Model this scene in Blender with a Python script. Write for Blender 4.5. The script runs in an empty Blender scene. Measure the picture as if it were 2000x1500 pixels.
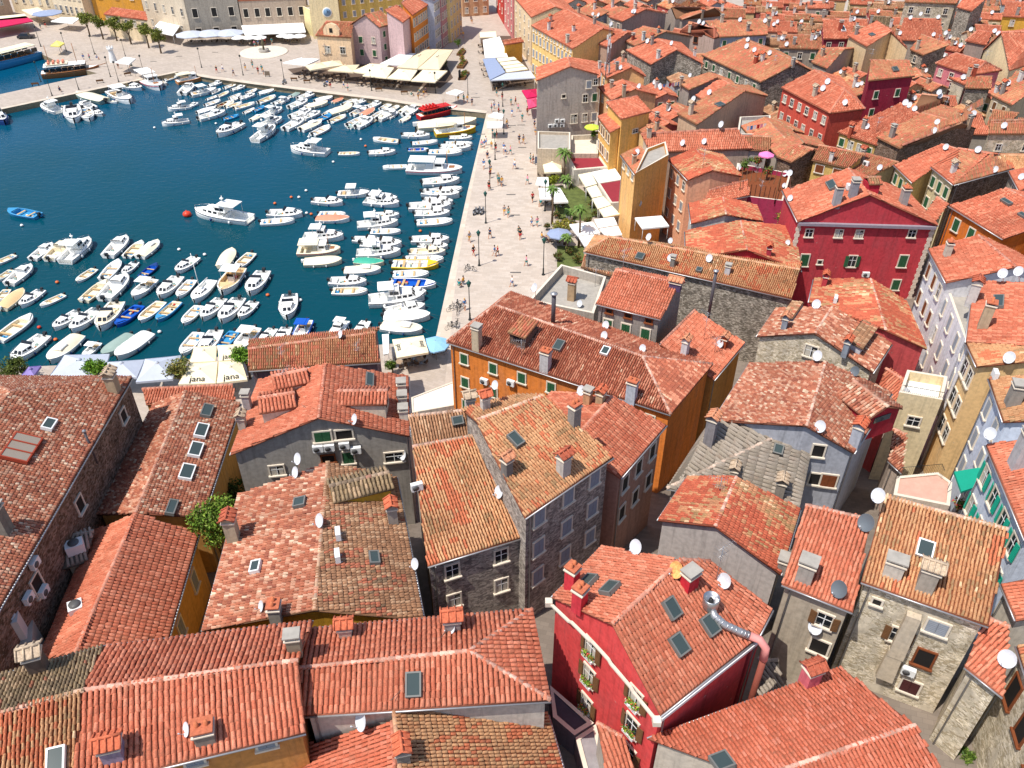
import bpy, math, random
import numpy as np
from mathutils import Vector, Matrix

random.seed(7); rng = np.random.default_rng(7)
scene = bpy.context.scene
COL = scene.collection
# ------------------------------------------------------------------ camera, sky, sun
F = 1600.0; CAMZ = 61.0; TH = math.radians(37.0)
SN, CS = math.sin(TH), math.cos(TH)
cam = bpy.data.objects.new('camera', bpy.data.cameras.new('camera')); COL.objects.link(cam)
cam.location = (0, 0, CAMZ); cam.rotation_euler = (math.radians(90) - TH, 0, 0)
cam.data.sensor_width = 36; cam.data.lens = 36 * F / 2000; cam.data.clip_end = 5000
scene.camera = cam
SUN_EL = math.radians(63); SUN_AZ = math.radians(180 + 55)   # direction the light comes from, clockwise from +Y
world = bpy.data.worlds.new('World'); scene.world = world; world.use_nodes = True
nt = world.node_tree; bg = nt.nodes['Background']
sky = nt.nodes.new('ShaderNodeTexSky'); sky.sky_type = 'NISHITA'; sky.sun_disc = False
sky.sun_elevation = SUN_EL; sky.sun_rotation = SUN_AZ
nt.links.new(sky.outputs[0], bg.inputs[0]); bg.inputs[1].default_value = 0.135
sl = bpy.data.lights.new('sun', 'SUN'); sl.energy = 4.3; sl.angle = math.radians(0.5); sl.color = (1, 0.945, 0.86)
sun = bpy.data.objects.new('sun', sl); COL.objects.link(sun)
sd = Vector((math.sin(SUN_AZ) * math.cos(SUN_EL), math.cos(SUN_AZ) * math.cos(SUN_EL), math.sin(SUN_EL)))
sun.rotation_euler = sd.to_track_quat('Z', 'Y').to_euler(); sun.location = sd * 300
vs = scene.view_settings; vs.view_transform = 'Standard'; vs.look = 'None'; vs.exposure = 0.27; vs.gamma = 1

# ------------------------------------------------------------------ picture geometry
def ray(px, py):
    u = (px - 1000) / F; v = (py - 750) / F
    return np.array((u, CS - v * SN, -SN - v * CS))
def U(px, py, z):
    d = ray(px, py); t = (z - CAMZ) / d[2]
    return np.array((d[0] * t, d[1] * t, z))
def proj(p):
    x, y, z = p[0], p[1], p[2] - CAMZ
    zc = y * CS - z * SN; yc = -z * CS - y * SN
    return (1000 + F * x / zc, 750 + F * yc / zc, zc)
def depth(p): return p[1] * CS - (p[2] - CAMZ) * SN
def sstep(t): t = min(1, max(0, t)); return t * t * (3 - 2 * t)
def ground(x, y):
    a = 8.0 * sstep((72 - y) / 36)
    b = 7.0 * sstep((x - 16) / 45) * sstep((150 - y) / 80)
    return 1.2 + max(a, b) + 0.25 * min(a, b)

# ------------------------------------------------------------------ materials
M = {}
def lin(c): return tuple((x / 12.92 if x <= 0.04045 else ((x + 0.055) / 1.055) ** 2.4) for x in c)
def hexc(h): return lin(tuple(int(h[i:i + 2], 16) / 255 for i in (0, 2, 4)))
def mat(name, col, rough=0.8, metal=0.0, var=0.0, scale=2.0, bump=0.0, spec=0.3, emit=0):
    if name in M: return M[name]
    m = bpy.data.materials.new(name); m.use_nodes = True; n = m.node_tree.nodes; l = m.node_tree.links
    b = n['Principled BSDF']; b.inputs['Roughness'].default_value = rough; b.inputs['Metallic'].default_value = metal
    b.inputs['Specular IOR Level'].default_value = spec
    tc = n.new('ShaderNodeTexCoord'); no = n.new('ShaderNodeTexNoise'); no.inputs['Scale'].default_value = scale
    no.inputs['Detail'].default_value = 5; no.inputs['Roughness'].default_value = 0.65
    l.new(tc.outputs['Object'], no.inputs['Vector'])
    mx = n.new('ShaderNodeMix'); mx.data_type = 'RGBA'
    v = max(var, 0.03)
    mr = n.new('ShaderNodeMapRange'); mr.inputs[1].default_value = 0.3; mr.inputs[2].default_value = 0.7
    l.new(no.outputs[0], mr.inputs[0]); l.new(mr.outputs[0], mx.inputs[0])
    mx.inputs[6].default_value = (*[c * (1 - v) for c in col], 1); mx.inputs[7].default_value = (*[min(1, c * (1 + v)) for c in col], 1)
    l.new(mx.outputs[2], b.inputs['Base Color'])
    if bump:
        bp = n.new('ShaderNodeBump'); bp.inputs['Strength'].default_value = bump; bp.inputs['Distance'].default_value = 0.05
        l.new(no.outputs[0], bp.inputs['Height']); l.new(bp.outputs[0], b.inputs['Normal'])
    M[name] = m; return m
def plaster(h, dirt=0.35):
    """old lime plaster of one paint colour with stains and patches of its own"""
    k = 'plaster_' + h
    if k in M: return M[k]
    col = hexc(h) if isinstance(h, str) else h
    m = bpy.data.materials.new(k); m.use_nodes = True; n = m.node_tree.nodes; l = m.node_tree.links
    b = n['Principled BSDF']; b.inputs['Roughness'].default_value = 0.9; b.inputs['Specular IOR Level'].default_value = 0.15
    g = n.new('ShaderNodeNewGeometry')
    mp = n.new('ShaderNodeMapping'); mp.inputs['Scale'].default_value = (1, 1, 0.35); l.new(g.outputs['Position'], mp.inputs[0])
    n1 = n.new('ShaderNodeTexNoise'); n1.inputs['Scale'].default_value = 0.55; n1.inputs['Detail'].default_value = 8; n1.inputs['Roughness'].default_value = 0.7
    l.new(mp.outputs[0], n1.inputs['Vector'])
    n2 = n.new('ShaderNodeTexNoise'); n2.inputs['Scale'].default_value = 3.0; n2.inputs['Detail'].default_value = 6
    l.new(g.outputs['Position'], n2.inputs['Vector'])
    r1 = n.new('ShaderNodeMapRange'); r1.inputs[1].default_value = 0.5; r1.inputs[2].default_value = 0.68; r1.inputs[4].default_value = dirt
    l.new(n1.outputs[0], r1.inputs[0])
    gy = sum(col) / 3
    mx = n.new('ShaderNodeMix'); mx.data_type = 'RGBA'; mx.inputs[6].default_value = (*col, 1)
    mx.inputs[7].default_value = (*[(c * 0.45 + gy * 0.3) for c in col], 1)
    l.new(r1.outputs[0], mx.inputs[0])
    m2 = n.new('ShaderNodeMix'); m2.data_type = 'RGBA'; m2.blend_type = 'MULTIPLY'; m2.inputs[0].default_value = 0.5
    r2 = n.new('ShaderNodeMapRange'); r2.inputs[1].default_value = 0.3; r2.inputs[2].default_value = 0.6; r2.inputs[3].default_value = 0.6; r2.inputs[4].default_value = 1
    l.new(n2.outputs[0], r2.inputs[0]); l.new(mx.outputs[2], m2.inputs[6]); l.new(r2.outputs[0], m2.inputs[7])
    mp3 = n.new('ShaderNodeMapping'); mp3.inputs['Scale'].default_value = (2.6, 2.6, 0.16); l.new(g.outputs['Position'], mp3.inputs[0])
    n3 = n.new('ShaderNodeTexNoise'); n3.inputs['Scale'].default_value = 1.0; n3.inputs['Detail'].default_value = 7; n3.inputs['Roughness'].default_value = 0.7; l.new(mp3.outputs[0], n3.inputs['Vector'])
    r3 = n.new('ShaderNodeMapRange'); r3.inputs[1].default_value = 0.5; r3.inputs[2].default_value = 0.75; r3.inputs[3].default_value = 1.0; r3.inputs[4].default_value = 0.62; l.new(n3.outputs[0], r3.inputs[0])
    m3 = n.new('ShaderNodeMix'); m3.data_type = 'RGBA'; m3.blend_type = 'MULTIPLY'; m3.inputs[0].default_value = 1; l.new(m2.outputs[2], m3.inputs[6]); l.new(r3.outputs[0], m3.inputs[7])
    n5 = n.new('ShaderNodeTexNoise'); n5.inputs['Scale'].default_value = 0.8; n5.inputs['Detail'].default_value = 10; n5.inputs['Roughness'].default_value = 0.75; l.new(g.outputs['Position'], n5.inputs['Vector'])
    r5 = n.new('ShaderNodeMapRange'); r5.inputs[1].default_value = 0.66; r5.inputs[2].default_value = 0.69; l.new(n5.outputs[0], r5.inputs[0])
    m5 = n.new('ShaderNodeMix'); m5.data_type = 'RGBA'; l.new(r5.outputs[0], m5.inputs[0]); l.new(m3.outputs[2], m5.inputs[6]); m5.inputs[7].default_value = (0.42, 0.37, 0.31, 1)
    l.new(m5.outputs[2], b.inputs['Base Color'])
    bp = n.new('ShaderNodeBump'); bp.inputs['Strength'].default_value = 0.35; bp.inputs['Distance'].default_value = 0.04
    l.new(n2.outputs[0], bp.inputs['Height']); l.new(bp.outputs[0], b.inputs['Normal'])
    M[k] = m; return m
def stone(name, cols, scale=2.6, patch=None):
    if name in M: return M[name]
    m = bpy.data.materials.new(name); m.use_nodes = True; n = m.node_tree.nodes; l = m.node_tree.links
    b = n['Principled BSDF']; b.inputs['Roughness'].default_value = 0.92; b.inputs['Specular IOR Level'].default_value = 0.1
    g = n.new('ShaderNodeNewGeometry')
    mp = n.new('ShaderNodeMapping'); mp.inputs['Scale'].default_value = (1, 1, 2.0); l.new(g.outputs['Position'], mp.inputs[0])
    v = n.new('ShaderNodeTexVoronoi'); v.inputs['Scale'].default_value = scale; l.new(mp.outputs[0], v.inputs['Vector'])
    v2 = n.new('ShaderNodeTexVoronoi'); v2.feature = 'DISTANCE_TO_EDGE'; v2.inputs['Scale'].default_value = scale; l.new(mp.outputs[0], v2.inputs['Vector'])
    cr = n.new('ShaderNodeValToRGB'); cr.color_ramp.interpolation = 'CONSTANT'
    e = cr.color_ramp.elements
    while len(e) < len(cols): e.new(0.5)
    for i, c in enumerate(cols): e[i].position = i / len(cols); e[i].color = (*hexc(c), 1)
    sp = n.new('ShaderNodeSeparateColor'); l.new(v.outputs['Color'], sp.inputs[0]); l.new(sp.outputs[0], cr.inputs[0])
    mr = n.new('ShaderNodeMapRange'); mr.inputs[1].default_value = 0.0; mr.inputs[2].default_value = 0.06; mr.inputs[3].default_value = 0.42
    l.new(v2.outputs[0], mr.inputs[0])
    mx = n.new('ShaderNodeMix'); mx.data_type = 'RGBA'; mx.blend_type = 'MULTIPLY'; mx.inputs[0].default_value = 1
    l.new(cr.outputs[0], mx.inputs[6]); l.new(mr.outputs[0], mx.inputs[7])
    no = n.new('ShaderNodeTexNoise'); no.inputs['Scale'].default_value = 0.35; no.inputs['Detail'].default_value = 9; no.inputs['Roughness'].default_value = 0.7
    l.new(g.outputs['Position'], no.inputs['Vector'])
    out = mx.outputs[2]
    if patch:
        r = n.new('ShaderNodeMapRange'); r.inputs[1].default_value = 0.52; r.inputs[2].default_value = 0.56; l.new(no.outputs[0], r.inputs[0])
        m3 = n.new('ShaderNodeMix'); m3.data_type = 'RGBA'; l.new(r.outputs[0], m3.inputs[0]); l.new(out, m3.inputs[6]); m3.inputs[7].default_value = (*hexc(patch), 1)
        out = m3.outputs[2]
    n4 = n.new('ShaderNodeTexNoise'); n4.inputs['Scale'].default_value = 1.1; n4.inputs['Detail'].default_value = 8
    l.new(g.outputs['Position'], n4.inputs['Vector'])
    r4 = n.new('ShaderNodeMapRange'); r4.inputs[1].default_value = 0.3; r4.inputs[2].default_value = 0.65; r4.inputs[3].default_value = 0.62; r4.inputs[4].default_value = 1.08
    l.new(n4.outputs[0], r4.inputs[0])
    m4 = n.new('ShaderNodeMix'); m4.data_type = 'RGBA'; m4.blend_type = 'MULTIPLY'; m4.inputs[0].default_value = 1
    l.new(out, m4.inputs[6]); l.new(r4.outputs[0], m4.inputs[7]); l.new(m4.outputs[2], b.inputs['Base Color'])
    bp = n.new('ShaderNodeBump'); bp.inputs['Strength'].default_value = 0.6; bp.inputs['Distance'].default_value = 0.05
    l.new(mr.outputs[0], bp.inputs['Height']); l.new(bp.outputs[0], b.inputs['Normal'])
    M[name] = m; return m
def attr_mat(name, attr, rough=0.85, noise=0.42, nscale=15.0):
    m = bpy.data.materials.new(name); m.use_nodes = True; n = m.node_tree.nodes; l = m.node_tree.links
    b = n['Principled BSDF']; b.inputs['Roughness'].default_value = rough; b.inputs['Specular IOR Level'].default_value = 0.2
    a = n.new('ShaderNodeAttribute'); a.attribute_name = attr
    g = n.new('ShaderNodeNewGeometry'); no = n.new('ShaderNodeTexNoise'); no.inputs['Scale'].default_value = nscale; no.inputs['Detail'].default_value = 6; no.inputs['Roughness'].default_value = 0.7
    l.new(g.outputs['Position'], no.inputs['Vector'])
    r = n.new('ShaderNodeMapRange'); r.inputs[1].default_value = 0.3; r.inputs[2].default_value = 0.7; r.inputs[3].default_value = 1 - noise; r.inputs[4].default_value = 1 + noise * 0.6
    l.new(no.outputs[0], r.inputs[0])
    # lichen and soot spots on the clay
    n3 = n.new('ShaderNodeTexNoise'); n3.inputs['Scale'].default_value = 1.7; n3.inputs['Detail'].default_value = 9; n3.inputs['Roughness'].default_value = 0.8
    l.new(g.outputs['Position'], n3.inputs['Vector'])
    r3 = n.new('ShaderNodeMapRange'); r3.inputs[1].default_value = 0.52; r3.inputs[2].default_value = 0.70; r3.inputs[4].default_value = 0.6
    l.new(n3.outputs[0], r3.inputs[0])
    mx = n.new('ShaderNodeMix'); mx.data_type = 'RGBA'; mx.blend_type = 'MULTIPLY'; mx.inputs[0].default_value = 1
    l.new(a.outputs['Color'], mx.inputs[6]); l.new(r.outputs[0], mx.inputs[7])
    m2 = n.new('ShaderNodeMix'); m2.data_type = 'RGBA'; l.new(r3.outputs[0], m2.inputs[0]); l.new(mx.outputs[2], m2.inputs[6]); m2.inputs[7].default_value = (0.2, 0.11, 0.07, 1)
    l.new(m2.outputs[2], b.inputs['Base Color'])
    M[name] = m; return m
TILE = attr_mat('clay_tiles', 'tile_col')
P = plaster
STONES = {
 'S0': lambda: stone('stone_grey', ['9c9286', 'b0a698', '8a8074', 'c0b6a8', '7a7266'], 4.0),
 'S1': lambda: stone('stone_purple', ['b0a59a', '9a8f86', 'c2b7aa', '897f78', 'b6ab9f'], 4.2),
 'S2': lambda: stone('stone_pale', ['e0d2b8', 'cdbfa4', 'eaddc6', 'b8a88c', 'd8c9b0'], 4.2, 'd3c6b0'),
 'S3': lambda: stone('stone_brown', ['8a7060', '76604f', '9c8271', '64503f', '8d7a6c'], 4.4),
}
def wallmat(k):
    return STONES[k]() if k in STONES else P(k)
WHITE = mat('white_paint', (0.78, 0.78, 0.76), 0.5, var=0.05)
GEL = mat('white_gelcoat', (0.82, 0.82, 0.8), 0.28, var=0.04, spec=0.5)
CREAM = mat('cream_canvas', hexc('f6ecd6'), 0.9, var=0.05)
DARKGL = mat('dark_glass', (0.012, 0.015, 0.02), 0.08, spec=0.6)
SKYGL = mat('skylight_glass', (0.05, 0.07, 0.07), 0.12, spec=0.35)
DARK = mat('dark_opening', (0.015, 0.013, 0.012), 0.7)
BLACK = mat('black_plastic', (0.02, 0.02, 0.022), 0.45)
STEEL = mat('steel', (0.55, 0.55, 0.56), 0.3, 0.9)
DISH = mat('dish_white', (0.6, 0.62, 0.66), 0.5, var=0.12, scale=4)
DISHG = mat('dish_grey', (0.12, 0.14, 0.16), 0.5)
RUST = mat('rusty_dish', hexc('d8a060'), 0.8, var=0.45, scale=5)
LIME = mat('istrian_stone', hexc('d9cdbb'), 0.75, var=0.1, scale=1.5)
GRNSH = mat('green_shutter', hexc('2f5c3c'), 0.6, var=0.15)
TEAL = mat('teal_canvas', hexc('189a80'), 0.7, var=0.08)
BRNSH = mat('brown_shutter', hexc('6b4a2e'), 0.7, var=0.2)
GRYSH = mat('grey_shutter', hexc('8f949c'), 0.7, var=0.1)
REDSH = mat('dark_red_shutter', hexc('4a2424'), 0.6, var=0.1)
ORANGEW = mat('brown_board', hexc('7a4223'), 0.8, var=0.15)
ZINC = mat('zinc', (0.42, 0.42, 0.43), 0.4, 0.6, var=0.1)
IRON = mat('dark_iron', (0.03, 0.035, 0.035), 0.5, 0.3)
CONC = mat('concrete', hexc('a39d94'), 0.9, var=0.15, scale=1.5, bump=0.2)
CABLE = mat('cable', (0.12, 0.1, 0.09), 0.7)

# ------------------------------------------------------------------ mesh builder
class MB:
    def __init__(s): s.v = []; s.f = []; s.m = []; s.mats = []; s.sm = []
    def mi(s, m):
        if m not in s.mats: s.mats.append(m)
        return s.mats.index(m)
    def face(s, pts, m, smooth=False):
        b = len(s.v); s.v += [tuple(map(float, p)) for p in pts]; s.f.append(tuple(range(b, b + len(pts)))); s.m.append(s.mi(m)); s.sm.append(smooth)
    def add(s, verts, faces, m, smooth=False):
        b = len(s.v); s.v += [tuple(map(float, p)) for p in verts]; k = s.mi(m)
        for f in faces: s.f.append(tuple(b + i for i in f)); s.m.append(k); s.sm.append(smooth)
    def box(s, c, size, m, ax=None, taper=1.0):
        """box with centre c, full size; ax = (x axis, y axis, z axis)"""
        X, Y, Z = ax if ax else ((1, 0, 0), (0, 1, 0), (0, 0, 1))
        X, Y, Z, c = map(np.array, (X, Y, Z, c)); hx, hy, hz = [q / 2 for q in size]; vs_ = []
        for k in (-1, 1):
            t = taper if k > 0 else 1.0
            for i, j in ((-1, -1), (1, -1), (1, 1), (-1, 1)): vs_.append(c + X * (i * hx * t) + Y * (j * hy * t) + Z * (k * hz))
        s.add(vs_, [(3, 2, 1, 0), (4, 5, 6, 7), (0, 1, 5, 4), (1, 2, 6, 5), (2, 3, 7, 6), (3, 0, 4, 7)], m)
    def prism(s, poly, z0, z1, m, mt=None):
        """vertical prism over an xy polygon (counter-clockwise); z0, z1 numbers or lists"""
        n = len(poly); a = sum(poly[i][0] * poly[(i + 1) % n][1] - poly[(i + 1) % n][0] * poly[i][1] for i in range(n))
        Z0 = z0 if hasattr(z0, '__len__') else [z0] * n; Z1 = z1 if hasattr(z1, '__len__') else [z1] * n
        idx = list(range(n)) if a > 0 else list(range(n - 1, -1, -1))
        bt = [(poly[i][0], poly[i][1], Z0[i]) for i in idx]; tp = [(poly[i][0], poly[i][1], Z1[i]) for i in idx]
        s.add(bt + tp, [(i, (i + 1) % n, n + (i + 1) % n, n + i) for i in range(n)], m)
        s.face(bt[::-1], m); s.face(tp, mt or m)
    def tube(s, pts, r, m, n=6, cap=True, smooth=True):
        pts = [np.array(p, float) for p in pts]; R = r if hasattr(r, '__len__') else [r] * len(pts); rings = []
        for i, p in enumerate(pts):
            d = pts[min(i + 1, len(pts) - 1)] - pts[max(i - 1, 0)]; L = np.linalg.norm(d); d = d / (L if L > 1e-9 else 1)
            up = np.array((0, 0, 1.0)) if abs(d[2]) < 0.9 else np.array((1.0, 0, 0))
            a = np.cross(d, up); a /= np.linalg.norm(a); b = np.cross(d, a)
            rings += [p + R[i] * (math.cos(2 * math.pi * k / n) * a + math.sin(2 * math.pi * k / n) * b) for k in range(n)]
        fs = []
        for i in range(len(pts) - 1):
            for k in range(n): fs.append((i * n + k, (i + 1) * n + k, (i + 1) * n + (k + 1) % n, i * n + (k + 1) % n))
        if cap: fs += [tuple(range(n)), tuple(range(len(rings) - 1, len(rings) - n - 1, -1))]
        s.add(rings, fs, m, smooth)
    def lathe(s, c, prof, m, n=12, ax=(0, 0, 1), smooth=True):
        """prof = [(radius, height)...] round axis ax through c"""
        ax = np.array(ax, float); ax /= np.linalg.norm(ax); up = np.array((0, 0, 1.0)) if abs(ax[2]) < 0.9 else np.array((1.0, 0, 0))
        a = np.cross(ax, up); a /= np.linalg.norm(a); b = np.cross(ax, a); c = np.array(c, float); V = []
        for r, h in prof: V += [c + ax * h + r * (math.cos(2 * math.pi * k / n) * a + math.sin(2 * math.pi * k / n) * b) for k in range(n)]
        fs = []
        for i in range(len(prof) - 1):
            for k in range(n): fs.append((i * n + k, i * n + (k + 1) % n, (i + 1) * n + (k + 1) % n, (i + 1) * n + k))
        s.add(V, fs, m, smooth)
    def mesh(s, name):
        me = bpy.data.meshes.new(name); me.from_pydata(s.v, [], s.f)
        for m in s.mats: me.materials.append(m)
        me.polygons.foreach_set('material_index', s.m); me.polygons.foreach_set('use_smooth', s.sm); me.update(); return me
    def obj(s, name, parent=None, at=None, label=None):
        """link as one object; coordinates are world unless a parent is given, then they are relative to 'at' (default: the parent's base)"""
        off = None
        if parent is not None:
            off = Vector(parent['_w']) if '_w' in parent else None
        if off is not None and at is None: s.v = [(x - off[0], y - off[1], z - off[2]) for x, y, z in s.v]
        o = bpy.data.objects.new(name, s.mesh(name)); COL.objects.link(o)
        if parent is not None: o.parent = parent
        if at is not None: o.location = at
        if parent is not None and off is not None and at is None: o['_w'] = list(off)
        if label: o['label'] = label
        return o
def raw(name, me, parent, loc=None, mx=None):
    o = bpy.data.objects.new(name, me); COL.objects.link(o); o.parent = parent
    if mx is not None: o.matrix_basis = mx
    if loc is not None: o.location = loc
    return o
def tag(o, label=None, cat=None, group=None, kind=None):
    if label: o['label'] = label
    if cat: o['category'] = cat
    if group: o['group'] = group
    if kind: o['kind'] = kind
    return o
def thing(name, loc, label=None, cat=None, group=None, rz=0.0):
    o = bpy.data.objects.new(name, None); COL.objects.link(o); o.location = loc; o.rotation_euler = (0, 0, rz); o.empty_display_size = 0.3
    o['_w'] = [float(q) for q in loc]
    return tag(o, label, cat, group)
CH = {}
def kids(o):
    return list(o.children)
def dup(o, parent=None):
    c = o.copy(); COL.objects.link(c)
    if parent is not None: c.parent = parent
    for ch in (CH[o.name] if o.name in CH else list(o.children)): dup(ch, c)
    return c
def freeze(o):
    """remember a prototype's children so that copying does not search the whole scene again"""
    CH[o.name] = list(o.children)
    for c in CH[o.name]: freeze(c)
ORD = ['first', 'second', 'third', 'fourth', 'fifth', 'sixth', 'seventh', 'eighth', 'ninth', 'tenth', 'eleventh', 'twelfth', 'thirteenth', 'fourteenth', 'fifteenth', 'sixteenth', 'seventeenth', 'eighteenth', 'nineteenth', 'twentieth', 'twenty-first', 'twenty-second', 'twenty-third', 'twenty-fourth', 'twenty-fifth', 'twenty-sixth', 'twenty-seventh', 'twenty-eighth', 'twenty-ninth', 'thirtieth', 'thirty-first', 'thirty-second', 'thirty-third', 'thirty-fourth', 'thirty-fifth', 'thirty-sixth', 'thirty-seventh', 'thirty-eighth', 'thirty-ninth', 'fortieth']
PENDING = []      # (object, look, place, sort key, way) -> unique labels at the end
def later(o, look, place, key, way='from the left'): PENDING.append((o, look, place, key, way))
def finish_labels():
    g = {}
    for t in PENDING: g.setdefault((t[1], t[2], t[4]), []).append(t)
    for (look, place, way), L in g.items():
        L.sort(key=lambda t: t[3])
        for i, t in enumerate(L):
            t[0]['label'] = f'{look} {place}' if len(L) == 1 else f'{look} {place}, {ORD[i] if i < 20 else "%dth" % (i + 1)} {way}' 
# ------------------------------------------------------------------ tiled roofs
PAL = {   # several clay colours per kind: (weight, colour), patchiness
 'N': ([(5, 'cc7a5e'), (3, 'c47055'), (2, 'd6886c'), (1, 'ba664c')], 0.15),                                  # new, even orange-red
 'R': ([(5, 'c87258'), (3, 'c0684e'), (2, 'd28068')], 0.1),                                                    # deep red
 'O': ([(5, 'c8755a'), (3, 'bd684e'), (2, 'd2876a'), (1, 'b06048')], 0.2),                                    # salmon, seen from afar
 'M': ([(4, 'cc7855'), (4, 'cc9a70'), (3, 'c08a62'), (2, 'a5825e'), (1, 'dcbc94')], 0.6),                     # red patched with straw
 'T': ([(4, 'c08a66'), (3, 'b57858'), (3, 'c4745a'), (2, 'a5805e'), (1, 'd4ae88')], 0.45),                                     # straw and tan
 'P': ([(5, 'ab6850'), (4, 'b8785e'), (4, 'c4937a'), (2, '985a48'), (1, 'd8baa0')], 0.0),                     # speckled pink and cream
 'F': ([(5, 'c4694e'), (3, 'b85e46'), (3, 'c48a66'), (2, 'a8845e'), (1, 'd8b48e')], 0.5),                        # red faded to tan
 'B': ([(4, 'b98a68'), (3, 'a57a5c'), (2, 'c8a07e'), (2, 'bd7358'), (1, '8a7058')], 0.35),                    # old brown
 'K': ([(4, 'a08868'), (3, '8a765c'), (2, 'b69a7a'), (1, 'ae735a')], 0.3),                                     # weathered khaki
 'G': ([(4, 'aca092'), (3, 'a5998a'), (2, 'b2a698')], 0.1),                                                    # grey beige corrugated
 'D': ([(4, 'b0664e'), (3, 'a05c48'), (3, 'c4846a'), (1, 'd6b094')], 0.25),                                    # dark red mottled
}
def vnoise(x, y, s, seed):
    x = x / s + seed * 17.3; y = y / s + seed * 9.1
    xi = np.floor(x).astype(int); yi = np.floor(y).astype(int); fx = x - xi; fy = y - yi
    fx = fx * fx * (3 - 2 * fx); fy = fy * fy * (3 - 2 * fy)
    def h(a, b):
        q = np.sin(a * 127.1 + b * 311.7 + seed * 74.7) * 43758.5453; return q - np.floor(q)
    return (h(xi, yi) * (1 - fx) + h(xi + 1, yi) * fx) * (1 - fy) + (h(xi, yi + 1) * (1 - fx) + h(xi + 1, yi + 1) * fx) * fy
def pick_cols(kind, x, y, seed, colid=None):
    pal, patch = PAL[kind]; n = len(x)
    w = np.array([p[0] for p in pal], float); w /= w.sum(); cum = np.cumsum(w)
    r = rng.random(n); r0 = rng.random(n)
    if colid is not None and kind not in 'P':
        cr_ = rng.random(int(colid.max()) + 1)[colid]; r = np.where(rng.random(n) < (0.3 if kind in 'NR' else 0.5), cr_, r); r0 = 0.5 * r0 + 0.5 * cr_
    q = 0.6 * vnoise(x, y, 2.2, seed) + 0.4 * vnoise(x, y, 0.8, seed + 3)
    q = np.clip((q - 0.5) * 1.9 + 0.5, 0, 0.999)
    u = np.clip(r * (1 - patch) + q * patch, 0, 0.9999)
    k = np.searchsorted(cum, u); cols = np.array([hexc(p[1]) for p in pal])
    c = cols[np.minimum(k, len(pal) - 1)] * (1 - (0.06 if kind in 'NR' else 0.13) + (0.12 if kind in 'NRG' else 0.24) * r0[:, None])
    c = c * (0.86 + 0.26 * vnoise(x, y, 4.0, seed + 9))[:, None] * (0.92 + 0.16 * vnoise(x, y, 1.1, seed + 5))[:, None]
    return np.clip(c, 0, 1)
def inpoly(x, y, poly):
    n = len(poly); ins = np.zeros(len(x), bool); j = n - 1
    for i in range(n):
        xi, yi, xj, yj = poly[i][0], poly[i][1], poly[j][0], poly[j][1]
        if yi != yj:
            c = ((yi > y) != (yj > y)) & (x < (xj - xi) * (y - yi) / (yj - yi) + xi); ins ^= c
        j = i
    return ins
def plane_fn(a, b, c):
    n = np.cross(b - a, c - a)
    if abs(n[2]) < 1e-6: return lambda x, y: 0 * x + a[2]
    return lambda x, y: a[2] - (n[0] * (x - a[0]) + n[1] * (y - a[1])) / n[2]
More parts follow.
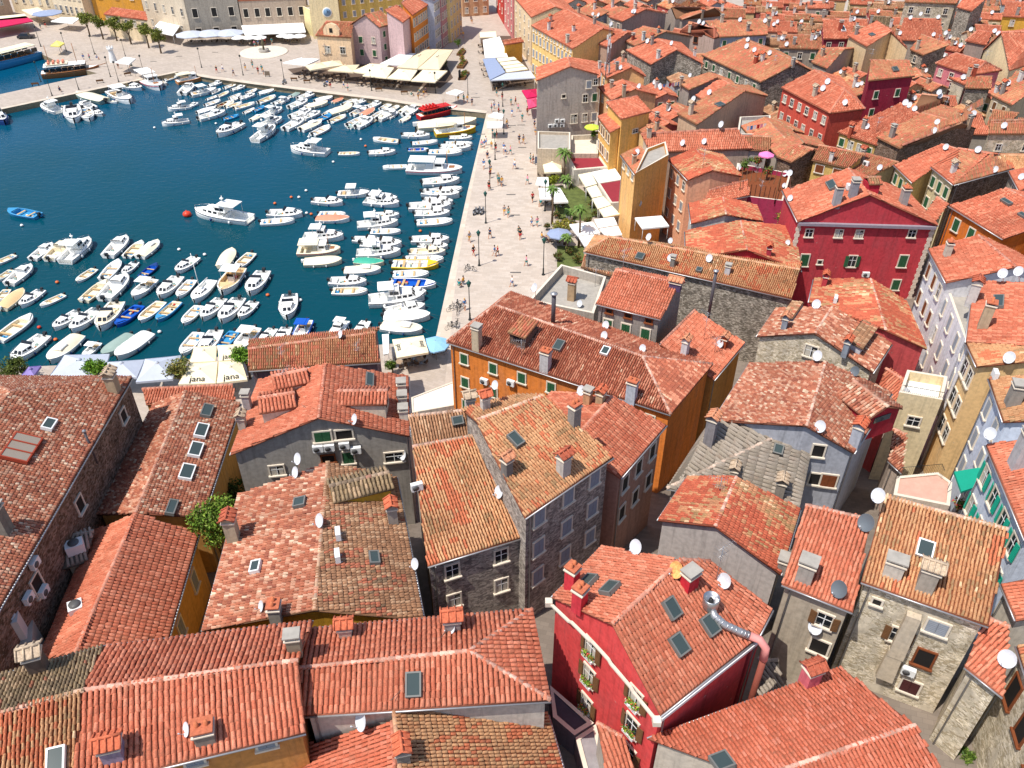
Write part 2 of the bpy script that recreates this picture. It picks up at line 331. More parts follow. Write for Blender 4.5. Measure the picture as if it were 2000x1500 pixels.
class Tiles:
    """gathers tile quads for one roof; builds one mesh with a colour for each tile"""
    def __init__(s): s.V = []; s.Q = []; s.C = []; s.nv = 0
    def quads(s, V, Q, C):
        s.V.append(V); s.Q.append(Q + s.nv); s.C.append(C); s.nv += len(V)
    def slab(s, poly, th, col):
        n = len(poly); top = np.array(poly, float); bot = top - (0, 0, th); V = np.vstack([top, bot]); Q = []
        tri = [(0, i, i + 1) for i in range(1, n - 1)]
        for a, b, c in tri: Q.append((a, b, c, c)); Q.append((n + c, n + b, n + a, n + a))
        for i in range(n): j = (i + 1) % n; Q.append((i, n + i, n + j, j))
        s.quads(V, np.array(Q), np.tile(np.array(col), (len(Q), 1)))
    def face(s, poly, kind, seed, pitch=0.30, step=0.36, seg=3, edge=(0, 1), lift=0.0):
        """poly: 3 or 4 points (counter-clockwise seen from above), the edge 'edge' is the eave"""
        poly = [np.array(p, float) for p in poly]
        a, b = poly[edge[0]], poly[edge[1]]; c = (b - a)[:2]; c = c / np.linalg.norm(c); up = np.array((-c[1], c[0]))
        cen = sum(p[:2] for p in poly) / len(poly)
        if np.dot(cen - a[:2], up) < 0: up = -up
        pf = plane_fn(poly[0], poly[1], poly[2])
        if len(poly) == 4:
            p2 = plane_fn(poly[0], poly[2], poly[3]); A0, C0 = poly[0], poly[2]
            sgn = np.sign((C0[0] - A0[0]) * (poly[1][1] - A0[1]) - (C0[1] - A0[1]) * (poly[1][0] - A0[0])) or 1
            zf = lambda x, y: np.where(((C0[0] - A0[0]) * (y - A0[1]) - (C0[1] - A0[1]) * (x - A0[0])) * sgn >= 0, pf(x, y), p2(x, y))
        else: zf = pf
        cs_ = [np.dot(p[:2] - a[:2], c) for p in poly]; us = [np.dot(p[:2] - a[:2], up) for p in poly]
        n1 = int((max(cs_) - min(cs_)) / pitch) + 2; n2 = int((max(us) - min(us)) / step) + 2
        if n1 * n2 > 60000: return
        I, J = np.meshgrid(np.arange(n1), np.arange(n2)); I = I.ravel(); J = J.ravel()
        u = min(cs_) + (I + 0.5) * pitch; w = min(us) + (J + 0.5) * step
        jit = 0.012 if seg > 1 else 0
        u = u + rng.normal(0, 1, len(u)) * jit; x = a[0] + c[0] * u + up[0] * w; y = a[1] + c[1] * u + up[1] * w
        k = inpoly(x, y, [p[:2] for p in poly]); u, w = u[k], w[k]; x, y = x[k], y[k]; I = I[k]; n = len(u)
        if n == 0: return
        col = pick_cols(kind, x, y, seed, I)
        hw = pitch * (0.42 if kind in 'NRO' else 0.39); h = pitch * (0.2 if kind in 'NRO' else 0.32)
        prof = {3: [(-1, 0), (-0.55, 1), (0.55, 1), (1, 0)], 2: [(-1, -0.2), (0, 1.5), (1, -0.2)]}[3 if seg >= 3 else 2]
        V = []; 
        tw = rng.normal(0, 1, n) * 0.012 * (seg > 1); sag = 0.09 * vnoise(x, y, 1.7, seed + 2) + 0.02 * rng.random(n)
        u = u + 0.05 * vnoise(x, y, 1.9, seed + 6)
        for e, (dw, hh, ww) in enumerate(((-step * 0.5, 0.085, 1.0), (step * 0.56, 0.008, 0.82))):
            for (t, q) in prof:
                uu = u + t * hw * ww + tw * (1 if e else -1); w2 = w + dw
                X = a[0] + c[0] * uu + up[0] * w2; Y = a[1] + c[1] * uu + up[1] * w2
                V.append(np.stack([X, Y, zf(x, y) + (zf(X, Y) - zf(x, y)) * 1.0 + q * h + hh * (q > 0) + 0.012 + sag], 1))
        m = len(prof); V = np.stack(V, 1).reshape(-1, 3); base = np.arange(n)[:, None] * (2 * m)
        Q = [(i, i + 1, m + i + 1, m + i) for i in range(m - 1)]
        if seg >= 3: Q.append((0, 3, 2, 1))
        Qs = np.concatenate([base + np.array(q)[None, :] for q in Q]); Cs = np.tile(col, (len(Q), 1))
        if seg >= 3: Cs[-n:] *= 0.9  # front end caps darkened: the row shadow is put into the tile colour
        s.quads(V, Qs, Cs)
    def ridge(s, p, q, kind, seed, r=0.17, light=0.25, step=0.42):
        p = np.array(p, float); q = np.array(q, float); d = q - p; L = np.linalg.norm(d)
        if L < 0.3: return
        d /= L; sd_ = np.cross(d, (0, 0, 1)); sd_ /= np.linalg.norm(sd_); n = max(1, int(L / step)); up = np.array((0, 0, 1.0))
        cc = pick_cols(kind, np.full(n, p[0]) + np.arange(n), np.full(n, p[1]), seed)
        mort = np.array(hexc('e9cdbb')); cc = cc * (1 - light) + mort * light * (0.4 + 0.9 * rng.random((n, 1)))
        V = []
        for t0, rr, hz in ((0.0, 1.0, 0.04), (1.08, 0.82, 0.0)):
            for t, q_ in ((-1, -0.35), (-0.6, 0.75), (0.6, 0.75), (1, -0.35)):
                V.append(p + (np.arange(n) + t0)[:, None] * (L / n) * d + sd_ * t * r * rr + up * (q_ * r * rr + 0.04 + hz))
        V = np.stack(V, 1).reshape(-1, 3); base = np.arange(n)[:, None] * 8
        Q = [(0, 1, 5, 4), (1, 2, 6, 5), (2, 3, 7, 6), (0, 3, 2, 1)]
        s.quads(V, np.concatenate([base + np.array(t)[None, :] for t in Q]), np.tile(np.clip(cc, 0, 1), (4, 1)))
    def mesh(s, name, off):
        V = np.concatenate(s.V) - np.array(off); Q = np.concatenate(s.Q); C = np.concatenate(s.C)
        tri = Q[:, 2] == Q[:, 3]; tot = np.where(tri, 3, 4); st = np.concatenate([[0], np.cumsum(tot)[:-1]])
        msk = np.ones(Q.shape, bool); msk[tri, 3] = False; L = Q[msk]
        me = bpy.data.meshes.new(name); me.vertices.add(len(V)); me.vertices.foreach_set('co', V.astype('f').ravel())
        me.loops.add(len(L)); me.loops.foreach_set('vertex_index', L.astype('i'))
        me.polygons.add(len(Q)); me.polygons.foreach_set('loop_start', st.astype('i')); me.polygons.foreach_set('loop_total', tot.astype('i'))
        me.update(calc_edges=True)
        at = me.attributes.new('tile_col', 'FLOAT_COLOR', 'FACE'); at.data.foreach_set('color', np.hstack([C, np.ones((len(C), 1))]).astype('f').ravel())
        me.materials.append(TILE); return me

# ------------------------------------------------------------------ houses
TRI = []        # roof triangles for finding a spot on a roof
WQ = []         # wall quads
FOOT = []
H = {}          # houses by key
def reflect(p, a, b):
    d = (b - a)[:2]; d = d / np.linalg.norm(d); v = (p - a)[:2]; r = 2 * d * np.dot(v, d) - v
    return np.array((a[0] + r[0], a[1] + r[1], p[2]))
def inset(poly, d):
    n = len(poly); P2 = [np.array(p[:2]) for p in poly]; ar = sum(P2[i][0] * P2[(i + 1) % n][1] - P2[(i + 1) % n][0] * P2[i][1] for i in range(n)); s = 1 if ar > 0 else -1
    out = []
    for i in range(n):
        e1 = P2[i] - P2[i - 1]; e2 = P2[(i + 1) % n] - P2[i]; e1 /= max(1e-6, np.linalg.norm(e1)); e2 /= max(1e-6, np.linalg.norm(e2))
        n1 = np.array((-e1[1], e1[0])) * s; n2 = np.array((-e2[1], e2[0])) * s; m = n1 + n2; k = max(0.35, 1 + np.dot(n1, n2))
        out.append(P2[i] + m * d / k)
    return out, s
class House: pass
def build_house(key, faces, outline, ridges, tile, wall, label, name='house', cat='house', over=0.28, base=None, seed=None, gutter=True, flat=False, groundz=None, lod=None):
    """faces: list of (points, eave edge, tile kind); outline: closed list of (point, wall letter for the edge that starts there)"""
    h = House(); h.key = key; seed = seed or (abs(hash(key)) % 97 if False else sum(map(ord, key)) % 97)
    pts = [np.array(o[0], float) for o in outline]; cen = sum(pts) / len(pts)
    gz = groundz if groundz is not None else min(ground(p[0], p[1]) for p in pts) - 0.4
    gz = min(gz, min(p[2] for p in pts) - 2.5)
    h.base = np.array((cen[0], cen[1], gz)); h.cen = cen; h.label = label
    root = thing(name, tuple(h.base), label, cat); h.root = root; h.depth = depth(cen)
    d = h.depth
    if lod is None: lod = 0 if d < 78 else (1 if d < 125 else 2)
    pitch, step, seg = ((0.25, 0.36, 3), (0.26, 0.38, 2), (0.3, 0.42, 2))[lod]
    if key[:2] in ('B1', 'B2'): pitch, step = 0.3, 0.4
    if tile == 'G': pitch, step = 0.3, 0.8
    if tile in 'MTBKPDF': pitch, step = ((0.22, 0.32 if tile != 'P' else 0.25), (0.23, 0.33), (0.28, 0.4))[lod]
    t = Tiles(); basecol = np.array(hexc(PAL[tile][0][0][1])) * (0.6 if tile in 'NRO' else 0.42)  # slab darker than its tiles: groove shade and dirt put into the colour
    for i, (fp, ed, tk) in enumerate(faces):
        fp = [np.array(p, float) for p in fp]
        ar = sum(fp[k][0] * fp[(k + 1) % len(fp)][1] - fp[(k + 1) % len(fp)][0] * fp[k][1] for k in range(len(fp)))
        if ar < 0: fp = [fp[0]] + fp[:0:-1]; n_ = len(fp); ed = tuple(sorted(((n_ - ed[0]) % n_, (n_ - ed[1]) % n_)))
        if ed == (0, len(fp) - 1) and len(fp) > 2: pass
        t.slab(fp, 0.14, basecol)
        if not flat: t.face(fp, tk or tile, seed + i * 5, pitch, step, seg, ed)
        for k in range(1, len(fp) - 1): TRI.append((fp[0], fp[k], fp[k + 1], h, fp[ed[1]] - fp[ed[0]]))
    for a, b in ridges:
        if lod < 2: t.ridge(a, b, tile, seed, 0.15, 0.55 if key[:2] in ('B1', 'B2', 'C1', 'C3') else 0.25)
        else: t.ridge(a, b, tile, seed, 0.2, 0.15, 1.2)
    h.roof = raw('roof', t.mesh('roof', h.base), root); h.roof['_w'] = list(h.base)
    # walls
    ins, s = inset(pts, over); n = len(pts); mb = MB(); wm = wallmat(wall); h.walls = {}; cw = Vector((0, 0, CAMZ))
    zt = [p[2] - 0.13 for p in pts]
    for i in range(n):
        j = (i + 1) % n; a, b = ins[i], ins[j]
        q = [(a[0], a[1], gz), (b[0], b[1], gz), (b[0], b[1], zt[j]), (a[0], a[1], zt[i])]
        if s < 0: q = q[::-1]
        mb.face(q, wm)
        e = b - a; L = np.linalg.norm(e)
        if L < 0.05: continue
        nrm = np.array((e[1], -e[0])) / L * s; L_ = outline[i][1]
        A3 = np.array((a[0], a[1], zt[i])); B3 = np.array((b[0], b[1], zt[j]))
        vis = np.dot(nrm, np.array((0, 0)) - (a + b) / 2) > 0
        WQ.append((A3, B3, nrm, gz, h, vis))
        if L_: h.walls.setdefault(L_, []).append((A3, B3, nrm, vis))
    FOOT.append(([p[:2] for p in pts], h))
    h.wall = mb.obj('wall', root); h.wall['_w'] = list(h.base)
    if gutter and lod < 2:
        for i in range(n):
            g = MB(); j = (i + 1) % n; a, b = pts[i], pts[j]
            if abs(a[2] - b[2]) < 0.3 and outline[i][1] in ('f', 'b', 'e'):
                e = (b - a)[:2]; e /= np.linalg.norm(e); o_ = np.array((e[1], -e[0], 0)) * s * 0.06
                g.tube([a + o_ - (0, 0, .09), b + o_ - (0, 0, .09)], 0.065, ZINC, 6)
            if g.v: g.obj('gutter', root)
        for i in range(n):
            if outline[i][1] == 'f' and n >= 4:
                j = (i + 1) % n; e = (pts[j] - pts[i])[:2]; e /= np.linalg.norm(e); o_ = np.array((e[1], -e[0])) * s * 0.1; q = ins[i] + o_ + e * 0.35; b2 = MB()
                b2.tube([(q[0], q[1], gz), (q[0], q[1], zt[i] - .35), (q[0] + o_[0] * 2, q[1] + o_[1] * 2, zt[i])], 0.055, ZINC, 5); b2.obj('downpipe', root)
    H[key] = h; return h
def solve(A, B, R1, R2, ze, s, mode, D=None, C=None):
    """height of the ridge"""
    a, b = U(*A, ze), U(*B, ze)
    if mode == 'd' and D is not None:      # gable end nearest: the ridge end lies over the line A-D
        d = U(*D, ze)
        f = lambda z: (lambda r: (d[0] - a[0]) * (r[1] - a[1]) - (d[1] - a[1]) * (r[0] - a[0]))(U(*R1, z))
    elif mode == 'c' and C is not None:
        c = U(*C, ze)
        f = lambda z: (lambda r: (c[0] - b[0]) * (r[1] - b[1]) - (c[1] - b[1]) * (r[0] - b[0]))(U(*R2, z))
    else:
        e = (b - a)[:2]; e /= np.linalg.norm(e)
        def f(z):
            r = (U(*R1, z) + U(*R2, z)) / 2; w = abs((r - a)[0] * e[1] - (r - a)[1] * e[0]); return (z - ze) - s * w
    lo, hi = ze + 0.05, ze + 6.5; fl = f(lo)
    if fl * f(hi) > 0: return ze + 0.4 * 3.5 if mode in 'dc' else (hi if fl < 0 else lo)
    for _ in range(40):
        m = (lo + hi) / 2
        if f(m) * fl > 0: lo = m
        else: hi = m
    return (lo + hi) / 2
def house(key, ze, ends, A, B, R1, R2, C=None, D=None, tile='N', wall='b0a090', label='', s=0.38, mode='s', zr=None, k=1.0, wins=None, tb=None, **kw):
    """A,B front eave, R1 (next to A,D) and R2 (next to B,C) ridge, C,D back eave: pixels of the photo"""
    if zr is None: zr = solve(A, B, R1, R2, ze, s, mode, D, C)
    a, b, r1, r2 = U(*A, ze), U(*B, ze), U(*R1, zr), U(*R2, zr)
    zb = zr - (zr - ze) * k
    def back(p, r, pe, gable):
        if pe is not None: return U(*pe, ze)
        if gable: q = r + (r - p) * k; q[2] = zb; return q
        q = reflect(p, r1, r2); m = p + (q - p) * (0.5 + 0.5 * k); m[2] = zb; return m
    c = back(b, r2, C, ends[1] == 'g'); d = back(a, r1, D, ends[0] == 'g')
    faces = [([a, b, r2, r1], (0, 1), tile), ([c, d, r1, r2], (0, 1), tb or tile)]
    rid = [(r1, r2)]; out = [(a, 'f'), (b, 'r')]
    if ends[1] == 'h': faces.append(([b, c, r2], (0, 1), tile)); rid += [(b, r2), (c, r2)]
    else: out.append((r2, 'r'))
    out += [(c, 'b'), (d, 'l')]
    if ends[0] == 'h': faces.append(([d, a, r1], (0, 1), tile)); rid += [(a, r1), (d, r1)]
    else: out.append((r1, 'l'))
    h = build_house(key, faces, out, rid, tile, wall, label, **kw)
    h.pts = dict(a=a, b=b, c=c, d=d, r1=r1, r2=r2)
    if wins: windows(h, wins)
    return h
def mono(key, pts, tile='N', wall='b0a090', label='', wins=None, letters='frbl', **kw):
    """one slope: 4 (x, y, z) pixels, the first two are the low eave"""
    w = [U(*p) for p in pts]
    out = [(w[i], letters[i]) for i in range(len(w))]
    faces = [(w, (0, 1), tile)] if len(w) == 4 else [(w[:4], (0, 1), tile), ([w[0], w[3], w[4]], (0, 1), tile)]
    rid = [(w[2], w[3])] if kw.pop('cap', True) else []
    h = build_house(key, faces, out, rid, tile, wall, label, **kw)
    if wins: windows(h, wins)
    return h
def flatroof(key, pts, z, wall, label, deck=None, para=0.7, wins=None, groundz=None, name='house', th=0.28, railing=None):
    w = [U(*p, z) for p in pts]; h = House(); h.key = key; cen = sum(w) / len(w)
    gz = groundz if groundz is not None else min(ground(p[0], p[1]) for p in w) - 0.4
    gz = min(gz, z - 2.5)
    h.base = np.array((cen[0], cen[1], gz)); h.label = label; h.cen = cen; h.depth = depth(cen); h.root = thing(name, tuple(h.base), label, 'house')
    ins, s = inset(w, th); n = len(w); wm = wallmat(wall); mb = MB(); h.walls = {}
    for i in range(n):
        j = (i + 1) % n; a, b, ia, ib = w[i], w[j], ins[i], ins[j]
        q = [[a[0], a[1], gz], [b[0], b[1], gz], [b[0], b[1], z], [a[0], a[1], z]]
        top = [[a[0], a[1], z], [b[0], b[1], z], [ib[0], ib[1], z], [ia[0], ia[1], z]]
        inn = [[ib[0], ib[1], z - para], [ia[0], ia[1], z - para], [ia[0], ia[1], z], [ib[0], ib[1], z]]
        for f, m in ((q, wm), (top, LIME), (inn, wm)): mb.face(f if s > 0 else f[::-1], m)
        e = (b - a)[:2]; L = np.linalg.norm(e); nrm = np.array((e[1], -e[0])) / L * s
        A3, B3 = a.copy(), b.copy(); vis = np.dot(nrm, -(a + b)[:2] / 2) > 0
        WQ.append((A3, B3, nrm, gz, h, vis)); h.walls.setdefault('frbl'[i % 4], []).append((A3, B3, nrm, vis))
    h.wall = mb.obj('wall', h.root); h.wall['_w'] = list(h.base)
    r = MB(); pl = [(q[0], q[1], z - para + 0.004) for q in ins]
    r.face(pl if s > 0 else pl[::-1], deck or CONC); h.roof = r.obj('roof', h.root); h.roof['_w'] = list(h.base)
    for k in range(1, n - 1): TRI.append((np.array(pl[0]), np.array(pl[k]), np.array(pl[k + 1]), h, w[1] - w[0]))
    H[key] = h
    if wins: windows(h, wins)
    return h
def block(key, p1, p2, dep, z, wall, label, side=(0, 1), roof=None, **kw):
    """a tall house given by the two ends of its front at ground level"""
    a, b = U(*p1, Z0)[:2], U(*p2, Z0)[:2]; e = b - a; nv = np.array((-e[1], e[0])) / np.linalg.norm(e)
    if np.dot(nv, side) < 0: nv = -nv
    c, d = b + nv * dep, a + nv * dep; zz = z; tops = [(proj((q[0], q[1], zz))[:2]) for q in (a, b, c, d)]
    if roof:
        r1, r2 = (a + d) / 2, (b + c) / 2; zr = z + dep * .5 * .35; P3 = lambda q, h_: np.array((q[0], q[1], h_))
        A, B, C, D, R1, R2 = P3(a, z), P3(b, z), P3(c, z), P3(d, z), P3(r1, zr), P3(r2, zr); w = kw.pop('wins', None)
        h = build_house(key, [([A, B, R2, R1], (0, 1), roof), ([C, D, R1, R2], (0, 1), roof)], [(A, 'f'), (B, 'r'), (R2, 'r'), (C, 'b'), (D, 'l'), (R1, 'l')], [(R1, R2)], roof, wall, label, over=0.1, groundz=1.0, **kw)
        if w: windows(h, w)
        return h
    return flatroof(key, tops, z, wall, label, groundz=1.0, **kw)
_TC = {}
def tri_arrays():
    if _TC.get('n') != len(TRI):
        _TC['n'] = len(TRI); _TC['a'] = np.array([t[0] for t in TRI]); _TC['e1'] = np.array([t[1] - t[0] for t in TRI]); _TC['e2'] = np.array([t[2] - t[0] for t in TRI])
    return _TC['a'], _TC['e1'], _TC['e2']
def hit(px, py, want=None):
    """spot on a roof under a pixel: point, house, eave direction, surface normal"""
    o = np.array((0, 0, CAMZ)); d = ray(px, py); A, E1, E2 = tri_arrays()
    p = np.cross(d, E2); det = (E1 * p).sum(1); det = np.where(np.abs(det) < 1e-9, 1e-9, det)
    t = o - A; u = (t * p).sum(1) / det; q = np.cross(t, E1); v = (q @ d) / det; k = (E2 * q).sum(1) / det
    ok = np.where((u > -.02) & (u < 1.02) & (v > -.02) & (u + v < 1.02) & (k > 0))[0]
    if want: ok = [i for i in ok if TRI[i][3].key == want]
    if not len(ok): return None
    i = min(ok, key=lambda j: k[j]); n = np.cross(E1[i], E2[i]); n /= np.linalg.norm(n); n = n if n[2] > 0 else -n
    return o + d * k[i], TRI[i][3], TRI[i][4], n
def wallhit(px, py, want=None):
    o = np.array((0, 0, CAMZ)); d = ray(px, py); best = None
    for A, B, nrm, gz, h, vis in WQ:
        if not vis or (want and h.key != want): continue
        n3 = np.array((nrm[0], nrm[1], 0)); dn = np.dot(d, n3)
        if dn >= -1e-6: continue
        t = np.dot(A - o, n3) / dn; p = o + d * t; e = (B - A)[:2]; L = np.linalg.norm(e); s = np.dot(p[:2] - A[:2], e) / L / L
        if s < -0.02 or s > 1.02 or t <= 0: continue
        zt = A[2] + (B[2] - A[2]) * s
        if p[2] > zt + 0.3 or p[2] < gz - 0.5: continue
        if best is None or t < best[0]: best = (t, p, h, nrm, e / L)
    return best and best[1:]

# ------------------------------------------------------------------ windows
WC = {}
def win_meshes(w, h, st):
    k = (round(w, 2), round(h, 2), st)
    if k in WC: return WC[k]
    r = {}
    p = MB(); p.box((0, 0.0, 0), (w, 0.06, h), DARKGL if st not in 'dk' else DARK)
    if st in 'wWGBSt': p.box((0, -0.035, 0), (0.06, 0.03, h), WHITE); p.box((0, -0.034, h * 0.1), (w, 0.03, 0.05), WHITE)
    r['pane'] = p.mesh('pane')
    if st in 'wWGBSt': p.box((-w * .25, -0.033, 0), (w * .42, 0.01, h * .9), mat('curtain', hexc('b9b2a4'), .9)); p.box((w * .3, -0.033, -h * .1), (w * .3, 0.01, h * .7), M['curtain'])
    r['pane2'] = p.mesh('pane')
    f = MB(); fm = LIME if st != 'k' else ORANGEW; t = 0.13; y = -0.03
    for sx in (-1, 1): f.box((sx * (w + t) / 2, y, 0), (t, 0.12, h), fm)
    f.box((0, y, (h + t) / 2), (w + 2 * t, 0.125, t), fm); f.box((0, y - 0.06, -(h + t) / 2), (w + 2 * t + 0.15, 0.24, t), fm)
    r['frame'] = f.mesh('frame')
    sm = {'g': GRNSH, 'G': GRNSH, 'b': BRNSH, 'B': BRNSH, 's': GRYSH, 'S': GRYSH, 'r': REDSH, 't': TEAL, 'o': ORANGEW}.get(st)
    if sm:
        sh = MB(); closed = st in 'gbsro'
        sw = w / 2
        sh.box((0, 0, 0), (sw - 0.02, 0.045, h), sm)
        n = max(4, int(h / 0.14))
        for i in range(n): sh.box((0, -0.028, -h / 2 + (i + 0.5) * h / n), (sw - 0.14, 0.02, h / n * 0.55), sm)
        r['shutter'] = sh.mesh('shutter'); r['closed'] = closed
    WC[k] = r; return r
def place_win(h, pos, nrm, w, hh, st):
    """pos: centre on the wall"""
    r = win_meshes(w, hh, st); ang = math.atan2(nrm[1], nrm[0]) + math.pi / 2
    mx = Matrix.Translation(Vector(pos) - Vector(h.base) + Vector((nrm[0], nrm[1], 0)) * 0.02) @ Matrix.Rotation(ang, 4, 'Z')
    o = raw('window', r['pane2' if random.random() < .4 else 'pane'], h.root, mx=mx); far = h.depth > 150
    raw('frame', r['frame'], o)
    if 'shutter' in r and not (far and not r['closed']):
        for sx in (-1, 1):
            if r['closed']: raw('shutter', r['shutter'], o, loc=(sx * w / 4, -0.07, 0))
            else:
                s_ = raw('shutter', r['shutter'], o, loc=(sx * (w * 0.5 + w * 0.25 + 0.05), -0.13, 0)); s_.rotation_euler = (0, 0, sx * random.uniform(0.05, 0.35))
    return o
def windows(h, spec):
    """'f4x2g' = wall f, 4 columns, 2 rows, green shutters closed; optional ':w,h,drop,storey'"""
    for sp in spec.split():
        sp, *o = sp.split(':'); o = [float(q) for q in o[0].split(',')] if o else []
        side = sp[0]; cr, st = sp[1:-1], sp[-1]; c, r = map(int, cr.split('x'))
        w, hh, drop, sto = (o + [0.85, 1.25, 0.7, 2.9][len(o):])
        for A, B, nrm, vis in h.walls.get(side, []):
            if not vis: continue
            L = np.linalg.norm((B - A)[:2])
            if L < 1.6: continue
            cc = c if len(h.walls[side]) == 1 else max(1, c // 2)
            for i in range(cc):
                t = (i + 0.5 + random.uniform(-0.06, 0.06)) / cc; p = A + (B - A) * t; zt = min(A[2], B[2])
                for j in range(r):
                    z = zt - drop - hh / 2 - j * sto
                    if z - hh / 2 < h.base[2] + 0.5: continue
                    s2 = st
                    if random.random() < 0.12 and h.depth > 60: s2 = 'w'
                    place_win(h, (p[0], p[1], z), nrm, w, hh, s2)
def pwin(px, py, w, hh, st, want=None):
    r = wallhit(px, py, want)
    if not r: print('pwin miss', px, py); return
    p, h, nrm, e = r; return place_win(h, p, nrm, w, hh, st)

# ------------------------------------------------------------------ roof furniture
def frame_axes(ev):
    x = np.array((ev[0], ev[1], 0.0)); x /= np.linalg.norm(x); return x, np.cross((0, 0, 1), x), np.array((0, 0, 1.0))
def chimney(px, py, w=0.8, d=0.7, hh=1.7, st='t', col=None, want=None):
    r = hit(px, py, want)
    if not r: print('chimney miss', px, py); return
    p, h, ev, n = r; ax = frame_axes(ev); b = MB(); m = wallmat(col) if col else CONC; p = p + np.array((0, 0, -0.35)); hh += 0.35
    b.box(p + (0, 0, hh / 2), (w, d, hh), m, ax)
    zt = p + np.array((0, 0, hh))
    b.box(zt + (0, 0, 0.045), (w + 0.16, d + 0.16, 0.09), LIME, ax)
    if st == 't':      # little gabled tile cap over four openings
        for sx in (-1, 1): b.box(zt + ax[0] * sx * (w * 0.4) + (0, 0, 0.24), (0.14, d, 0.3), m, ax)
        X, Y, Z = ax; e = zt + np.array((0, 0, 0.38)); R = w / 2 + 0.18; D2 = d / 2 + 0.15
        tk_ = int(abs(px * 7 + py * 3)) % 4; tm = mat('chimney_tile_%d' % tk_, hexc(['c4694a', 'c98a68', 'b9a48c', 'ad5c44'][tk_]), 0.9, var=0.35, scale=7)
        for sy in (-1, 1):
            a1, a2 = e - X * R + Y * sy * D2, e + X * R + Y * sy * D2; r1, r2 = e - X * R + (0, 0, .34), e + X * R + (0, 0, .34); o_ = np.array((0, 0, 0.07))
            q = [a1, a2, r2, r1] if sy < 0 else [a2, a1, r1, r2]
            b.face(q, tm); b.face([v - o_ for v in q][::-1], tm)
            for a_, b_ in ((q[0], q[1]), (q[1], q[2]), (q[3], q[0])): b.face([a_ - o_, b_ - o_, b_, a_], tm)
            k = max(2, int(w / 0.25))
            for i in range(k + 1):
                c_ = X * (-R + 2 * R * i / k); b.tube([e + c_ + Y * sy * (D2 + .03) + (0, 0, .03), e + c_ + (0, 0, .38)], 0.06, tm, 5)
        b.tube([e - X * (R + .03) + (0, 0, .37), e + X * (R + .03) + (0, 0, .37)], 0.09, tm, 6)
    elif st == 'p':    # pots
        b.box(zt + (0, 0, 0.16), (w * 0.7, d * 0.6, 0.22), DARK, ax)
        b.box(zt + (0, 0, 0.33), (w + 0.12, d + 0.12, 0.1), mat('chimney_brick', hexc('b5674a'), 0.9, var=0.25, scale=6), ax)
        for sx in (-1, 1): b.lathe(zt + ax[0] * sx * w * 0.24 + (0, 0, .38), [(0.13, 0), (0.1, 0.3), (0.0, 0.3)], mat('pot_clay', hexc('c4714d'), 0.9, var=0.2, scale=6), 8)
    elif st == 'f':    # flat slab on corner blocks
        for sx in (-1, 1):
            for sy in (-1, 1): b.box(zt + ax[0] * sx * w * .38 + ax[1] * sy * d * .38 + (0, 0, .2), (0.13, 0.13, 0.24), m, ax)
        b.box(zt + (0, 0, 0.36), (w + 0.2, d + 0.2, 0.1), CONC, ax)
    o = b.obj('chimney', h.roof); return o
def skylight(px, py, w=0.9, l=1.3, st='g', want=None):
    r = hit(px, py, want)
    if not r: print('skylight miss', px, py); return
    p, h, ev, n = r; x = ev / np.linalg.norm(ev); x = x - n * np.dot(x, n); x /= np.linalg.norm(x); y = np.cross(n, x); ax = (x, y, n); b = MB()
    p = p + n * 0.3
    fm = {'g': mat('skylight_frame', (0.16, 0.16, 0.15), 0.5), 'w': WHITE, 'r': mat('skylight_red', hexc('9a3f2a'), 0.6)}[st]
    for s_ in (-1, 1):
        b.box(p + x * s_ * w / 2, (0.1, l + 0.1, 0.3), fm, ax); b.box(p + y * s_ * l / 2, (w, 0.1, 0.298), fm, ax)
    if st == 'r':
        for s_ in (-.17, .17): b.box(p + n * .14 + x * s_ * w, (0.09, l, 0.1), fm, ax)
    o = b.obj('skylight', h.roof, label=None); g = MB(); g.box(p + n * 0.08, (w - 0.1, l - 0.1, 0.06), SKYGL if st != 'r' else mat('panel_brown', hexc('8f8478'), .4), ax)
    g2 = [(q[0] - h.base[0], q[1] - h.base[1], q[2] - h.base[2]) for q in g.v]; g.v = g2
    q = bpy.data.objects.new('glass', g.mesh('glass')); COL.objects.link(q); q.parent = h.roof
    return o
DM = {}
def dish_meshes():
    if DM: return DM
    for k, m in (('w', DISH), ('g', DISHG), ('r', RUST)):
        b = MB(); pr = [(0.001, 0.0)] + [(0.5 * t, 0.13 * t * t) for t in (0.25, 0.5, 0.75, 1.0)] + [(0.52, 0.14), (0.5, 0.11)] + [(0.5 * t, 0.13 * t * t - 0.02) for t in (0.75, 0.5, 0.25, 0.01)]
        b.lathe((0, 0, 0), pr, m, 20, (0, 0, 1)); DM[k] = b.mesh('reflector')
    b = MB(); b.tube([(0, -0.45, 0.08), (0, -0.3, 0.55)], 0.018, STEEL, 5); b.tube([(0, -0.3, 0.5), (0, -0.22, 0.62)], 0.045, DISH, 6); DM['arm'] = b.mesh('receiver_arm')
    return DM
DN = Vector((-0.74, -0.5, 0.46)).normalized()
